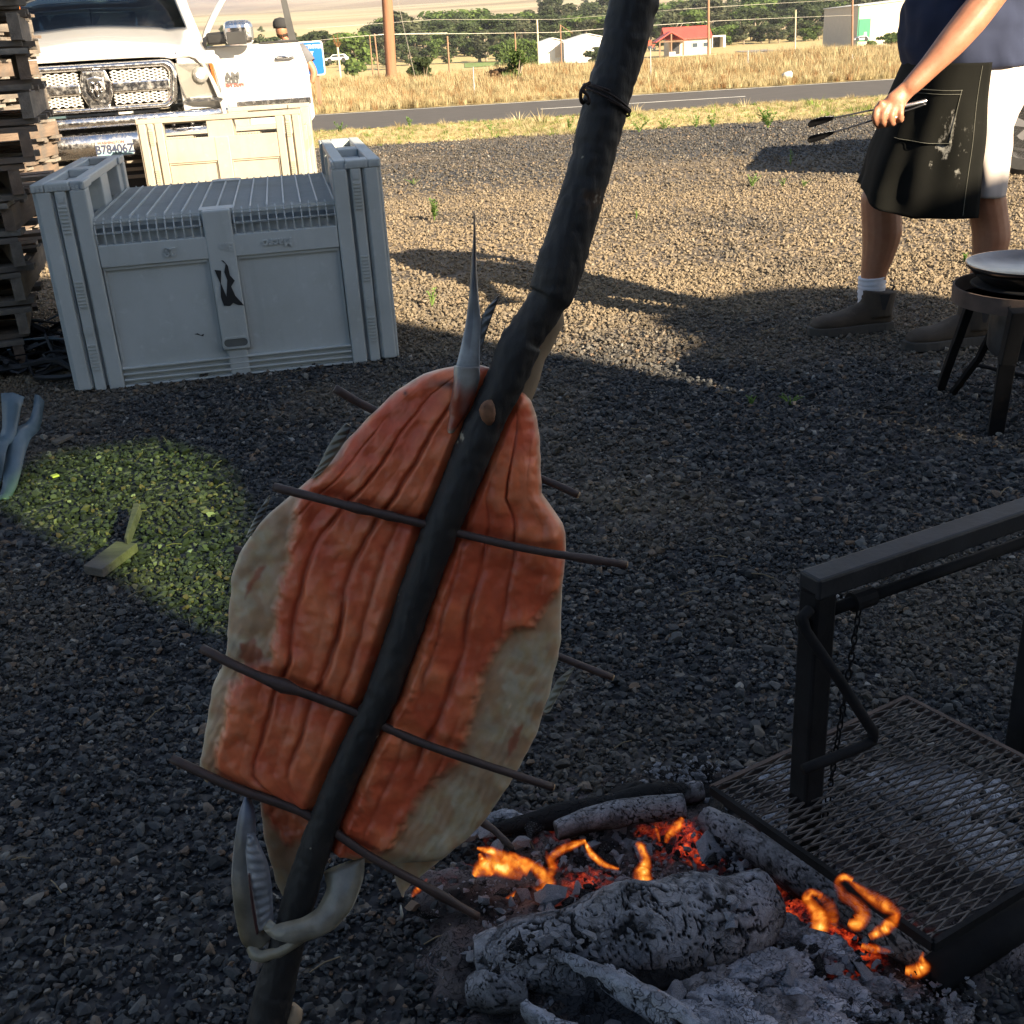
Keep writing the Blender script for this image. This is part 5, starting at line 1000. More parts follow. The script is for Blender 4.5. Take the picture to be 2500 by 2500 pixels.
def fish_sheet(name, lr, nv, nu, T, flesh_polys, parent, back=.012, seed=0, ridges=True, tone=1.0, offs=0.0):
    ya = [r[0] for r in lr]; la = [r[1] for r in lr]; ra = [r[2] for r in lr]
    Yv = np.linspace(ya[0], ya[-1], nv); uu = .5-.5*np.cos(np.linspace(0, math.pi, nu)); uu = .5*uu+.5*np.linspace(0, 1, nu)
    YY, UU = np.meshgrid(Yv, uu, indexing='ij'); Lx = np.interp(YY, ya, la); Rx = np.interp(YY, ya, ra)
    wob = np.array([[5*mn.noise(Vector((y*.028, 0, seed))) , 5*mn.noise(Vector((y*.03, 5, seed)))] for y in Yv]); XX = Lx+(Rx-Lx)*UU+wob[:, :1]*(1-UU)*.6+wob[:, 1:]*UU*.6
    x, y = XX.ravel(), YY.ravel(); cx = np.interp(y, cy_, cx_)-8; side = np.where(x < cx, -1, 1)
    tt = np.where(x < cx, (x-cx)/np.minimum(Lx.ravel()-cx, -1), (x-cx)/np.maximum(Rx.ravel()-cx, 1))                 # 0 at the pole, 1 at the edge
    n1 = nz_arr(x, y, .012, seed+1.5); n2 = nz_arr(x, y, .045, seed+8.2); n3 = nz_arr(x, y, .11, seed+3.3, 2)
    d = np.full(len(x), -1e9)
    for pl_ in flesh_polys: d = np.maximum(d, seg_dist(x, y, pl_))
    d = d+8*n2+1.2*n3; d = d+3; fl = np.clip(d/24+.5, 0, 1); fl = fl*fl*(3-2*fl)
    edge = np.minimum(UU, 1-UU).ravel()*(Rx-Lx).ravel(); ev = np.minimum(y-ya[0], ya[-1]-y); e = np.minimum(edge, np.maximum(ev, 0)*1.1+1)
    prof_ = np.sqrt(np.clip(1-(1-np.clip(e/34, 0, 1))**2, 0, 1))
    h = T*.55*prof_
    groove = np.zeros(len(x)); ttw = tt+.022*n1+.003*n2
    if ridges:
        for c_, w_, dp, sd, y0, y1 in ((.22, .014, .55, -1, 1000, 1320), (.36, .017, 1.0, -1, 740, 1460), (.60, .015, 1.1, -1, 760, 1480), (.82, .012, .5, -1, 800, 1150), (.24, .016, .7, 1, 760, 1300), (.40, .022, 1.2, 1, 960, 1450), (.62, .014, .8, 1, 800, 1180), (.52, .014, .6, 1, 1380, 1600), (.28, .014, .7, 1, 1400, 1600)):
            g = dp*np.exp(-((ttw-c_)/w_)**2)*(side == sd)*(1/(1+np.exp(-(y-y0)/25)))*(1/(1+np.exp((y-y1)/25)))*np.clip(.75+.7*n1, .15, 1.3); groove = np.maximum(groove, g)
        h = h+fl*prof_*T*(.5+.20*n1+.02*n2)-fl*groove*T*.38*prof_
        h += fl*prof_*T*.02*n3
        lump = fl*np.exp(-((tt-.13)/.10)**2)*(side == 1)*np.clip((y-1010)/80, 0, 1); bl = np.abs(np.sin(ttw*math.pi*np.where(side < 0, 4.1, 4.6)+.4))**.6; h += fl*prof_*T*.10*(bl-.5)*np.clip((y-760)/200, 0, 1); h += lump*T*(.4+.3*n2); near = np.clip((np.abs(x-cx-8)-26)/26, 0, 1); h = h*(.15+.85*near)
        h += -(1-fl)*prof_*.0007*(.5+.5*np.sin((x*.80+y*.42)*.42+n1*5))*np.clip((y-1150)/100, 0, 1)
    else: h += fl*prof_*T*(.3+.35*n2+.2*n3)
    # droop and curl of the whole side, away from the pole
    bend = -.055*np.clip(tt, 0, 1.1)**1.6*np.where(side < 0, .55, .75)+.012*n1*np.clip(tt, 0, 1)
    for yc in ((lambda X: 913+(X-523)*.243), (lambda X: 1213+(X-385)*.402), (lambda X: 1420+(X-330)*.49)): h -= fl*.006*np.exp(-((y-yc(x))/17)**2)*prof_*(1 if ridges else 0)
    front = [FP(a, b, c+offs+bd_) for a, b, c, bd_ in zip(x, y, h, bend*0.35)]
    bk = [FP(a, b, -back*p_+offs+bd_) for a, b, p_, bd_ in zip(x, y, prof_, bend*0.35)]
    V = front+bk; N = len(front); F_ = []
    for i in range(nv-1):
        for k in range(nu-1):
            a = i*nu+k; F_.append((a, a+nu, a+nu+1, a+1)); F_.append((N+a, N+a+1, N+a+nu+1, N+a+nu))
    for i in range(nv-1): a = i*nu; F_.append((a, N+a, N+a+nu, a+nu)); a = i*nu+nu-1; F_.append((a, a+nu, N+a+nu, N+a))
    for k in range(nu-1): F_.append((k, k+1, N+k+1, N+k)); a = (nv-1)*nu+k; F_.append((a, N+a, N+a+1, a+1))
    red = np.array([.60, .105, .042]); org = np.array([.72, .175, .066]); deep = np.array([.20, .020, .010]); tan = np.array([.46, .33, .18]); pale = np.array([.55, .50, .40]); grey = np.array([.25, .25, .25])
    m1 = np.clip(.5+n1*1.3, 0, 1)[:, None]; col = red*(1-m1)+org*m1
    lt = np.clip(n2*1.1+n1*.5-.22, 0, .24)[:, None]; col = col*(1-lt)+np.array([.62, .25, .14])*lt
    strk = np.clip(np.sin(tt*70+n1*7+y*.16)*.5+n3*.6-.2, 0, 1)[:, None]*.13; col = col*(1-strk)+np.array([.60, .22, .12])*strk
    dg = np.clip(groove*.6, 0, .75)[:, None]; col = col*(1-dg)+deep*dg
    sk = tan*(1-np.clip(.5+n2, 0, 1)[:, None]*.5)+pale*(np.clip(.5+n2, 0, 1)[:, None]*.5)
    st = (np.clip(np.sin((x*.80+y*.42)*.42+n1*5)*.5+.1, 0, 1)*np.clip((y-1150)/100, 0, 1)*(side > 0))[:, None]*.6; sk = sk*(1-st)+np.array([.50, .41, .28])*st; n4_ = np.clip(nz_arr(x, y, .02, seed+20.0)*1.5+.2, 0, .6)[:, None]; sk = sk*(1-n4_)+np.array([.42, .22, .11])*n4_
    tr_ = np.exp(-(d/26)**2)*(d < 3); sk = sk*(1-.55*tr_[:, None])+np.array([.42, .16, .07])*.55*tr_[:, None]
    ed = np.clip(1-e/9, 0, 1)[:, None]*.55; 
    c = sk*(1-fl[:, None])+col*fl[:, None]; c = c*(1-ed)+np.array([.50, .46, .36])*ed
    if ridges:
        for sp_ in spot: q = (np.clip(seg_dist(x, y, sp_)/6+.3+n2, 0, 1)*.75)[:, None]; c = c*(1-q)+np.array([.33, .07, .03])*q
        q = np.exp(-((x-845)/26)**2-((y-722)/8)**2)[:, None]*.85; c = c*(1-q)+np.array([.05, .02, .02])*q
        q = np.exp(-((x-766)/4)**2-((y-740)/4)**2)[:, None]; c = c*(1-q)+np.array([.02, .01, .01])*q
    c = np.clip(c*tone, .004, 1); skin = np.tile(grey*.7, (N, 1)); me = bpy.data.meshes.new(name); o0 = parent.location
    me.from_pydata([tuple(v-o0) for v in V], [], F_); me.polygons.foreach_set('use_smooth', [True]*len(me.polygons)); set_col(me, np.concatenate([c, skin])); me.update()
    bm = bmesh.new(); bm.from_mesh(me); bmesh.ops.recalc_face_normals(bm, faces=bm.faces); bm.to_mesh(me); bm.free()
    return link_mesh(name, me, M_flesh, parent)
sal = thing('salmon', 'whole butterflied raw salmon skewered open on the leaning pole, head down', 'salmon', FP(lerp(1150, cy_, cx_), 1150, 0))
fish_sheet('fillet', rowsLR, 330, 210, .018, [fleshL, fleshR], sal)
fish_sheet('belly_flap', [(1598, 700, 800), (1612, 718, 830), (1630, 732, 838), (1650, 737, 815), (1670, 741, 793), (1688, 747, 772), (1703, 753, 760), (1712, 755, 758)], 40, 30, .006, [], sal, seed=4, ridges=False, offs=-.006)
fish_sheet('side_flap', [(1440, 372, 386), (1460, 372, 390), (1476, 377, 391), (1484, 383, 388)], 12, 10, .004, [], sal, seed=6, ridges=False)
nk = [(1490, 478, 640), (1520, 482, 625), (1560, 484, 610), (1600, 490, 600), (1640, 500, 590), (1680, 512, 575), (1712, 528, 560)]
fish_sheet('neck_flesh', nk, 60, 40, .008, [[(470, 1480), (650, 1480), (610, 1570), (540, 1600), (500, 1560)]], sal, seed=9, ridges=False, tone=.62, offs=-.012)
# head: gill plate, gill rakers, jaw
M_head = attr_mat('salmon_head_skin', .3, bump=(120, .3, .002), spec=.6, fine=(45, .3))
def blade(name, pts, thick, colf, seed=0, nw=14, parent=sal, bulge=1.0, offs=0.0, ribs=0):
    """lofted fleshy blade; pts rows of (xL,yL,xR,yR,off)"""
    rows, brow, cols = [], [], []
    n = 46; A = np.array(pts, float); t0 = np.linspace(0, 1, len(pts)); T_ = np.linspace(0, 1, n); Q = np.stack([np.interp(T_, t0, A[:, i]) for i in range(5)], 1)
    for i in range(3): Q[1:-1] = (Q[:-2]+2*Q[1:-1]+Q[2:])/4
    V, F_ = [], []
    for i, (xl, yl, xr, yr, of) in enumerate(Q):
        for k in range(nw):
            u = k/(nw-1); x = xl+(xr-xl)*u; y = yl+(yr-yl)*u; pr_ = math.sqrt(max(0, 1-(2*u-1)**2)); nz_ = mn.noise(Vector((x*.04, y*.02, seed))); hh = thick*pr_*bulge*(1+.3*nz_)
            if ribs: hh += .0012*math.sin(i*ribs+u*6)*pr_
            V.append(FP(x, y, of+offs+hh)); cols.append(colf(u, i/(n-1), nz_))
    N = len(V)
    for i, (xl, yl, xr, yr, of) in enumerate(Q):
        for k in range(nw): u = k/(nw-1); V.append(FP(xl+(xr-xl)*u, yl+(yr-yl)*u, of+offs-thick*.5*math.sqrt(max(0, 1-(2*u-1)**2)))); cols.append(colf(u, i/(n-1), 0))
    for i in range(n-1):
        for k in range(nw-1): a = i*nw+k; F_ += [(a, a+nw, a+nw+1, a+1), (N+a, N+a+1, N+a+nw+1, N+a+nw)]
        a = i*nw; F_.append((a, N+a, N+a+nw, a+nw)); a = i*nw+nw-1; F_.append((a, a+nw, N+a+nw, N+a))
    for k in range(nw-1): F_.append((k, k+1, N+k+1, N+k)); a = (n-1)*nw+k; F_.append((a, N+a, N+a+1, a+1))
    me = bpy.data.meshes.new(name); me.from_pydata([tuple(v-parent.location) for v in V], [], F_); me.polygons.foreach_set('use_smooth', [True]*len(me.polygons)); set_col(me, np.clip(np.array(cols)*(1 if name in ('tail_fin', 'gill_gap') else .68), .004, 1)); me.update()
    bm = bmesh.new(); bm.from_mesh(me); bmesh.ops.recalc_face_normals(bm, faces=bm.faces); bm.to_mesh(me); bm.free(); return link_mesh(name, me, M_head, parent)
def cmix(a, b, u): return [a[i]*(1-u)+b[i]*u for i in range(3)]
silver, blue, tanc, dk, cream = (.27, .28, .30), (.20, .26, .42), (.24, .19, .11), (.03, .025, .025), (.40, .36, .27)
blade('gill_cover', [(464, 1497, 472, 1497, .0), (452, 1530, 484, 1530, .004), (444, 1590, 486, 1600, .008), (440, 1650, 490, 1660, .010), (447, 1710, 500, 1715, .012), (458, 1760, 505, 1745, .014), (480, 1786, 520, 1752, .012)], .010, lambda u, v, z: cmix(cmix(silver, blue, max(0, 1-v*3.2)*.8), tanc, min(1, v*1.3)*(1-.3*u)+.25*z), 1)
blade('gill_rakers', [(472, 1560, 486, 1560, .014), (470, 1590, 512, 1610, .018), (476, 1640, 520, 1650, .02), (486, 1690, 522, 1690, .02), (496, 1735, 524, 1718, .02)], .007, lambda u, v, z: cmix(silver, (.42, .40, .40), .4+.5*z), 2, ribs=1.55)
blade('gill_gap', [(478, 1625, 482, 1625, .026), (482, 1660, 489, 1660, .029), (488, 1700, 496, 1702, .03), (494, 1735, 499, 1733, .029)], .002, lambda u, v, z: (.05, .02, .02), 3, nw=6)
blade('jaw', [(690, 1612, 612, 1640, .006), (690, 1645, 622, 1662, .016), (672, 1690, 606, 1690, .026), (640, 1722, 580, 1700, .034), (600, 1738, 545, 1706, .036), (575, 1745, 520, 1716, .034), (548, 1740, 508, 1722, .03)], .010, lambda u, v, z: cmix(cmix(tanc, cream, .45+.5*z), silver, .35*(1-abs(2*u-1))), 4)
blade('lower_lip', [(600, 1736, 588, 1722, .03), (572, 1757, 560, 1740, .03), (540, 1778, 528, 1760, .028), (505, 1792, 500, 1770, .024), (480, 1790, 486, 1762, .018), (470, 1778, 482, 1752, .014)], .007, lambda u, v, z: cmix(tanc, cream, .4+.5*z), 5, nw=8)
blade('tongue_bone', [(506, 1722, 520, 1706, .03), (520, 1728, 534, 1712, .034), (534, 1736, 546, 1722, .034)], .004, lambda u, v, z: cream, 6, nw=8)
# tail --------------------------------------------------------------
blade('tail_stem', [(905, 690, 858, 688, .012), (908, 712, 856, 715, .014), (898, 740, 850, 750, .014), (884, 775, 845, 782, .012), (866, 803, 842, 803, .010), (860, 812, 845, 812, .008)], .013, lambda u, v, z: cmix(cmix((.36, .34, .30), (.42, .08, .035), min(1, max(0, v*4-1.0+z))), (.5, .38, .28), max(0, v*6-4.6)), 7)
blade('tail_fin', [(893, 398, 896, 398, .0), (893, 440, 898, 440, .0), (889, 500, 899, 500, .0), (885, 560, 903, 560, .002), (879, 610, 908, 608, .004), (870, 655, 906, 655, .008), (860, 695, 906, 695, .012)], .006, lambda u, v, z: cmix((.045, .04, .05), (.30, .31, .30), max(0, min(1, (v-.35)*1.9+.5*z+(.25 if u > .5 else -.1)))), 8, ribs=0)
blade('tail_fin', [(941, 557, 943, 557, -.002), (918, 580, 935, 580, 0), (908, 600, 926, 604, .002), (902, 630, 916, 632, .002), (898, 665, 908, 668, .002), (896, 690, 904, 690, .004)], .003, lambda u, v, z: cmix((.04, .036, .036), (.28, .29, .28), max(0, min(1, v*1.5-.2+z*.5))), 9, ribs=.9)
def fin(pts, label, seed):
    blade('small_fin', pts, .002, lambda u, v, z: cmix((.12, .11, .09), (.34, .31, .22), min(1, .2+v+z)), seed, nw=8, offs=-.002, ribs=.8)
fin([(652, 798, 664, 806, 0), (632, 820, 655, 826, 0), (616, 846, 640, 850, 0), (600, 880, 622, 875, 0), (585, 905, 606, 895, 0)], '', 11)
fin([(507, 935, 509, 940, 0), (486, 965, 500, 968, 0), (474, 990, 488, 990, 0), (462, 1015, 474, 1012, 0)], '', 12)
fin([(1082, 1258, 1084, 1262, 0), (1052, 1282, 1066, 1292, 0), (1038, 1310, 1052, 1318, 0), (1024, 1345, 1036, 1346, 0)], '', 13)
b_ = MB(); P = FP(756, 1708, 0); b_.tube([P, P+Vector((0, 0, -.012)), P+Vector((0, 0, -.02))], [.001, .0022, .0005], 6); b_.build('drip', simple('pale_drip', (.5, .48, .42), .2, bump=0), sal, smooth=True, world=True)
# ================================================================== FIRE
def ash_mat(name, ash=(.36, .36, .39), char=(.012, .012, .013), thr=(.42, .56), crack=34, ember=0.0, warm=.3):
    m_, t, b = new_mat(name); tc = t.nodes.new('ShaderNodeTexCoord'); ob = tc.outputs['Object']
    wn_ = noise_tex(t, 9, 4, vec=ob); wb = noise_tex(t, 34, 3, vec=ob); mp = mix(t, .10, mix(t, .22, ob, wn_.outputs['Color']), wb.outputs['Color'])
    v = t.nodes.new('ShaderNodeTexVoronoi'); v.feature = 'DISTANCE_TO_EDGE'; v.inputs['Scale'].default_value = crack; t.links.new(mp, v.inputs['Vector'])
    v2 = t.nodes.new('ShaderNodeTexVoronoi'); v2.feature = 'DISTANCE_TO_EDGE'; v2.inputs['Scale'].default_value = crack*2.7; t.links.new(mp, v2.inputs['Vector'])
    nw = noise_tex(t, 16, 3, vec=ob); ww = ramp(t, nw.outputs[0], [(.35, .004), (.65, .11)]); dv = nd(t, 'ShaderNodeMath', operation='DIVIDE'); t.links.new(v.outputs[0], dv.inputs[0]); t.links.new(ww, dv.inputs[1]); dv.use_clamp = True
    cr = ramp(t, dv.outputs[0], [(.0, .12), (1, 1.0)]); cr2 = ramp(t, v2.outputs[0], [(.0, .6), (.08, 1.0)])
    n = noise_tex(t, 11, 7, vec=ob, rough=.65); a = ramp(t, n.outputs[0], [(thr[0], 0.0), (thr[1], 1.0)]); n2 = noise_tex(t, 55, 5, vec=ob)
    at = t.nodes.new('ShaderNodeAttribute'); at.attribute_name = 'ashy'; f0 = mix(t, 1, a, at.outputs['Fac'], 'MULTIPLY'); ca = t.nodes.new('ShaderNodeAttribute'); ca.attribute_name = 'crk'; f1 = mix(t, 1, f0, ramp(t, ca.outputs['Fac'], [(0, 1.0), (.7, .04)]), 'MULTIPLY'); f1 = mix(t, (.15 if name == 'ashy_log' else .8), f1, mix(t, 1, f1, cr, 'MULTIPLY')); f2 = mix(t, 1, f1, cr2, 'MULTIPLY')
    n6 = noise_tex(t, 4, 3, vec=ob); ashc = mix(t, ramp(t, n6.outputs[0], [(.45, 0.0), (.65, warm)]), ash, tuple(v_*k for v_, k in zip(ash, (.85, .72, .55))))
    ashc = mix(t, 1, ashc, ramp(t, n2.outputs[0], [(.3, .7), (.7, 1.2)]), 'MULTIPLY'); col = mix(t, f2, char, ashc)
    t.links.new(col, b.inputs[0]); b.inputs['Roughness'].default_value = .9; b.inputs['Specular IOR Level'].default_value = .2
    hh = mix(t, .3, cr, n2.outputs[0]); add_bump(t, b, hh, .8, .006)
    if ember:
        n5 = noise_tex(t, 7, 5, vec=ob); e = ramp(t, n5.outputs[0], [(.50, 0.0), (.68, 1.0)]); n7 = noise_tex(t, 60, 6, vec=ob, rough=.75); gl_ = t.nodes.new('ShaderNodeAttribute'); gl_.attribute_name = 'glow'; e = mix(t, 1, e, gl_.outputs['Fac'], 'MULTIPLY'); ic = ramp(t, n7.outputs[0], [(.42, .02), (.66, 1.0)]); ee = mix(t, 1, e, ic, 'MULTIPLY'); mu = nd(t, 'ShaderNodeMath', operation='MULTIPLY'); t.links.new(ee, mu.inputs[0]); mu.inputs[1].default_value = ember
        t.links.new(mu.outputs[0], b.inputs['Emission Strength']); t.links.new(ramp(t, n7.outputs[0], [(.45, (.7, .02, .004)), (.7, (1, .14, .03))]), b.inputs['Emission Color'])
    return m_
M_ash = ash_mat('ashy_log', ash=(.25, .25, .27), thr=(.34, .48), warm=.7); M_char = ash_mat('charred_log', thr=(.55, .68), crack=26); M_ember = ash_mat('ember_bed', ash=(.20, .17, .17), thr=(.36, .52), crack=60, ember=.55, warm=.6); M_ashw = ash_mat('white_ash_lump', ash=(.40, .41, .45), thr=(.25, .4), crack=50, warm=.1)
def set_ashy(me, vals): a = me.attributes.new('ashy', 'FLOAT', 'POINT'); a.data.foreach_set('value', np.asarray(vals, np.float32))
def set_crk(me, vals): a = me.attributes.new('crk', 'FLOAT', 'POINT'); a.data.foreach_set('value', np.asarray(vals, np.float32))
def log(pts, radii, label, mat, z0=None, seed=0, n=64, m_=140, rough=.10, crackd=.10, hollow=False, blk=46, cat='log', name='burnt_log', up_ash=.45):
    """pts: picture points with heights (x, y, z)"""
    P = resample([Gs(x, y, z) for x, y, z in pts], m_); R_ = [lerp(i/(m_-1), np.linspace(0, 1, len(radii)), radii) for i in range(m_)]; vs = []; ash = []
    ref = Vector((0, 0, 1)); fr = []; crk = []; ss_ = 0
    for i, p in enumerate(P):
        ss_ += (p-P[i-1]).length if i else 0
        t = (P[min(i+1, m_-1)]-P[max(i-1, 0)]).normalized(); a = (ref-t*ref.dot(t)).normalized(); b = t.cross(a); fr.append((t, a, b))
        for k in range(n):
            w = 2*math.pi*k/n; d = a*math.cos(w)+b*math.sin(w); q = p+d*R_[i]
            s1 = mn.noise(q*14+Vector((seed, 0, 0))); s2 = mn.fractal(q*42+Vector((seed, 0, 0)), 1, 2, 3); qq = q+Vector((mn.noise(q*20), mn.noise(q*20+Vector((9, 0, 0))), 0))*.02
            wq = (w if w < math.pi else 2*math.pi-w)*R_[i]; qv = Vector((ss_*blk+1.2*mn.noise(q*26)+.5*mn.noise(q*70), wq*blk*1.25*(1 if w < math.pi else -1)+1.0*mn.noise(q*24+Vector((5, 0, 0))), seed)); vd = mn.voronoi(qv, distance_metric='CHEBYCHEV')[0]; wdt = .035+.06*max(0, mn.noise(q*18)+.3); ck = max(0, 1-(vd[1]-vd[0])/wdt)*min(1, max(.35, .85+1.2*mn.noise(q*11+Vector((0, seed, 3))))); crk.append(min(1, ck*1.6))
            rr_ = R_[i]*(1+rough*1.8*s1+rough*.5*s2)-R_[i]*crackd*ck
            if hollow and abs(w) < .0: rr_ *= .6
            vs.append(p+d*rr_); ash.append(max(0, min(1, up_ash+.9*s1+.55*d.z+.2)))
    b_ = MB(); b_.grid([vs[i*n:(i+1)*n] for i in range(m_)], True); o0 = P[m_//2].copy(); o0.z = 0
    for e, i in ((0, 0), (1, m_-1)):
        t = fr[i][0]*(-1 if e == 0 else 1); c = P[i]+t*R_[i]*.12; k0 = len(b_.v); ring_ = vs[i*n:(i+1)*n]; inner = [c.lerp(Vector(q), .55)+t*R_[i]*.1*mn.noise(Vector(q)*60) for q in ring_]; b_.v += [tuple(q) for q in inner]+[tuple(c-t*R_[i]*.25)]
        for k in range(n): a_, b2_ = (i*n+k, i*n+(k+1) % n); b_.f += [(a_, b2_, k0+(k+1) % n, k0+k), (k0+k, k0+(k+1) % n, k0+n)]; 
        ash += [max(0, min(1, .5+mn.noise(Vector(q)*30)))*.8 for q in inner]+[0]
    b_.v = [tuple(Vector(q)-o0) for q in b_.v]; me = b_.mesh(name, True); set_ashy(me, ash); set_crk(me, crk+[.3]*(len(me.vertices)-len(crk))); bm = bmesh.new(); bm.from_mesh(me); bmesh.ops.recalc_face_normals(bm, faces=bm.faces); bm.to_mesh(me); bm.free()
    o = link_mesh(name, me, mat); o.location = o0; return tag(o, label, cat)
log([(900, 1812, .04), (1030, 1796, .045), (1170, 1778, .05), (1320, 1748, .05), (1450, 1700, .045)], [.028, .052, .064, .062, .040], 'big ash-grey cracked log lying across the middle of the fire', M_ash, seed=1, m_=300, n=120, rough=.10, crackd=.11, blk=30)
log([(925, 1568, .03), (1060, 1540, .03), (1200, 1510, .035), (1325, 1490, .035)], [.010, .018, .022, .015], 'black charred log at the back of the fire', M_char, seed=2, up_ash=.3, rough=.2)
log([(1330, 1545, .03), (1440, 1610, .035), (1560, 1690, .04), (1690, 1775, .035), (1745, 1815, .03)], [.02, .024, .026, .022, .018], 'slim burning log under the front edge of the grate', M_ash, seed=3, m_=110)
log([(1050, 1568, .05), (1160, 1535, .055), (1290, 1520, .055)], [.016, .022, .018], 'short grey-flaked log resting on the black back log', M_ash, seed=4)
log([(1352, 1512, .02), (1350, 1550, .03), (1362, 1590, .03)], [.012, .014, .008], 'short upright charred stub by the corner of the grate', M_char, seed=5, m_=50)
log([(890, 1872, .02), (940, 1868, .03), (990, 1860, .03)], [.02, .03, .026], 'short ashen log end at the left front of the fire', M_ash, seed=6, m_=50)
log([(1120, 1850, .03), (1200, 1850, .03), (1290, 1840, .03), (1370, 1830, .02)], [.03, .035, .03, .02], 'dark cracked log under the big ash-grey log', M_char, seed=7, up_ash=.25)
# hollow split log in front ------------------------------------------------
def hollow_log(pts, radii, label, seed, wall=.28, arc=250, turn=0):
    m2, n = 70, 48; P = resample([Gs(x, y, z) for x, y, z in pts], m2); vs, ash = [], []
    for i, p in enumerate(P):
        t = (P[min(i+1, m2-1)]-P[max(i-1, 0)]).normalized(); a = (Vector((0, 0, 1))-t*t.z).normalized(); b = t.cross(a); R0 = lerp(i/(m2-1), np.linspace(0, 1, len(radii)), radii)
        for k in range(n):
            half = n//2; outer = k < half; u = (k/(half-1)) if outer else ((n-1-k)/(half-1)); w = math.radians(turn-arc/2+arc*u); d = a*math.cos(w)+b*math.sin(w); q = p+d*R0
            vd = mn.voronoi(q*34+Vector((seed, 0, 0)))[0]; ck = max(0, 1-(vd[1]-vd[0])/.12); s1 = mn.noise(q*22+Vector((seed, 0, 0)))
            r_o = R0*(1+.12*s1)-(.10*R0*ck); rr_ = r_o if outer else r_o*(1-wall+.12*mn.noise(q*50)); vs.append(p+d*rr_); ed = min(u, 1-u); ash.append(min(1, (.75+.5*s1) if outer else .12+max(0, 1-ed*8)*.9+(.2 if i < 3 or i > m2-4 else 0)))
    b_ = MB(); b_.grid([vs[i*n:(i+1)*n] for i in range(m2)], True); half = n//2
    for i in (0, m2-1):
        for k in range(half-1): b_.f.append((i*n+k, i*n+k+1, i*n+n-2-k, i*n+n-1-k))
    o0 = P[m2//2].copy(); o0.z = 0; b_.v = [tuple(Vector(q)-o0) for q in b_.v]; me = b_.mesh('burnt_log', True); set_ashy(me, ash); bm = bmesh.new(); bm.from_mesh(me); bmesh.ops.recalc_face_normals(bm, faces=bm.faces); bm.to_mesh(me); bm.free(); o = link_mesh('burnt_log', me, M_ashw); o.location = o0; return tag(o, label, 'log')
hollow_log([(1020, 1862, .05), (1110, 1905, .05), (1210, 1960, .045), (1310, 2020, .04)], [.046, .054, .056, .05], 'hollow burnt-out log shell with a white ash rim at the front of the fire', 11, arc=255, turn=200)
log([(1060, 1782, .06), (1120, 1822, .06), (1190, 1872, .055), (1275, 1940, .05)], [.011, .015, .016, .014], 'pale ash-covered branch lying against the hollow log', M_ashw, seed=12, m_=70, n=32)
# ash lumps
lumps = [(1300, 1850, .035, .04), (1370, 1890, .03, .035), (1440, 1830, .035, .035), (1490, 1760, .035, .03), (1530, 1880, .03, .03), (1330, 1925, .03, .03), (1450, 1925, .03, .035), (1600, 1890, .02, .03), (1550, 1790, .03, .026), (1660, 1870, .02, .022), (1240, 1890, .03, .028), (1400, 1790, .03, .028), (1720, 1890, .015, .018), (1395, 1960, .03, .04), (1560, 1950, .02, .03), (1800, 1920, .012, .02), (1260, 1820, .03, .022), (1470, 1560, .02, .02), (1410, 1530, .02, .018), (950, 1540, .03, .016), (1200, 1690, .10, .014), (1010, 1560, .03, .014)]
LUMPL = ['pale ash lump between the hollow log and the middle of the front ash heap', 'pale cracked ash lump just right of the hollow log shell', 'grey ash lump below the middle embers', 'long ash-coated lump right of the middle embers under the big log', 'pale ash lump near the front edge, left of the scattered flakes', 'ash lump touching the right side of the hollow log at the picture bottom', 'ash lump at the picture bottom between two larger ones', 'small grey ash lump beside the near end of the slim burning log', 'grey lump just below the looping flames', 'small ash lump right of the front heap, before the near grate corner', 'cracked lump in the angle between the pale branch and the big log', 'ash lump under the right end of the big ash-grey log', 'small flat ash lump at the far right end of the ash heap', 'ash lump cut by the bottom picture edge in the middle of the heap', 'ash lump at the bottom edge right of the middle', 'outermost small ash lump toward the base tube of the grill', 'ash lump lying under the right half of the big log', 'small ash lump beside the foot of the grill post', 'small white ash lump left of the foot of the grill post', 'small ash flake lump at the left end of the black back log', 'thin bark-like flake standing on top of the big ash-grey log', 'small curled ash flake on the black back log']
wh = ['broad', 'rough', 'long', 'tall', 'flat', 'crumbling', 'blue-grey', 'small', 'cracked', 'flaky', 'knobbly']
for i, (x, y, z, r) in enumerate(lumps):
    bm = bmesh.new(); bmesh.ops.create_icosphere(bm, subdivisions=5, radius=1); rr = random.Random(i); ang = rr.uniform(-.8, .3); sx = rr.uniform(1.1, 2.0); sy = rr.uniform(.8, 1.1)
    ash = []
    for v in bm.verts:
        c = v.co.copy(); s1 = mn.noise(c*1.5+Vector((i*7, 0, 0))); s2 = mn.fractal(c*5+Vector((i*7, 0, 0)), 1, 2, 3); vd = mn.voronoi(c*2.6+Vector((i*7, 0, 0)))[0]; ck = max(0, 1-(vd[1]-vd[0])/.12)
        v.co = c*(1+.38*s1+.14*s2-.13*ck); v.co = Vector((v.co.x*sx, v.co.y*sy, v.co.z*.75))*r; ash.append(.8+.5*s1-.3*max(0, -c.z))
    me = bpy.data.meshes.new('ash_lump'); bmesh.ops.rotate(bm, verts=bm.verts, matrix=Matrix.Rotation(ang, 3, 'Z')); bm.to_mesh(me); bm.free(); me.polygons.foreach_set('use_smooth', [True]*len(me.polygons)); set_ashy(me, ash)
    o = link_mesh('ash_lump', me, M_ashw if i % 3 else M_ash); o.location = Gs(x, y, max(.0, z-.01)); o.location.z = z*.55; tag(o, LUMPL[i], 'ash lump', 'lumps of ash-coated wood heaped in the fire')
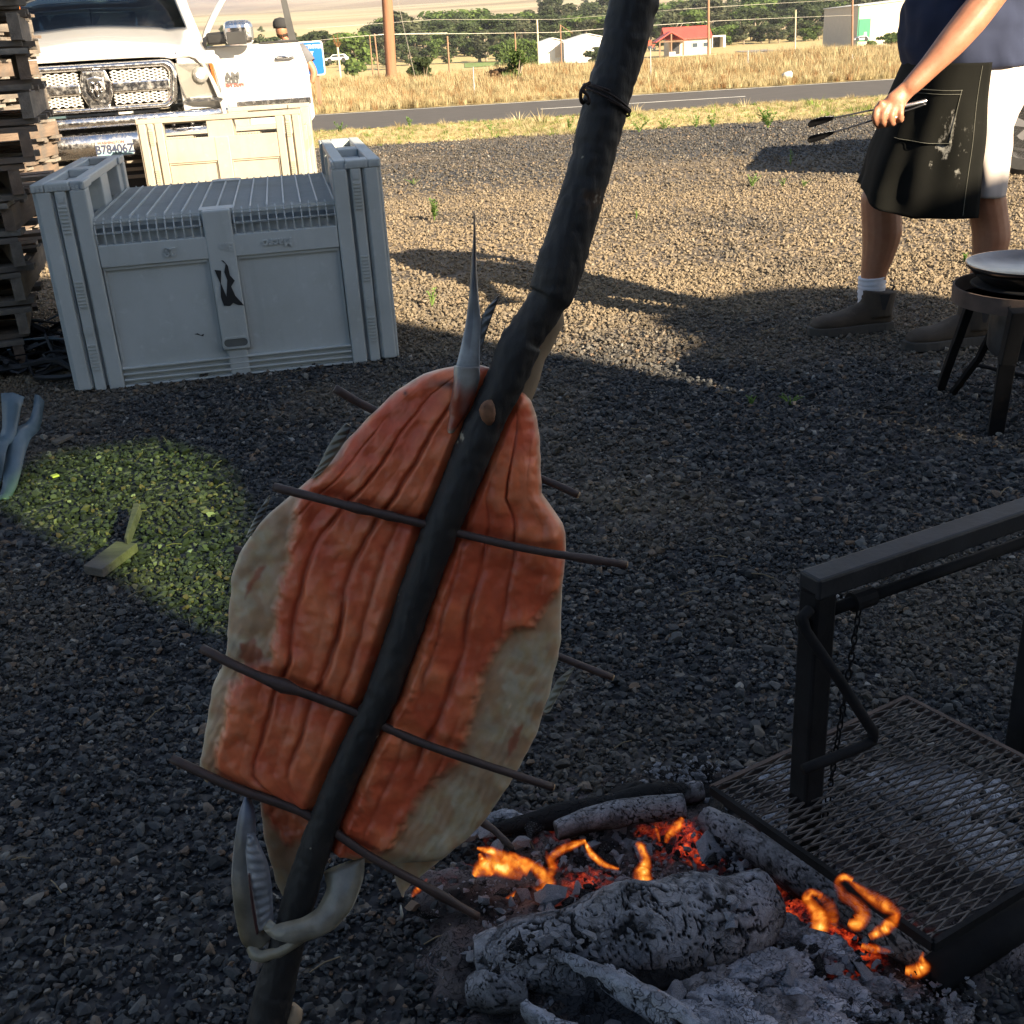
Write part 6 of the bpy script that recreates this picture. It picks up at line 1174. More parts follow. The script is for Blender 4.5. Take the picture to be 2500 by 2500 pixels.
# ember and ash bed: a low uneven mound
c0 = Gs(1250, 1720); N_ = 150; rows, ash, keepz = [], [], []; glow = []; HOT = [(Gs(x, y).x, Gs(x, y).y, r) for x, y, r in ((960, 1660, .05), (1090, 1650, .05), (1270, 1595, .05), (1320, 1610, .04), (1450, 1730, .05), (1380, 1790, .03), (1600, 1780, .05), (1480, 1760, .03), (1255, 1900, .02), (880, 1640, .02))]
for j in range(N_):
    r_ = []
    for i in range(N_):
        x, y = c0.x-.62+1.35*i/(N_-1), c0.y-.42+.95*j/(N_-1); p = Vector((x, y, 0)); px = (x-c0.x); py = (y-c0.y)
        e = 1-((px-.06)/.43)**2-((py)/.33)**2+.6*mn.noise(p*7); z = -.022+.040*max(0, min(1, e*1.6+.25))+.012*mn.fractal(p*38, 1, 2, 3)*(1 if e > -.1 else 0)+.006*mn.noise(p*90)*(e > 0); r_.append((x, y, z)); ash.append(max(0, min(1, .55+1.1*mn.noise(p*9)+.5*max(0, .3-e)-max(0, -e)*1.5))); glow.append(min(1, sum(math.exp(-((x-hx_)**2+(y-hy_)**2)/(r2*r2)) for hx_, hy_, r2 in HOT)))
    rows.append(r_)
b_ = MB().grid(rows); me = b_.mesh('ember_bed', True); set_ashy(me, ash); ga = me.attributes.new('glow', 'FLOAT', 'POINT'); ga.data.foreach_set('value', np.asarray(glow, np.float32)); eb = link_mesh('ember_bed', me, M_ember); tag(eb, kind='stuff')
c1 = Gs(1640, 1560); rows, ash = [], []
for j in range(110):
    r_ = []
    for i in range(110):
        x, y = c1.x-.45+.95*i/109, c1.y-.3+.62*j/109; p = Vector((x, y, 0)); e = 1-((x-c1.x)/.32)**2-((y-c1.y)/.2)**2+.7*mn.noise(p*8); z = -.014+.026*max(0, min(1, e*1.5))+.008*mn.fractal(p*42, 1, 2, 3)*(e > -.2); r_.append((x, y, z)); ash.append(max(0, min(1, .6+.9*mn.noise(p*10))))
    rows.append(r_)
me = MB().grid(rows).mesh('ash_bed', True); set_ashy(me, ash); tag(link_mesh('ash_bed', me, M_ashw), kind='stuff')
# scattered flakes of white ash and charcoal chips
fl_col = bpy.data.collections.new('flake_shapes')
for k in range(5):
    bm = bmesh.new(); bmesh.ops.create_icosphere(bm, subdivisions=2, radius=1)
    for v in bm.verts: v.co *= 1+.7*mn.noise(v.co*2+Vector((k*5, 3, 0)))
    for _ in range(6):
        d = Vector(rng.normal(size=3)).normalized()
        for v in bm.verts:
            q = v.co.dot(d)
            if q > .4: v.co -= d*(q-.4)
    for v in bm.verts: v.co.z *= .45
    me = bpy.data.meshes.new('flake'); bm.to_mesh(me); bm.free(); set_ashy(me, [1]*len(me.vertices)); me.materials.append(M_ashw if k < 3 else M_char); fl_col.objects.link(bpy.data.objects.new('flake', me))
P_, S_ = [], []
for cx, cy2, sx_, sy_, n in ((1290, 1470, 70, 22, 240), (1480, 1850, 230, 90, 1100), (1620, 1540, 150, 70, 700), (1250, 1640, 220, 90, 900), (1400, 1560, 60, 50, 300), (930, 1700, 60, 40, 120), (1750, 1900, 90, 40, 260), (1150, 1780, 260, 120, 500)):
    for i in range(n):
        g = Gs(rng.normal(cx, sx_*.6), min(2100, rng.normal(cy2, sy_*.6)), .01); P_.append((g.x, g.y, rng.uniform(.006, .03))); S_.append(.0022*rng.lognormal(.35, .55))
for cx, cy2, sx_, sy_, n, sc in ((1180, 1720, 230, 40, 150, .010), (1330, 1870, 220, 60, 260, .009), (1130, 1610, 170, 35, 130, .009), (1380, 1620, 60, 60, 60, .010), (1560, 1800, 120, 50, 110, .008), (960, 1800, 60, 60, 60, .008), (1240, 1745, 160, 25, 90, .006)):
    for i in range(n):
        g = Gs(rng.normal(cx, sx_*.6), min(2080, rng.normal(cy2, sy_*.6)), .02); P_.append((g.x, g.y, rng.uniform(.008, .035))); S_.append(sc*rng.lognormal(-.1, .45))
for i in range(260):                                              # flakes lying on the big log
    u = rng.random(); g = Gs(920+500*u, 1800-90*u+rng.normal(0, 12), .10); P_.append((g.x, g.y, .095+rng.normal(0, .008))); S_.append(.0035*rng.lognormal(.2, .5))
scatter('ash_flakes', P_, S_, fl_col, tilt=1.6)
# flames ---------------------------------------------------------------
def flame_mat():
    m_, t, b = new_mat('flame'); out = t.nodes['Material Output']; t.nodes.remove(b); at = t.nodes.new('ShaderNodeAttribute'); at.attribute_name = 'warmth'
    n = noise_tex(t, 38, 4, stretch=(1, 1, .4)); mu = nd(t, 'ShaderNodeMath', operation='MULTIPLY'); t.links.new(at.outputs['Fac'], mu.inputs[0]); t.links.new(ramp(t, n.outputs[0], [(.30, .5), (.60, 1.0)]), mu.inputs[1])
    em = t.nodes.new('ShaderNodeEmission'); t.links.new(ramp(t, mu.outputs[0], [(0, (1, .06, .004)), (.4, (1, .16, .01)), (.8, (1, .34, .04)), (1, (1, .60, .18))]), em.inputs[0]); t.links.new(ramp(t, mu.outputs[0], [(0, .12), (1, 1.0)]), em.inputs[1])
    s2 = nd(t, 'ShaderNodeMath', operation='MULTIPLY'); t.links.new(ramp(t, mu.outputs[0], [(0, .03), (1, 1.0)]), s2.inputs[0]); s2.inputs[1].default_value = FLAME; t.links.new(s2.outputs[0], em.inputs[1])
    tr = t.nodes.new('ShaderNodeBsdfTransparent'); ms = t.nodes.new('ShaderNodeMixShader'); t.links.new(ramp(t, mu.outputs[0], [(.06, 0.0), (.85, .85)]), ms.inputs[0]); t.links.new(tr.outputs[0], ms.inputs[1]); t.links.new(em.outputs[0], ms.inputs[2]); t.links.new(ms.outputs[0], out.inputs[0]); return m_
FLAME = .50; M_flame = flame_mat()
def flame(strands, label, dy=0):
    """strands: lists of (x, y, width, heat) picture points; Y from the base point on the wood"""
    base = strands[0][0]; g = Gs(base[0], base[1], .05); Y = g.y+dy; t_ = thing('flame', label, 'flame', g); 
    for si, st in enumerate(strands):
        A = np.array(st, float); tt = np.linspace(0, 1, len(st)); T_ = np.linspace(0, 1, 30); Q = np.stack([np.interp(T_, tt, A[:, i]) for i in range(4)], 1)
        for _ in range(2): Q[1:-1] = (Q[:-2]+2*Q[1:-1]+Q[2:])/4
        n = 11; vs, heat, fs = [], [], []
        for i in range(30):
            x, y, w, h_ = Q[i]; w = w*1.5; tx, ty = Q[min(i+1, 29)][:2]-Q[max(i-1, 0)][:2]; L = math.hypot(tx, ty)+1e-6; nx, ny = -ty/L, tx/L
            for k in range(n):
                u = k/(n-1)*2-1; wob = .12*mn.noise(Vector((x*.08, y*.08, si))); p = AYs(x+nx*w/2*(u+wob), y+ny*w/2*(u+wob), Y+.012*math.sin(i*.35+si)+.006*(1-u*u)*(w/20)+.004*mn.noise(Vector((i*.4, u, si)))); vs.append(p); heat.append(h_*1.2*(1-u*u)**1.2*(.85+.3*mn.noise(Vector((i*.3, u*2, si*3)))))
        for i in range(29):
            for k in range(n-1): a = i*n+k; fs.append((a, a+1, a+n+1, a+n))
        b_ = MB(); b_.v = [tuple(v-g) for v in vs]; b_.f = fs; me = b_.mesh('tongue', True); a = me.attributes.new('warmth', 'FLOAT', 'POINT'); a.data.foreach_set('value', heat); link_mesh('tongue', me, M_flame, t_)
flame([[(985, 1655, 14, .5), (960, 1640, 30, .9), (930, 1628, 36, 1), (905, 1642, 26, .9), (893, 1652, 8, .7)], [(1000, 1640, 26, .8), (960, 1622, 22, 1), (925, 1606, 16, .9), (900, 1600, 5, .6)], [(930, 1650, 12, .7), (912, 1630, 16, .9), (905, 1610, 6, .6)], [(1030, 1690, 30, .7), (1035, 1665, 26, .7), (1015, 1640, 20, .8), (985, 1622, 14, .9), (960, 1608, 6, .5)],
       [(955, 1700, 10, .6), (985, 1690, 26, .85), (1020, 1690, 30, .6), (1050, 1680, 14, .3)], [(1035, 1655, 12, .5), (1045, 1640, 16, .6), (1035, 1620, 12, .4), (1030, 1605, 5, .2)]], 'largest orange flame cluster, touching the tip of the hidden skewer left of the big log')
flame([[(1050, 1640, 8, .4), (1038, 1622, 14, .6), (1055, 1604, 16, .7), (1085, 1594, 14, .8), (1105, 1586, 7, .8)], [(1168, 1640, 5, .5), (1140, 1632, 11, .9), (1118, 1615, 12, .9), (1108, 1598, 9, .9), (1104, 1588, 4, .7)]], 'thin arching orange flame between the large flame cluster and the single tongue')
flame([[(1216, 1664, 26, 1), (1212, 1650, 30, 1), (1218, 1630, 20, .9), (1215, 1610, 14, .8), (1208, 1596, 16, .8), (1200, 1590, 8, .4)]], 'single upright yellow flame tongue behind the big ash-grey log')
flame([[(1255, 1590, 6, .5), (1262, 1575, 14, .7), (1278, 1560, 20, .8), (1288, 1543, 8, .6)], [(1245, 1588, 4, .5), (1240, 1570, 8, .6), (1236, 1556, 4, .4)]], 'small orange flame at the back of the fire below the black log')
flame([[(1545, 1755, 30, 1), (1550, 1735, 34, .9), (1535, 1712, 22, .7), (1520, 1695, 18, .8), (1530, 1682, 14, .7), (1552, 1690, 10, .6)], [(1600, 1740, 12, .6), (1618, 1745, 28, .9), (1632, 1725, 26, .7), (1618, 1705, 22, .45), (1590, 1690, 20, .4), (1578, 1665, 14, .5), (1590, 1652, 13, .85), (1608, 1662, 12, .7)], [(1604, 1664, 8, .5), (1640, 1690, 20, .85), (1668, 1708, 26, .8), (1694, 1724, 14, .6), (1690, 1742, 10, .5)],
       [(1640, 1768, 12, .8), (1665, 1755, 22, .9), (1685, 1738, 22, .7), (1695, 1722, 10, .5)], [(1575, 1750, 12, .5), (1570, 1725, 26, .5), (1560, 1700, 20, .4), (1545, 1690, 12, .5)], [(1625, 1785, 10, .7), (1650, 1790, 16, .7), (1680, 1795, 6, .3)]], 'group of looping orange flames under the front edge of the grate', -.09)
flame([[(1708, 1830, 14, .9), (1730, 1832, 26, 1), (1745, 1825, 22, .9), (1738, 1808, 10, .7), (1742, 1796, 4, .4)]], 'low bright flame at the near corner of the grate')
flame([[(777, 1692, 5, .5), (786, 1680, 12, .6), (798, 1668, 10, .5), (806, 1658, 3, .3)]], 'small orange flame seen just right of the salmon belly tip')
flame([[(1252, 1895, 6, .4), (1246, 1880, 10, .5), (1243, 1868, 3, .4)]], 'tiny orange flame between the ash lumps in front')
# ================================================================== SWING GRILL
M_steel = simple('blackened_steel', (.010, .010, .011), .8, 0, var=.4, scale=18, bump=.35, bd=.002, dirt=((.03, .02, .015), 12, .6, .78), spec=.15); M_steel2 = simple('sky_sheen_steel', (.022, .023, .026), .5, 0, var=.4, scale=14, bump=.3, bd=.002, dirt=((.045, .04, .04), 9, .55, .75), spec=.28); M_rust = simple('rusty_steel', (.09, .062, .05), .8, .2, var=.35, scale=14, bump=.4, bd=.002); M_gr = simple('sooty_grate_steel', (.085, .073, .066), .75, .3, var=.4, scale=16, bump=.3, bd=.001)
gp = Gs(1513, 1625); gp2 = Gs(1921, 1432); grill = thing('fire_grill', 'black steel fire grill frame with a square post, crank handle and hanging mesh grate', 'grill', (gp.x, gp.y, 0))
ZT = .445; p1 = Vector((gp.x, gp.y, 0)); p2 = Vector((gp2.x, gp2.y, 0)); dirb = (p2-p1).normalized(); pw = .034
b_ = MB(); b_.bar(p1, p1+Vector((0, 0, ZT)), pw, pw, up=dirb); b_.build('post', M_steel, grill, world=True, bevel=.004)
b_ = MB(); b_.bar(p2+dirb*.0, p2+Vector((0, 0, ZT)), pw, pw, up=dirb); b_.build('post', M_steel, grill, world=True, bevel=.004)
b_ = MB(); b_.bar(p1+Vector((0, 0, ZT+.002))-dirb*pw/2, p2+Vector((0, 0, ZT+.002))+dirb*pw/2, pw+.004, .03); b_.build('top_bar', M_steel2, grill, world=True, bevel=.004)  # lighter steel here; sky sheen on the bar put into its colour
za = ZT-.045; MB().tube([p1+Vector((0, 0, za))-dirb*.03, p2+Vector((0, 0, za))+dirb*.05], .0085, 12).build('winding_rod', M_steel, grill, smooth=True, world=True)
sdv = dirb.cross(Vector((0, 0, 1))).normalized()
Y1 = gp.y-.02; cp = [AYs(1528, 1150, Y1), AYs(1513, 1165, Y1-.01), AYs(1520, 1190, Y1-.015), AYs(1585, 1285, Y1-.03), AYs(1648, 1382, Y1-.04), AYs(1645, 1398, Y1-.04), AYs(1622, 1410, Y1-.05), AYs(1516, 1452, Y1-.08)]
b_ = MB(); P = []
for i in range(len(cp)-1):
    for k in range(5): P.append(cp[i].lerp(cp[i+1], k/5))
P.append(cp[-1]); b_.tube(P, .0072, 12); b_.build('crank_handle', M_steel, grill, smooth=True, world=True)
# grate frame
GZ = .115; g1, g2, g4 = Gs(1342, 1490, GZ), Gs(1710, 1320, GZ), Gs(1760, 1785, GZ); g3 = g2+(g4-g1); cors = [g1, g2, g3, g4]
for a, b2_, mt in ((g1, g2, M_rust), (g2, g3, M_rust), (g3, g4, M_steel), (g4, g1, M_steel)): MB().bar(a, b2_, .007, .013).build('grate_frame', mt, grill, world=True)
b_ = MB(); U, V_ = (g2-g1), (g4-g1); nu_, nv_ = 27, 13; zo = Vector((0, 0, .004))
def gpt(u, v): return g1+U*v+V_*u+zo
for fam in (1, -1):
    for k in range(-nv_, nu_+1):
        # zigzag strand running across: u = (k + fam*t)/nu, v = t/nv
        pts = []
        for j in range(nv_*2+1):
            t = j/2; u = (k+fam*t*.5+(nv_*.5 if fam < 0 else 0))/nu_; pts.append((u, t/nv_))
        seg = [q for q in pts if -.001 <= q[0] <= 1.001]
        for a, c in zip(seg, seg[1:]): b_.bar(gpt(*a), gpt(*c), .0022, .0030)
o = b_.build('expanded_mesh', M_gr, grill, world=True); o['kind'] = 'stuff'
# chain, link by link
lk = MB().tube([(.0034*math.cos(a), 0, .0082*math.sin(a)*(1.0)) for a in np.linspace(0, 6.283, 15)[:-1]], .0014, 6, closed=True).mesh('link', True); lk.materials.append(M_steel)
c_top = p1+dirb*.075+Vector((0, 0, za-.005)); c_bot = AYs(1555, 1552, gp.y+.02); c_bot.z = max(c_bot.z, GZ*.2); n = int((c_top-c_bot).length/.0128)
for i in range(n):
    q = c_top.lerp(c_bot, i/(n-1)); o = link_mesh('link', lk, None, grill, q-grill.location); d = (c_top-c_bot).normalized(); o.rotation_mode = 'QUATERNION'; o.rotation_quaternion = d.to_track_quat('Z', 'Y') @ Matrix.Rotation(math.pi/2*(i % 2)+.1*i, 3, 'Z').to_quaternion()
b_ = MB(); b_.tube([p1+dirb*(.06)+Vector((0, 0, za)), p1+dirb*.095+Vector((0, 0, za))], .0135, 12); b_.build('chain_drum', M_steel, grill, world=True)
a, b2_ = Gs(1755, 1845, .025), Gs(2050, 1655, .025); MB().tube([a, b2_], .024, 18).build('base_tube', M_steel, grill, smooth=True, world=True)
MB().tube([p1+Vector((0, 0, .02)), a], .01, 10).build('base_rod', M_steel, grill, smooth=True, world=True)
# ================================================================== GAS BURNER WITH GRIDDLE
gb = Gs(1930, 700); GY = 3.02; def_x = AYs(1945, 600, GY).x
burner = thing('gas_burner', 'black round outdoor gas burner on bent steel legs at the right edge', 'burner', (def_x, GY, 0)); bx_, by_ = def_x, GY
zr1 = AYs(1810, 545, GY).z; zr0 = AYs(1810, 575, GY).z; RR_ = def_x-AYs(1806, 560, GY).x
MB().lathe([(RR_, zr0), (RR_, zr1), (RR_-.006, zr1), (RR_-.006, zr0), (RR_, zr0)], (0, 0, 0), 40).build('support_ring', M_rust, burner, smooth=True, angle=40)
MB().lathe([(0, zr0-.15), (RR_*.45, zr0-.15), (RR_*.5, zr0-.13), (RR_*.5, zr0-.01), (RR_*.42, zr0), (0, zr0)], (0, 0, 0), 28).build('wind_shield', simple('scratched_dark_steel', (.08, .08, .085), .45, .6, var=.4, scale=12, bump=.2), burner, smooth=True, angle=40)
def bleg(top, foot, w=.026, bend=.5):
    b_ = MB(); T = Vector(top); Fo = Vector(foot); mid = T.lerp(Fo, .35)+Vector((0, 0, -.02)); mid.x = T.x+(Fo.x-T.x)*.12; b_.bar(T, mid, w, w*.8); b_.bar(mid+Vector((0, 0, .004)), Fo, w, w*.8); b_.build('leg', M_steel, burner, bevel=.003)
def loc_(v): return Vector((v.x-bx_, v.y-by_, v.z))
f1, f2, f3 = Gs(1773, 735), Gs(1797, 742), Gs(1878, 818)
bleg(loc_(AYs(1830, 575, 3.15)), loc_(f1)); bleg(loc_(AYs(1872, 625, 3.1)), loc_(f2), .02); bleg(loc_(AYs(1922, 585, 2.82)), loc_(f3), .042); bleg((.19, .12, zr0), (.34, .2, 0))
MB().tube([loc_(f2)+Vector((.06, 0, .09)), Vector((.15, 0, .09))], .006, 8).build('brace', M_steel, burner)
for q in (.02, .055): MB().lathe([(0, -.008), (.009, -.006), (.009, 0)], (-RR_*.72+q, -RR_*.70-q*.35, (zr0+zr1)/2), 10, 'y').build('bolt', M_steel, burner)
zp = AYs(1820, 505, GY).z; RP = AYs(1945, 500, GY).x-AYs(1817, 505, GY).x
pan = thing('griddle_pan', 'wide shallow round steel griddle reflecting the sky on the gas burner', 'pan', (bx_+.0, by_, 0))
M_pan = simple('seasoned_pan_steel', (.22, .20, .19), .17, .95, var=.5, scale=9, bump=.08, bd=.001)
MB().lathe([(0, zp-.02), (RP*.72, zp-.018), (RP*.92, zp-.006), (RP*.985, zp+.004), (RP, zp+.004), (RP, zp-.001), (RP*.93, zp-.014), (RP*.76, zp-.045), (RP*.6, zp-.05), (0, zp-.05)], (0, 0, 0), 64).build('griddle_disc', M_pan, pan, smooth=True, angle=50)
MB().lathe([(RP*.62, zr1+.0), (RP*.9, zp-.055), (RP*.86, zp-.05), (RP*.58, zr1+.002)], (0, 0, 0), 40).build('lower_bowl', M_steel, pan, smooth=True)
# ================================================================== PEOPLE
def skin_mat(name, c=(.36, .165, .095)):
    m_, t, b = new_mat(name); n = noise_tex(t, 26, 6, rough=.7); n2 = noise_tex(t, 190, 4)
    t.links.new(mix(t, ramp(t, n.outputs[0], [(.35, 0.0), (.7, .5)]), c, (c[0]*.66, c[1]*.5, c[2]*.42)), b.inputs[0]); b.inputs['Roughness'].default_value = .5; b.inputs['Subsurface Weight'].default_value = .12; b.inputs['Subsurface Radius'].default_value = (1, .3, .15); b.inputs['Subsurface Scale'].default_value = .01; add_bump(t, b, n2.outputs[0], .35, .0015); return m_
M_skin = skin_mat('tanned_skin')
def fuse(o, vox=.006, sm=3):
    q = o.modifiers.new('remesh', 'REMESH'); q.mode = 'VOXEL'; q.voxel_size = vox; q.use_smooth_shade = True
    q = o.modifiers.new('smooth', 'SMOOTH'); q.iterations = sm; q.factor = .5; return o
def wm(px, Y, y=200): return px*K/ppm(Y, 1800*K, y*K)               # picture width (1932 units) to metres
def limb(b_, pts, n=16, m_=18, sq=1.0, sqd=None, rnd=True):
    """(x, y, width, Y) picture points"""
    P = [AYs(x, y, Y) for x, y, w, Y in pts]; R_ = [wm(w, Y, y)/2 for x, y, w, Y in pts]; Q = resample(P, m_); t = np.linspace(0, 1, len(pts)); L = [0]
    for a, c in zip(P, P[1:]): L.append(L[-1]+(c-a).length)
    R2 = [float(np.interp(L[-1]*i/(m_-1), L, R_)) for i in range(m_)]; b_.tube(Q, R2, n, squash=sq, sqdir=sqd)
    if rnd: b_.ball(Q[-1], R2[-1]*.99, 12); b_.ball(Q[0], R2[0]*.99, 12)
mx = AYs(1850, 200, 4.0).x; man = thing('person', 'man in a navy shirt, black apron and pale shorts striding left with tongs', 'person', (mx, 4.0, 0))
bb = MB()
FY, NY = 4.14, 3.87                                                 # far (front) leg, near (rear) leg
limb(bb, [(1800, 215, 120, 4.08), (1740, 290, 100, 4.12), (1668, 362, 74, FY), (1663, 400, 72, FY), (1664, 440, 73, FY), (1657, 480, 60, FY), (1648, 520, 46, FY), (1645, 575, 44, FY)], m_=26)
limb(bb, [(1852, 215, 98, 3.92), (1852, 300, 84, 3.90), (1857, 362, 74, NY), (1866, 410, 68, NY), (1870, 450, 68, NY), (1862, 500, 58, NY), (1850, 560, 46, NY), (1848, 600, 44, NY)], m_=26)
bb.tube([(mx-.03, 4.0, .84), (mx-.03, 4.0, .98), (mx-.06, 4.0, 1.15), (mx-.03, 4.0, 1.32), (mx+.0, 4.0, 1.42), (mx+.0, 4.0, 1.46)], [.10, .125, .135, .15, .12, .06], 20, squash=1.15, sqdir=(0, 1, 0))
bb.tube([(mx+.0, 4.0, 1.42), (mx-.03, 4.0, 1.50), (mx-.045, 4.0, 1.56)], [.068, .058, .06], 14)
hx = mx-.06; bb.ball((hx, 4.0, 1.645), .098, 20, (1.0, .80, 1.22)); bb.ball((hx-.035, 4.0, 1.59), .062, 16, (1, .85, 1.0)); bb.tube([(hx-.095, 4.0, 1.665), (hx-.118, 4.0, 1.635), (hx-.098, 4.0, 1.622)], [.009, .015, .012], 10)
bb.tube([(hx-.085, 3.985, 1.600), (hx-.092, 4.0, 1.600), (hx-.085, 4.015, 1.600)], .008, 8)
for s in (-1, 1): bb.ball((hx-.02+.03, 4.0+s*.078, 1.645), .022, 10, (.8, .35, 1.25)); bb.ball((hx-.085, 4.0+s*.032, 1.668), .013, 10)
SHY = 3.80
sh = Vector((mx-.0, 3.82, 1.40)); el = AYs(1868, -8, 3.74)
def limbw(b_, P, R_, m_=18, n=16): Q = resample(P, m_); R2 = [lerp(i/(m_-1), np.linspace(0, 1, len(R_)), R_) for i in range(m_)]; b_.tube(Q, R2, n); b_.ball(Q[0], R2[0]*.98, 12); b_.ball(Q[-1], R2[-1]*.98, 12)
wr = AYs(1716, 165, 3.70)
limbw(bb, [sh, sh.lerp(el, .5)+Vector((.03, -.01, 0)), el], [.058, .056, .050])
limbw(bb, [el, AYs(1842, 25, 3.735), AYs(1800, 75, 3.72), AYs(1752, 128, 3.71), wr], [.050, .052, .047, .036, .0285], 20)
# other arm, swinging on the far side
limbw(bb, [(mx, 4.2, 1.40), (mx+.06, 4.27, 1.16), (mx-.06, 4.28, .94)], [.056, .048, .030]); bb.ball((mx-.075, 4.28, .885), .042, 12, (1, .5, 1.35))
for k in range(4): limbw(bb, [(mx-.10+.022*k, 4.28, .85), (mx-.105+.02*k, 4.275, .81), (mx-.095+.018*k, 4.262, .785)], [.0095, .009, .0075], 8, 8)
limbw(bb, [(mx-.10, 4.27, .90), (mx-.125, 4.255, .865), (mx-.12, 4.245, .84)], [.012, .011, .009], 8, 8)
# the hand that holds the tongs
HY = 3.695
bb.tube([wr, AYs(1700, 180, HY), AYs(1688, 195, HY-.004), AYs(1678, 207, HY-.002)], [.028, .030, .036, .032], 16, squash=.62, sqdir=(0, 1, 0))
bb.ball(AYs(1690, 192, HY-.005), .034, 14, (1.05, .62, 1.0))
for P in ([(1664, 196, 0), (1653, 208, -.018), (1651, 224, -.020), (1656, 236, -.006), (1664, 238, .014)], [(1673, 201, -.010), (1667, 214, -.026), (1665, 229, -.022), (1670, 236, -.002), (1677, 234, .014)], [(1686, 205, -.012), (1682, 217, -.027), (1681, 229, -.022), (1685, 233, -.002), (1690, 229, .012)], [(1699, 205, -.010), (1699, 214, -.023), (1698, 224, -.018), (1700, 226, 0), (1702, 221, .010)]):
    limbw(bb, [AYs(x, y, HY+o_) for x, y, o_ in P], [.0115, .0112, .0108, .010, .008], 12, 10)
limbw(bb, [AYs(1700, 190, HY+.015), AYs(1678, 204, HY+.022), AYs(1660, 214, HY+.020), AYs(1648, 222, HY+.010)], [.015, .013, .012, .010], 10, 10)
for x, y in ((1662, 197), (1674, 201), (1687, 203), (1699, 203)): bb.ball(AYs(x, y, HY-.015), .0135, 8)
fuse(bb.build('body', M_skin, man, smooth=True, world=True), .0052, 2)
# hair
hb = MB(); hb.ball((hx+.012, 4.0, 1.665), .105, 18, (1.02, .86, 1.12)); ho = hb.build('hair', simple('grey_brown_hair', (.10, .07, .05), .8, var=.3, scale=60, bump=.5), man, smooth=True, world=True)
for v in ho.data.vertices:
    if v.co.z < 1.655-.4*max(0, v.co.x-(hx-mx)-.02) and v.co.z < 1.70: v.co.x = max(v.co.x, hx-mx+.01) if v.co.z < 1.70 else v.co.x
    if v.co.z < 1.58: v.co.z = 1.58; 
# cloth ---------------------------------------------------------------
def cloth(name, c, rough=.9, sc=300, folds=0, **k): return simple(name, c, rough, var=.12, scale=7, bump=.25, bd=.0015, spec=.2, **k)
M_navy = cloth('navy_jersey', (.022, .028, .055)); M_short = cloth('pale_cotton', (.50, .44, .41)); M_white_sock = simple('white_sock_knit', (.62, .62, .68), .9, var=.08, scale=20, bump=.5, bd=.002, stretch=(.2, .2, 6))
def apron_mat():
    m_, t, b = new_mat('black_apron_cloth'); n = noise_tex(t, 4, 5, stretch=(1, 1, .6)); n2 = noise_tex(t, 9, 7, rough=.75, stretch=(1, 1, .55)); n3 = noise_tex(t, 200, 2); n4 = noise_tex(t, 3, 2)
    col = ramp(t, n.outputs[0], [(.3, (.004, .0042, .004)), (.7, (.009, .0092, .0075))]); f = mix(t, 1, ramp(t, n2.outputs[0], [(.60, 0.0), (.66, .8)]), ramp(t, n4.outputs[0], [(.46, 0.0), (.58, 1.0)]), 'MULTIPLY'); col = mix(t, f, col, (.34, .33, .30)); t.links.new(col, b.inputs[0]); b.inputs['Roughness'].default_value = .9; b.inputs['Specular IOR Level'].default_value = .12; add_bump(t, b, n3.outputs[0], .2, .001); return m_
M_apron = apron_mat()
def rings(b_, rows, n=40, fold=.006, seed=0, power=2.0):
    """rows: (z, xc, yc, a, b)"""
    G_ = []
    for i, (z, xc, yc, a, b) in enumerate(rows):
        r_ = []
        for k in range(n):
            w = 2*math.pi*k/n; c, s = math.cos(w), math.sin(w); c2 = math.copysign(abs(c)**(2/power), c); s2 = math.copysign(abs(s)**(2/power), s); q = Vector((c*1.6, s*1.6, z*7+seed)); f = fold*(mn.noise(q)*1.4+mn.noise(q*2.3)*.8)
            r_.append((xc+(a+f)*c2, yc+(b+f)*s2, z+.4*f))
        G_.append(r_)
    b_.grid(G_, True); return b_
def row_px(y, xl, xr, Yc, b): A, B = AYs(xl, y, Yc), AYs(xr, y, Yc); return ((A.z+B.z)/2, (A.x+B.x)/2, Yc, (B.x-A.x)/2, b)
sr = [row_px(128, 1724, 1918, 4.0, .185), row_px(124, 1717, 1924, 4.0, .20), row_px(112, 1711, 1922, 4.0, .205), row_px(95, 1707, 1919, 4.0, .20), row_px(80, 1705, 1914, 4.0, .195), row_px(60, 1705, 1916, 4.0, .19), row_px(35, 1707, 1920, 4.0, .19), row_px(0, 1714, 1926, 4.0, .19)]
z0 = sr[-1][0]; sr += [(z0+.06, sr[-1][1], 4.0, .165, .19), (1.30, mx-.0, 4.0, .155, .205), (1.38, mx+.01, 4.0, .14, .22), (1.43, mx+.01, 4.0, .11, .19), (1.47, mx+.0, 4.0, .07, .09), (1.49, mx-.01, 4.0, .062, .066)]
zz = [r[0] for r in sr]; Z_ = np.linspace(zz[0], zz[-1], 60); sr2 = [tuple([z]+[float(np.interp(z, zz, [r[i] for r in sr])) for i in range(1, 5)]) for z in Z_]
b_ = MB(); rings(b_, sr2, 64, .017, 1, 2.2); 
for s, yy in ((-1, 3.82), (1, 4.19)):
    a = Vector((mx, yy, 1.40)); c = sh.lerp(el, .82) if s < 0 else Vector((mx+.05, 4.27, 1.2)); Q = [a, a.lerp(c, .5), c, c+(c-a)*.02]; b_.tube(Q, [.075, .072, .074, .070], 20, cap=False, jit=.08)
b_.build('shirt', M_navy, man, smooth=True, world=True, solid=.004)
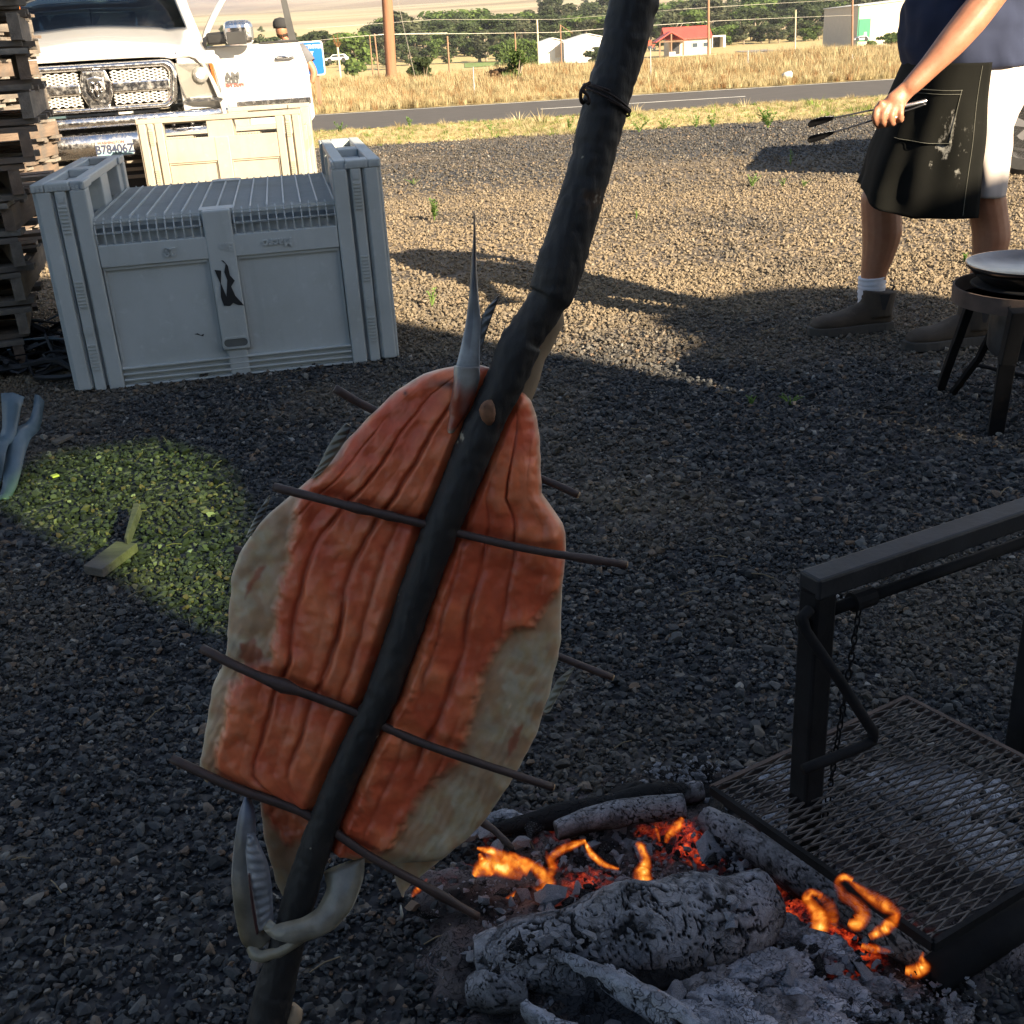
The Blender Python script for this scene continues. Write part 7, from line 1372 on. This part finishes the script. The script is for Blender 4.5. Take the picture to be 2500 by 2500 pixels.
# shorts: near leg, far leg, seat
b_ = MB()
nr = [row_px(112, 1755, 1918, 4.0, .15), row_px(130, 1750, 1922, 3.99, .165), row_px(160, 1752, 1924, 3.97, .165), row_px(190, 1765, 1922, 3.95, .155), row_px(216, 1785, 1909, 3.93, .13), row_px(240, 1800, 1900, 3.91, .115), row_px(280, 1808, 1898, 3.90, .108), row_px(320, 1815, 1893, 3.89, .103), row_px(356, 1822, 1888, 3.88, .10), row_px(367, 1824, 1886, 3.88, .10)]
zz = [r[0] for r in nr][::-1]; Z_ = np.linspace(zz[0], zz[-1], 46); rings(b_, [tuple([z]+[float(np.interp(z, zz, [r[i] for r in nr][::-1])) for i in range(1, 5)]) for z in Z_], 48, .006, 4, 2.3)
b_.build('shorts_leg', M_short, man, smooth=True, world=True, solid=.004)
b_ = MB(); P = [AYs(1825, 150, 4.04), AYs(1790, 215, 4.08), AYs(1745, 270, 4.12), AYs(1708, 318, 4.14)]; b_.tube(resample(P, 20), [lerp(i/19, [0, .3, 1], [.14, .125, .095]) for i in range(20)], 28, cap=False, jit=.06); b_.build('shorts_leg', M_short, man, smooth=True, world=True, solid=.004)
for (a, c) in (((1878, 126), (1874, 210)), ((1874, 210), (1898, 214))): 
    A, B = AYs(*a, 3.80), AYs(*c, 3.80)
# apron sheet
def apron_pt(u, v, off=0.0):
    """u 0 near edge .. 1 far edge, v 0 waist .. 1 hem"""
    th = math.radians(-4+158*u); yh = lerp(math.degrees(th), [-4, 30, 60, 90, 154], [411, 404, 386, 356, 352]); ys_ = 118+(yh-118)*v
    xL = lerp(ys_, [118, 140, 200, 240, 290, 330, 357, 411], [1719, 1708, 1681, 1663, 1646, 1633, 1622, 1612]); xR = lerp(ys_, [118, 200, 290, 411], [1860, 1848, 1837, 1820])
    Yc = 4.0; b = lerp(ys_, [118, 200, 300, 411], [.215, .225, .235, .235])+.0; fold = .016*v*math.sin(th*5.5+v*1.5)+.010*v*math.sin(th*11+1)*abs(math.cos(th))+.014*mn.noise(Vector((th*2.2, v*3, 2)))*(.3+v)
    Pn = AYs(xR, ys_, Yc-b); PL = AYs(xL, ys_, Yc+.03*v); xc = Pn.x; ax_ = xc-PL.x; z = Pn.z*(1-math.sin(max(0, min(math.pi/2, th))))+PL.z*math.sin(max(0, min(math.pi/2, th))) if th < math.pi/2 else PL.z
    s, c = math.sin(th), math.cos(th); ss = math.copysign(abs(s)**.78, s); cc = math.copysign(abs(c)**.72, c); return Vector((xc-(ax_+fold+off)*ss, Yc-(b+fold+off)*cc, z))
b_ = MB().grid([[apron_pt(u, v) for u in np.linspace(0, 1, 70)] for v in np.linspace(0, 1, 60)]); b_.build('apron', M_apron, man, smooth=True, world=True, solid=.004)
b_ = MB().grid([[apron_pt(u, v, .005) for u in np.linspace(.11, .44, 26)] for v in np.linspace(.17, .52, 26)]); po = b_.build('apron_pocket', M_apron, man, smooth=True, world=True, solid=.003)
M_stitch = simple('grey_stitching', (.11, .11, .09), .9, bump=0); b_ = MB()
for pts in ([(u, .175) for u in np.linspace(.11, .44, 30)], [(.115, v) for v in np.linspace(.17, .52, 26)], [(u, .515) for u in np.linspace(.11, .44, 30)], [(.035, v) for v in np.linspace(.02, .98, 40)], [(u, .2) for u in np.linspace(.11, .44, 30)]): b_.tube([apron_pt(u, v, .0085 if u > .1 else .003) for u, v in pts], .0010, 5)
b_.build('stitching', M_stitch, man, world=True)
# socks and boots
M_boot = simple('dusty_brown_suede', (.048, .036, .026), .9, var=.3, scale=9, bump=.4, bd=.002, dirt=((.10, .08, .06), 10, .55, .8)); M_sole = simple('boot_sole', (.05, .045, .04), .9, var=.3, scale=12, bump=.4, bd=.003); M_elastic = simple('black_elastic', (.012, .012, .014), .8, bump=.2)
def boot(heel, top_px, yaw, Yb):
    """heel point on the ground; foot points along -x turned by yaw"""
    root = heel; Rz = Matrix.Rotation(yaw, 3, 'Z'); T = lambda x, y, z: Vector(root)+Rz @ Vector((x, y, z)); b_ = MB(); sec = []
    for x, hw, z1, z0 in ((.012, .024, .085, .02), (0, .033, .10, .02), (-.04, .037, .11, .02), (-.09, .041, .118, .02), (-.13, .044, .104, .02), (-.17, .048, .086, .02), (-.21, .051, .076, .02), (-.25, .049, .072, .022), (-.28, .040, .060, .024), (-.298, .024, .042, .026)):
        r_ = []
        for k in range(18): w = 2*math.pi*k/18; c, s = math.cos(w), math.sin(w); r_.append(T(x, hw*math.copysign(abs(c)**.8, c), z0+(z1-z0)*(.5+.5*math.copysign(abs(s)**.75, s))))
        sec.append(r_)
    b_.grid(sec, True); n0 = len(b_.v)-18*10; b_.f += [tuple(n0+k for k in range(18))[::-1], tuple(n0+162+k for k in range(18))]
    b_.tube([T(-.045, 0, .06), T(-.045, 0, .11), T(-.040, 0, .155)], [.054, .058, .060], 18, squash=1.12, sqdir=Rz @ Vector((1, 0, 0))); o = fuse(b_.build('boot', M_boot, man, smooth=True, world=True), .005, 2)
    q = MB(); ol = [(.02, 0), (.016, .028), (-.02, .037), (-.09, .036), (-.14, .042), (-.2, .052), (-.25, .050), (-.285, .038), (-.308, .014)]; ol = ol+[(x, -y) for x, y in ol[::-1] if y > 0]; q.prism([T(x*1.02+.002, y*1.06, .0) for x, y in ol], (0, 0, .034)); so = q.build('sole', M_sole, None, bevel=.004); so.parent = o; so.location = (-man.location.x, -man.location.y, 0)
    for s in (-1, 1): q = MB(); q.prism([T(-.062, s*.0575, .15), T(-.022, s*.0575, .15), T(-.036, s*.054, .09), T(-.048, s*.054, .09)], Rz @ Vector((0, s*.003, 0))); eo = q.build('elastic_gusset', M_elastic, None); eo.parent = o; eo.location = (-man.location.x, -man.location.y, 0)
    q = MB(); q.tube([T(.006, 0, .14), T(.02, 0, .165), T(.004, 0, .17)], .004, 6, squash=2.2, sqdir=(0, 1, 0)); q.build('pull_tab', M_elastic, man, world=True)
h1 = Gs(1668, 618); boot(Vector((h1.x, FY-.012, .0)), None, .10, 4.12); h2 = Gs(1872, 655); boot(Vector((h2.x, NY-.012, .0)), None, .12, 3.88)
for pts in ([(1645, 521, 50, FY), (1645, 535, 51, FY), (1644, 550, 50, FY), (1643, 578, 46, FY)], [(1852, 545, 50, NY), (1850, 560, 50, NY), (1848, 590, 48, NY), (1848, 606, 46, NY)]):
    b_ = MB(); P = resample([AYs(x, y, Y) for x, y, w, Y in pts], 22); R_ = [wm(lerp(i/21, [0, .3, .6, 1], [p[2] for p in pts]), 4.1, 550)/2*(1+.03*math.sin(i*1.9)) for i in range(22)]; b_.tube(P, R_, 22); b_.build('sock', M_white_sock, man, smooth=True, world=True)
MB().tube([AYs(1688+6*math.cos(a)*1.3, 219+2.2*math.sin(a), HY-.028+.010*(1-math.sin(a))) for a in np.linspace(0, 6.283, 13)[:-1]], .0016, 6, closed=True).build('ring', M_rim, man, smooth=True, world=True)
# tongs ----------------------------------------------------------------
M_tong = simple('dark_tong_steel', (.045, .045, .05), .32, .8, var=.3, scale=12, bump=.1, bd=.001); M_tongs = simple('bright_tong_steel', (.6, .6, .62), .25, .9, var=.1, bump=0)
tg = thing('tongs', 'long dark steel scalloped tongs held open in the man\'s hand', 'tongs', AYs(1690, 212, HY)); 
def tong_arm(pts, tip, name='arm'):
    P = resample([AYs(x, y, HY+o_) for x, y, o_ in pts], 30); b_ = MB(); b_.tube(P, [lerp(i/29, [0, .3, 1], [.0085, .007, .0062]) for i in range(30)], 8, squash=.45, sqdir=(0, 0, 1)); b_.build(name, M_tong, tg, smooth=True, world=True)
    A = [AYs(x, y, HY+o_) for x, y, o_ in tip]; n, rows = 22, []
    up = Vector((0, 1, 0)); d = (A[-1]-A[0]).normalized(); sd = d.cross(up).normalized()
    for i in range(n):
        u = i/(n-1); p = A[0].lerp(A[1], u*2) if u < .5 else A[1].lerp(A[2], u*2-1); w = .0075+.0125*math.sin(min(1, u*1.15)*math.pi*.62)**.8; w *= (1+.16*abs(math.sin(u*22))) if u > .2 else 1; w *= (1-max(0, (u-.86)/.14)**2*.75); r_ = []
        for k in range(9): v = k/8*2-1; r_.append(p+sd*w*v*.62*(1)+up*w*v*.9+Vector((0, 0, .007*(1-v*v))))
        rows.append(r_)
    MB().grid(rows).build('scalloped_tip', M_tong, tg, smooth=True, world=True, solid=.002)
tong_arm([(1746, 188, .004), (1715, 198, .004), (1685, 206, .004), (1646, 208, .002), (1605, 216, 0), (1571, 223, 0)], [(1573, 223, 0), (1548, 228, 0), (1525, 235, 0)])
tong_arm([(1746, 196, -.0), (1715, 207, -.002), (1685, 216, -.002), (1646, 227, -.002), (1605, 240, 0), (1571, 250, 0)], [(1573, 250, 0), (1548, 258, 0), (1524, 264, 0)])
b_ = MB(); b_.tube([AYs(1700, 202, HY+.002), AYs(1747, 190, HY+.002)], .010, 12, squash=.6, sqdir=(0, 0, 1)); b_.build('handle_end', M_tongs, tg, smooth=True, world=True, bevel=.001)
# ------------------------------------------------------------------ man beyond the truck door
FYm = 15.6; p = AY(712, 200, FYm); m2 = thing('person', 'man in a black cap and grey T-shirt walking behind the open truck door', 'person', (p.x, FYm, 0)); X = p.x
zA = lambda py, px=700: AY(px, py, FYm).z; xA = lambda px, py=150: AY(px, py, FYm).x
sc_ = 1.0; zt_ = zA(45); zh = zt_-.13; zsh = zA(103); b_ = MB()
b_.ball((xA(697), FYm, zh), .095, 14, (.82, 1, 1.2)); b_.tube([(xA(700), FYm, zh-.12), (xA(705), FYm, zsh-.02)], [.06, .075], 10)
b_.tube([(xA(712), FYm, .80), (xA(711), FYm, 1.0), (xA(708), FYm, zsh-.04)], [.15, .15, .14], 14, squash=1.2, sqdir=(1, 0, 0))
b_.tube(resample([(xA(728, 110), FYm, zsh-.06), (xA(752, 155), FYm-.02, zA(152)), (xA(766, 175), FYm-.02, zA(180)), (xA(763, 205), FYm-.05, zA(206))], 14), [lerp(i/13, [0, .5, .8, 1], [.062, .055, .048, .032]) for i in range(14)], 12)
b_.ball((xA(760, 213), FYm-.06, zA(214)), .042, 10, (.7, .8, 1.1))
for k in range(4): b_.tube([(xA(762, 216)-.014*k, FYm-.07, zA(218)), (xA(764, 222)-.018*k, FYm-.08, zA(223)), (xA(757, 224)-.014*k, FYm-.10, zA(225))], [.0115, .011, .009], 7)
b_.tube([(xA(757, 212), FYm-.07, zA(212)), (xA(752, 217), FYm-.1, zA(219))], [.014, .011], 7)
b_.tube([(xA(690), FYm, zsh-.08), (xA(675), FYm+.05, zsh-.38), (xA(672), FYm+.05, zsh-.62)], [.06, .05, .034], 10); b_.ball((xA(672), FYm+.05, zsh-.68), .045, 10, (.7, .7, 1.3))
for s in (-1, 1): b_.tube([(X-.02+s*.09, FYm, .86), (X-.03+s*.11, FYm-.05*s, .45), (X-.02+s*.11, FYm+.12*s, .06)], [.095, .062, .042], 12)
b_.ball((xA(688), FYm+.0, zh-.01), .02, 8, (.5, 1, 1.3)); b_.tube([(xA(697), FYm+.09, zh), (xA(697), FYm+.12, zh-.03)], [.01, .014], 8)
fuse(b_.build('body', M_skin, m2, smooth=True, world=True), .011, 1)
M_tee = cloth('grey_tee', (.13, .13, .14)); M_cap = cloth('black_cap_cloth', (.03, .03, .032)); M_jean = cloth('blue_denim', (.06, .08, .14))
rw = [(zA(215), xA(712), FYm, .19, .15), (zA(180), xA(711), FYm, .185, .145), (zA(140), xA(710), FYm, .20, .14), (zA(118), xA(709), FYm, .215, .13), (zsh-.01, xA(707), FYm, .15, .11), (zsh+.03, xA(704), FYm, .08, .08)]
b_ = MB(); rings(b_, rw, 30, .008, 8); b_.tube([(xA(727, 112), FYm, zsh-.07), (xA(745, 140), FYm, zA(138)), (xA(756, 155), FYm-.01, zA(156))], [.085, .082, .085], 14, cap=False); b_.tube([(xA(692), FYm, zsh-.07), (xA(680), FYm, zsh-.26)], [.08, .078], 14, cap=False); b_.build('shirt', M_tee, m2, smooth=True, world=True, solid=.005)
for s in (-1, 1): MB().tube([(X-.02+s*.09, FYm, .90), (X-.03+s*.11, FYm-.05*s, .45), (X-.02+s*.11, FYm+.12*s, .08)], [.115, .09, .075], 14).build('trouser_leg', M_jean, m2, smooth=True, world=True); bo_ = MB(); bo_.box((X-.02+s*.11, FYm+.12*s+.05, .045), (.10, .28, .09)); bo_.build('shoe', M_boot, m2, world=True, bevel=.03)
b_ = MB(); cx0 = xA(697); b_.lathe([(.100, zh+.02), (.106, zh+.05), (.098, zh+.10), (.07, zh+.135), (0, zh+.15)], (cx0, FYm, 0), 20); b_.build('cap', M_cap, m2, smooth=True, world=True); b_ = MB(); b_.prism([(cx0-.08, FYm+.07, zh+.03), (cx0+.08, FYm+.07, zh+.03), (cx0+.06, FYm+.17, zh+.015), (cx0-.06, FYm+.17, zh+.015)], (0, 0, .008)); b_.build('cap_peak', M_cap, m2, world=True)
MB().ball((xA(697), FYm+.005, zh-.045), .09, 12, (.84, .98, .7)).build('hair', simple('dark_hair', (.03, .018, .012), .7, bump=.4), m2, smooth=True, world=True)
# cream bins: turned so a skid side with its two fork windows faces the eye
def place_bin(root, front_left, front_right):
    d = (front_right-front_left); yaw = math.atan2(d.y, d.x); root.rotation_euler = (0, 0, yaw-math.pi/2)
    # local skid side x = BW runs along +y; its outer face must look at the eye
    c = Matrix.Rotation(yaw-math.pi/2, 4, 'Z'); p = c @ Vector((BW, 0, 0)); root.location = (front_left.x-p.x, front_left.y-p.y, 0)
fl = BIN2[0]; dr_ = Vector((1, .09, 0)).normalized()
place_bin(bx2, fl, fl+dr_); place_bin(bx3, G(385, 256, .74), G(385, 256, .74)+dr_)

# thin summer haze in the air over the whole valley
hz_m = bpy.data.materials.new('summer_haze'); hz_m.use_nodes = True; ht = hz_m.node_tree; ht.nodes.clear(); ho_ = ht.nodes.new('ShaderNodeOutputMaterial'); pv = ht.nodes.new('ShaderNodeVolumePrincipled')
pv.inputs['Density'].default_value = .00015; pv.inputs['Color'].default_value = (.86, .9, 1, 1); pv.inputs['Anisotropy'].default_value = .2; ht.links.new(pv.outputs[0], ho_.inputs['Volume'])
tag(MB().bx((-4200, -60, -12), (4200, 3950, 760)).build('haze', hz_m), kind='stuff')
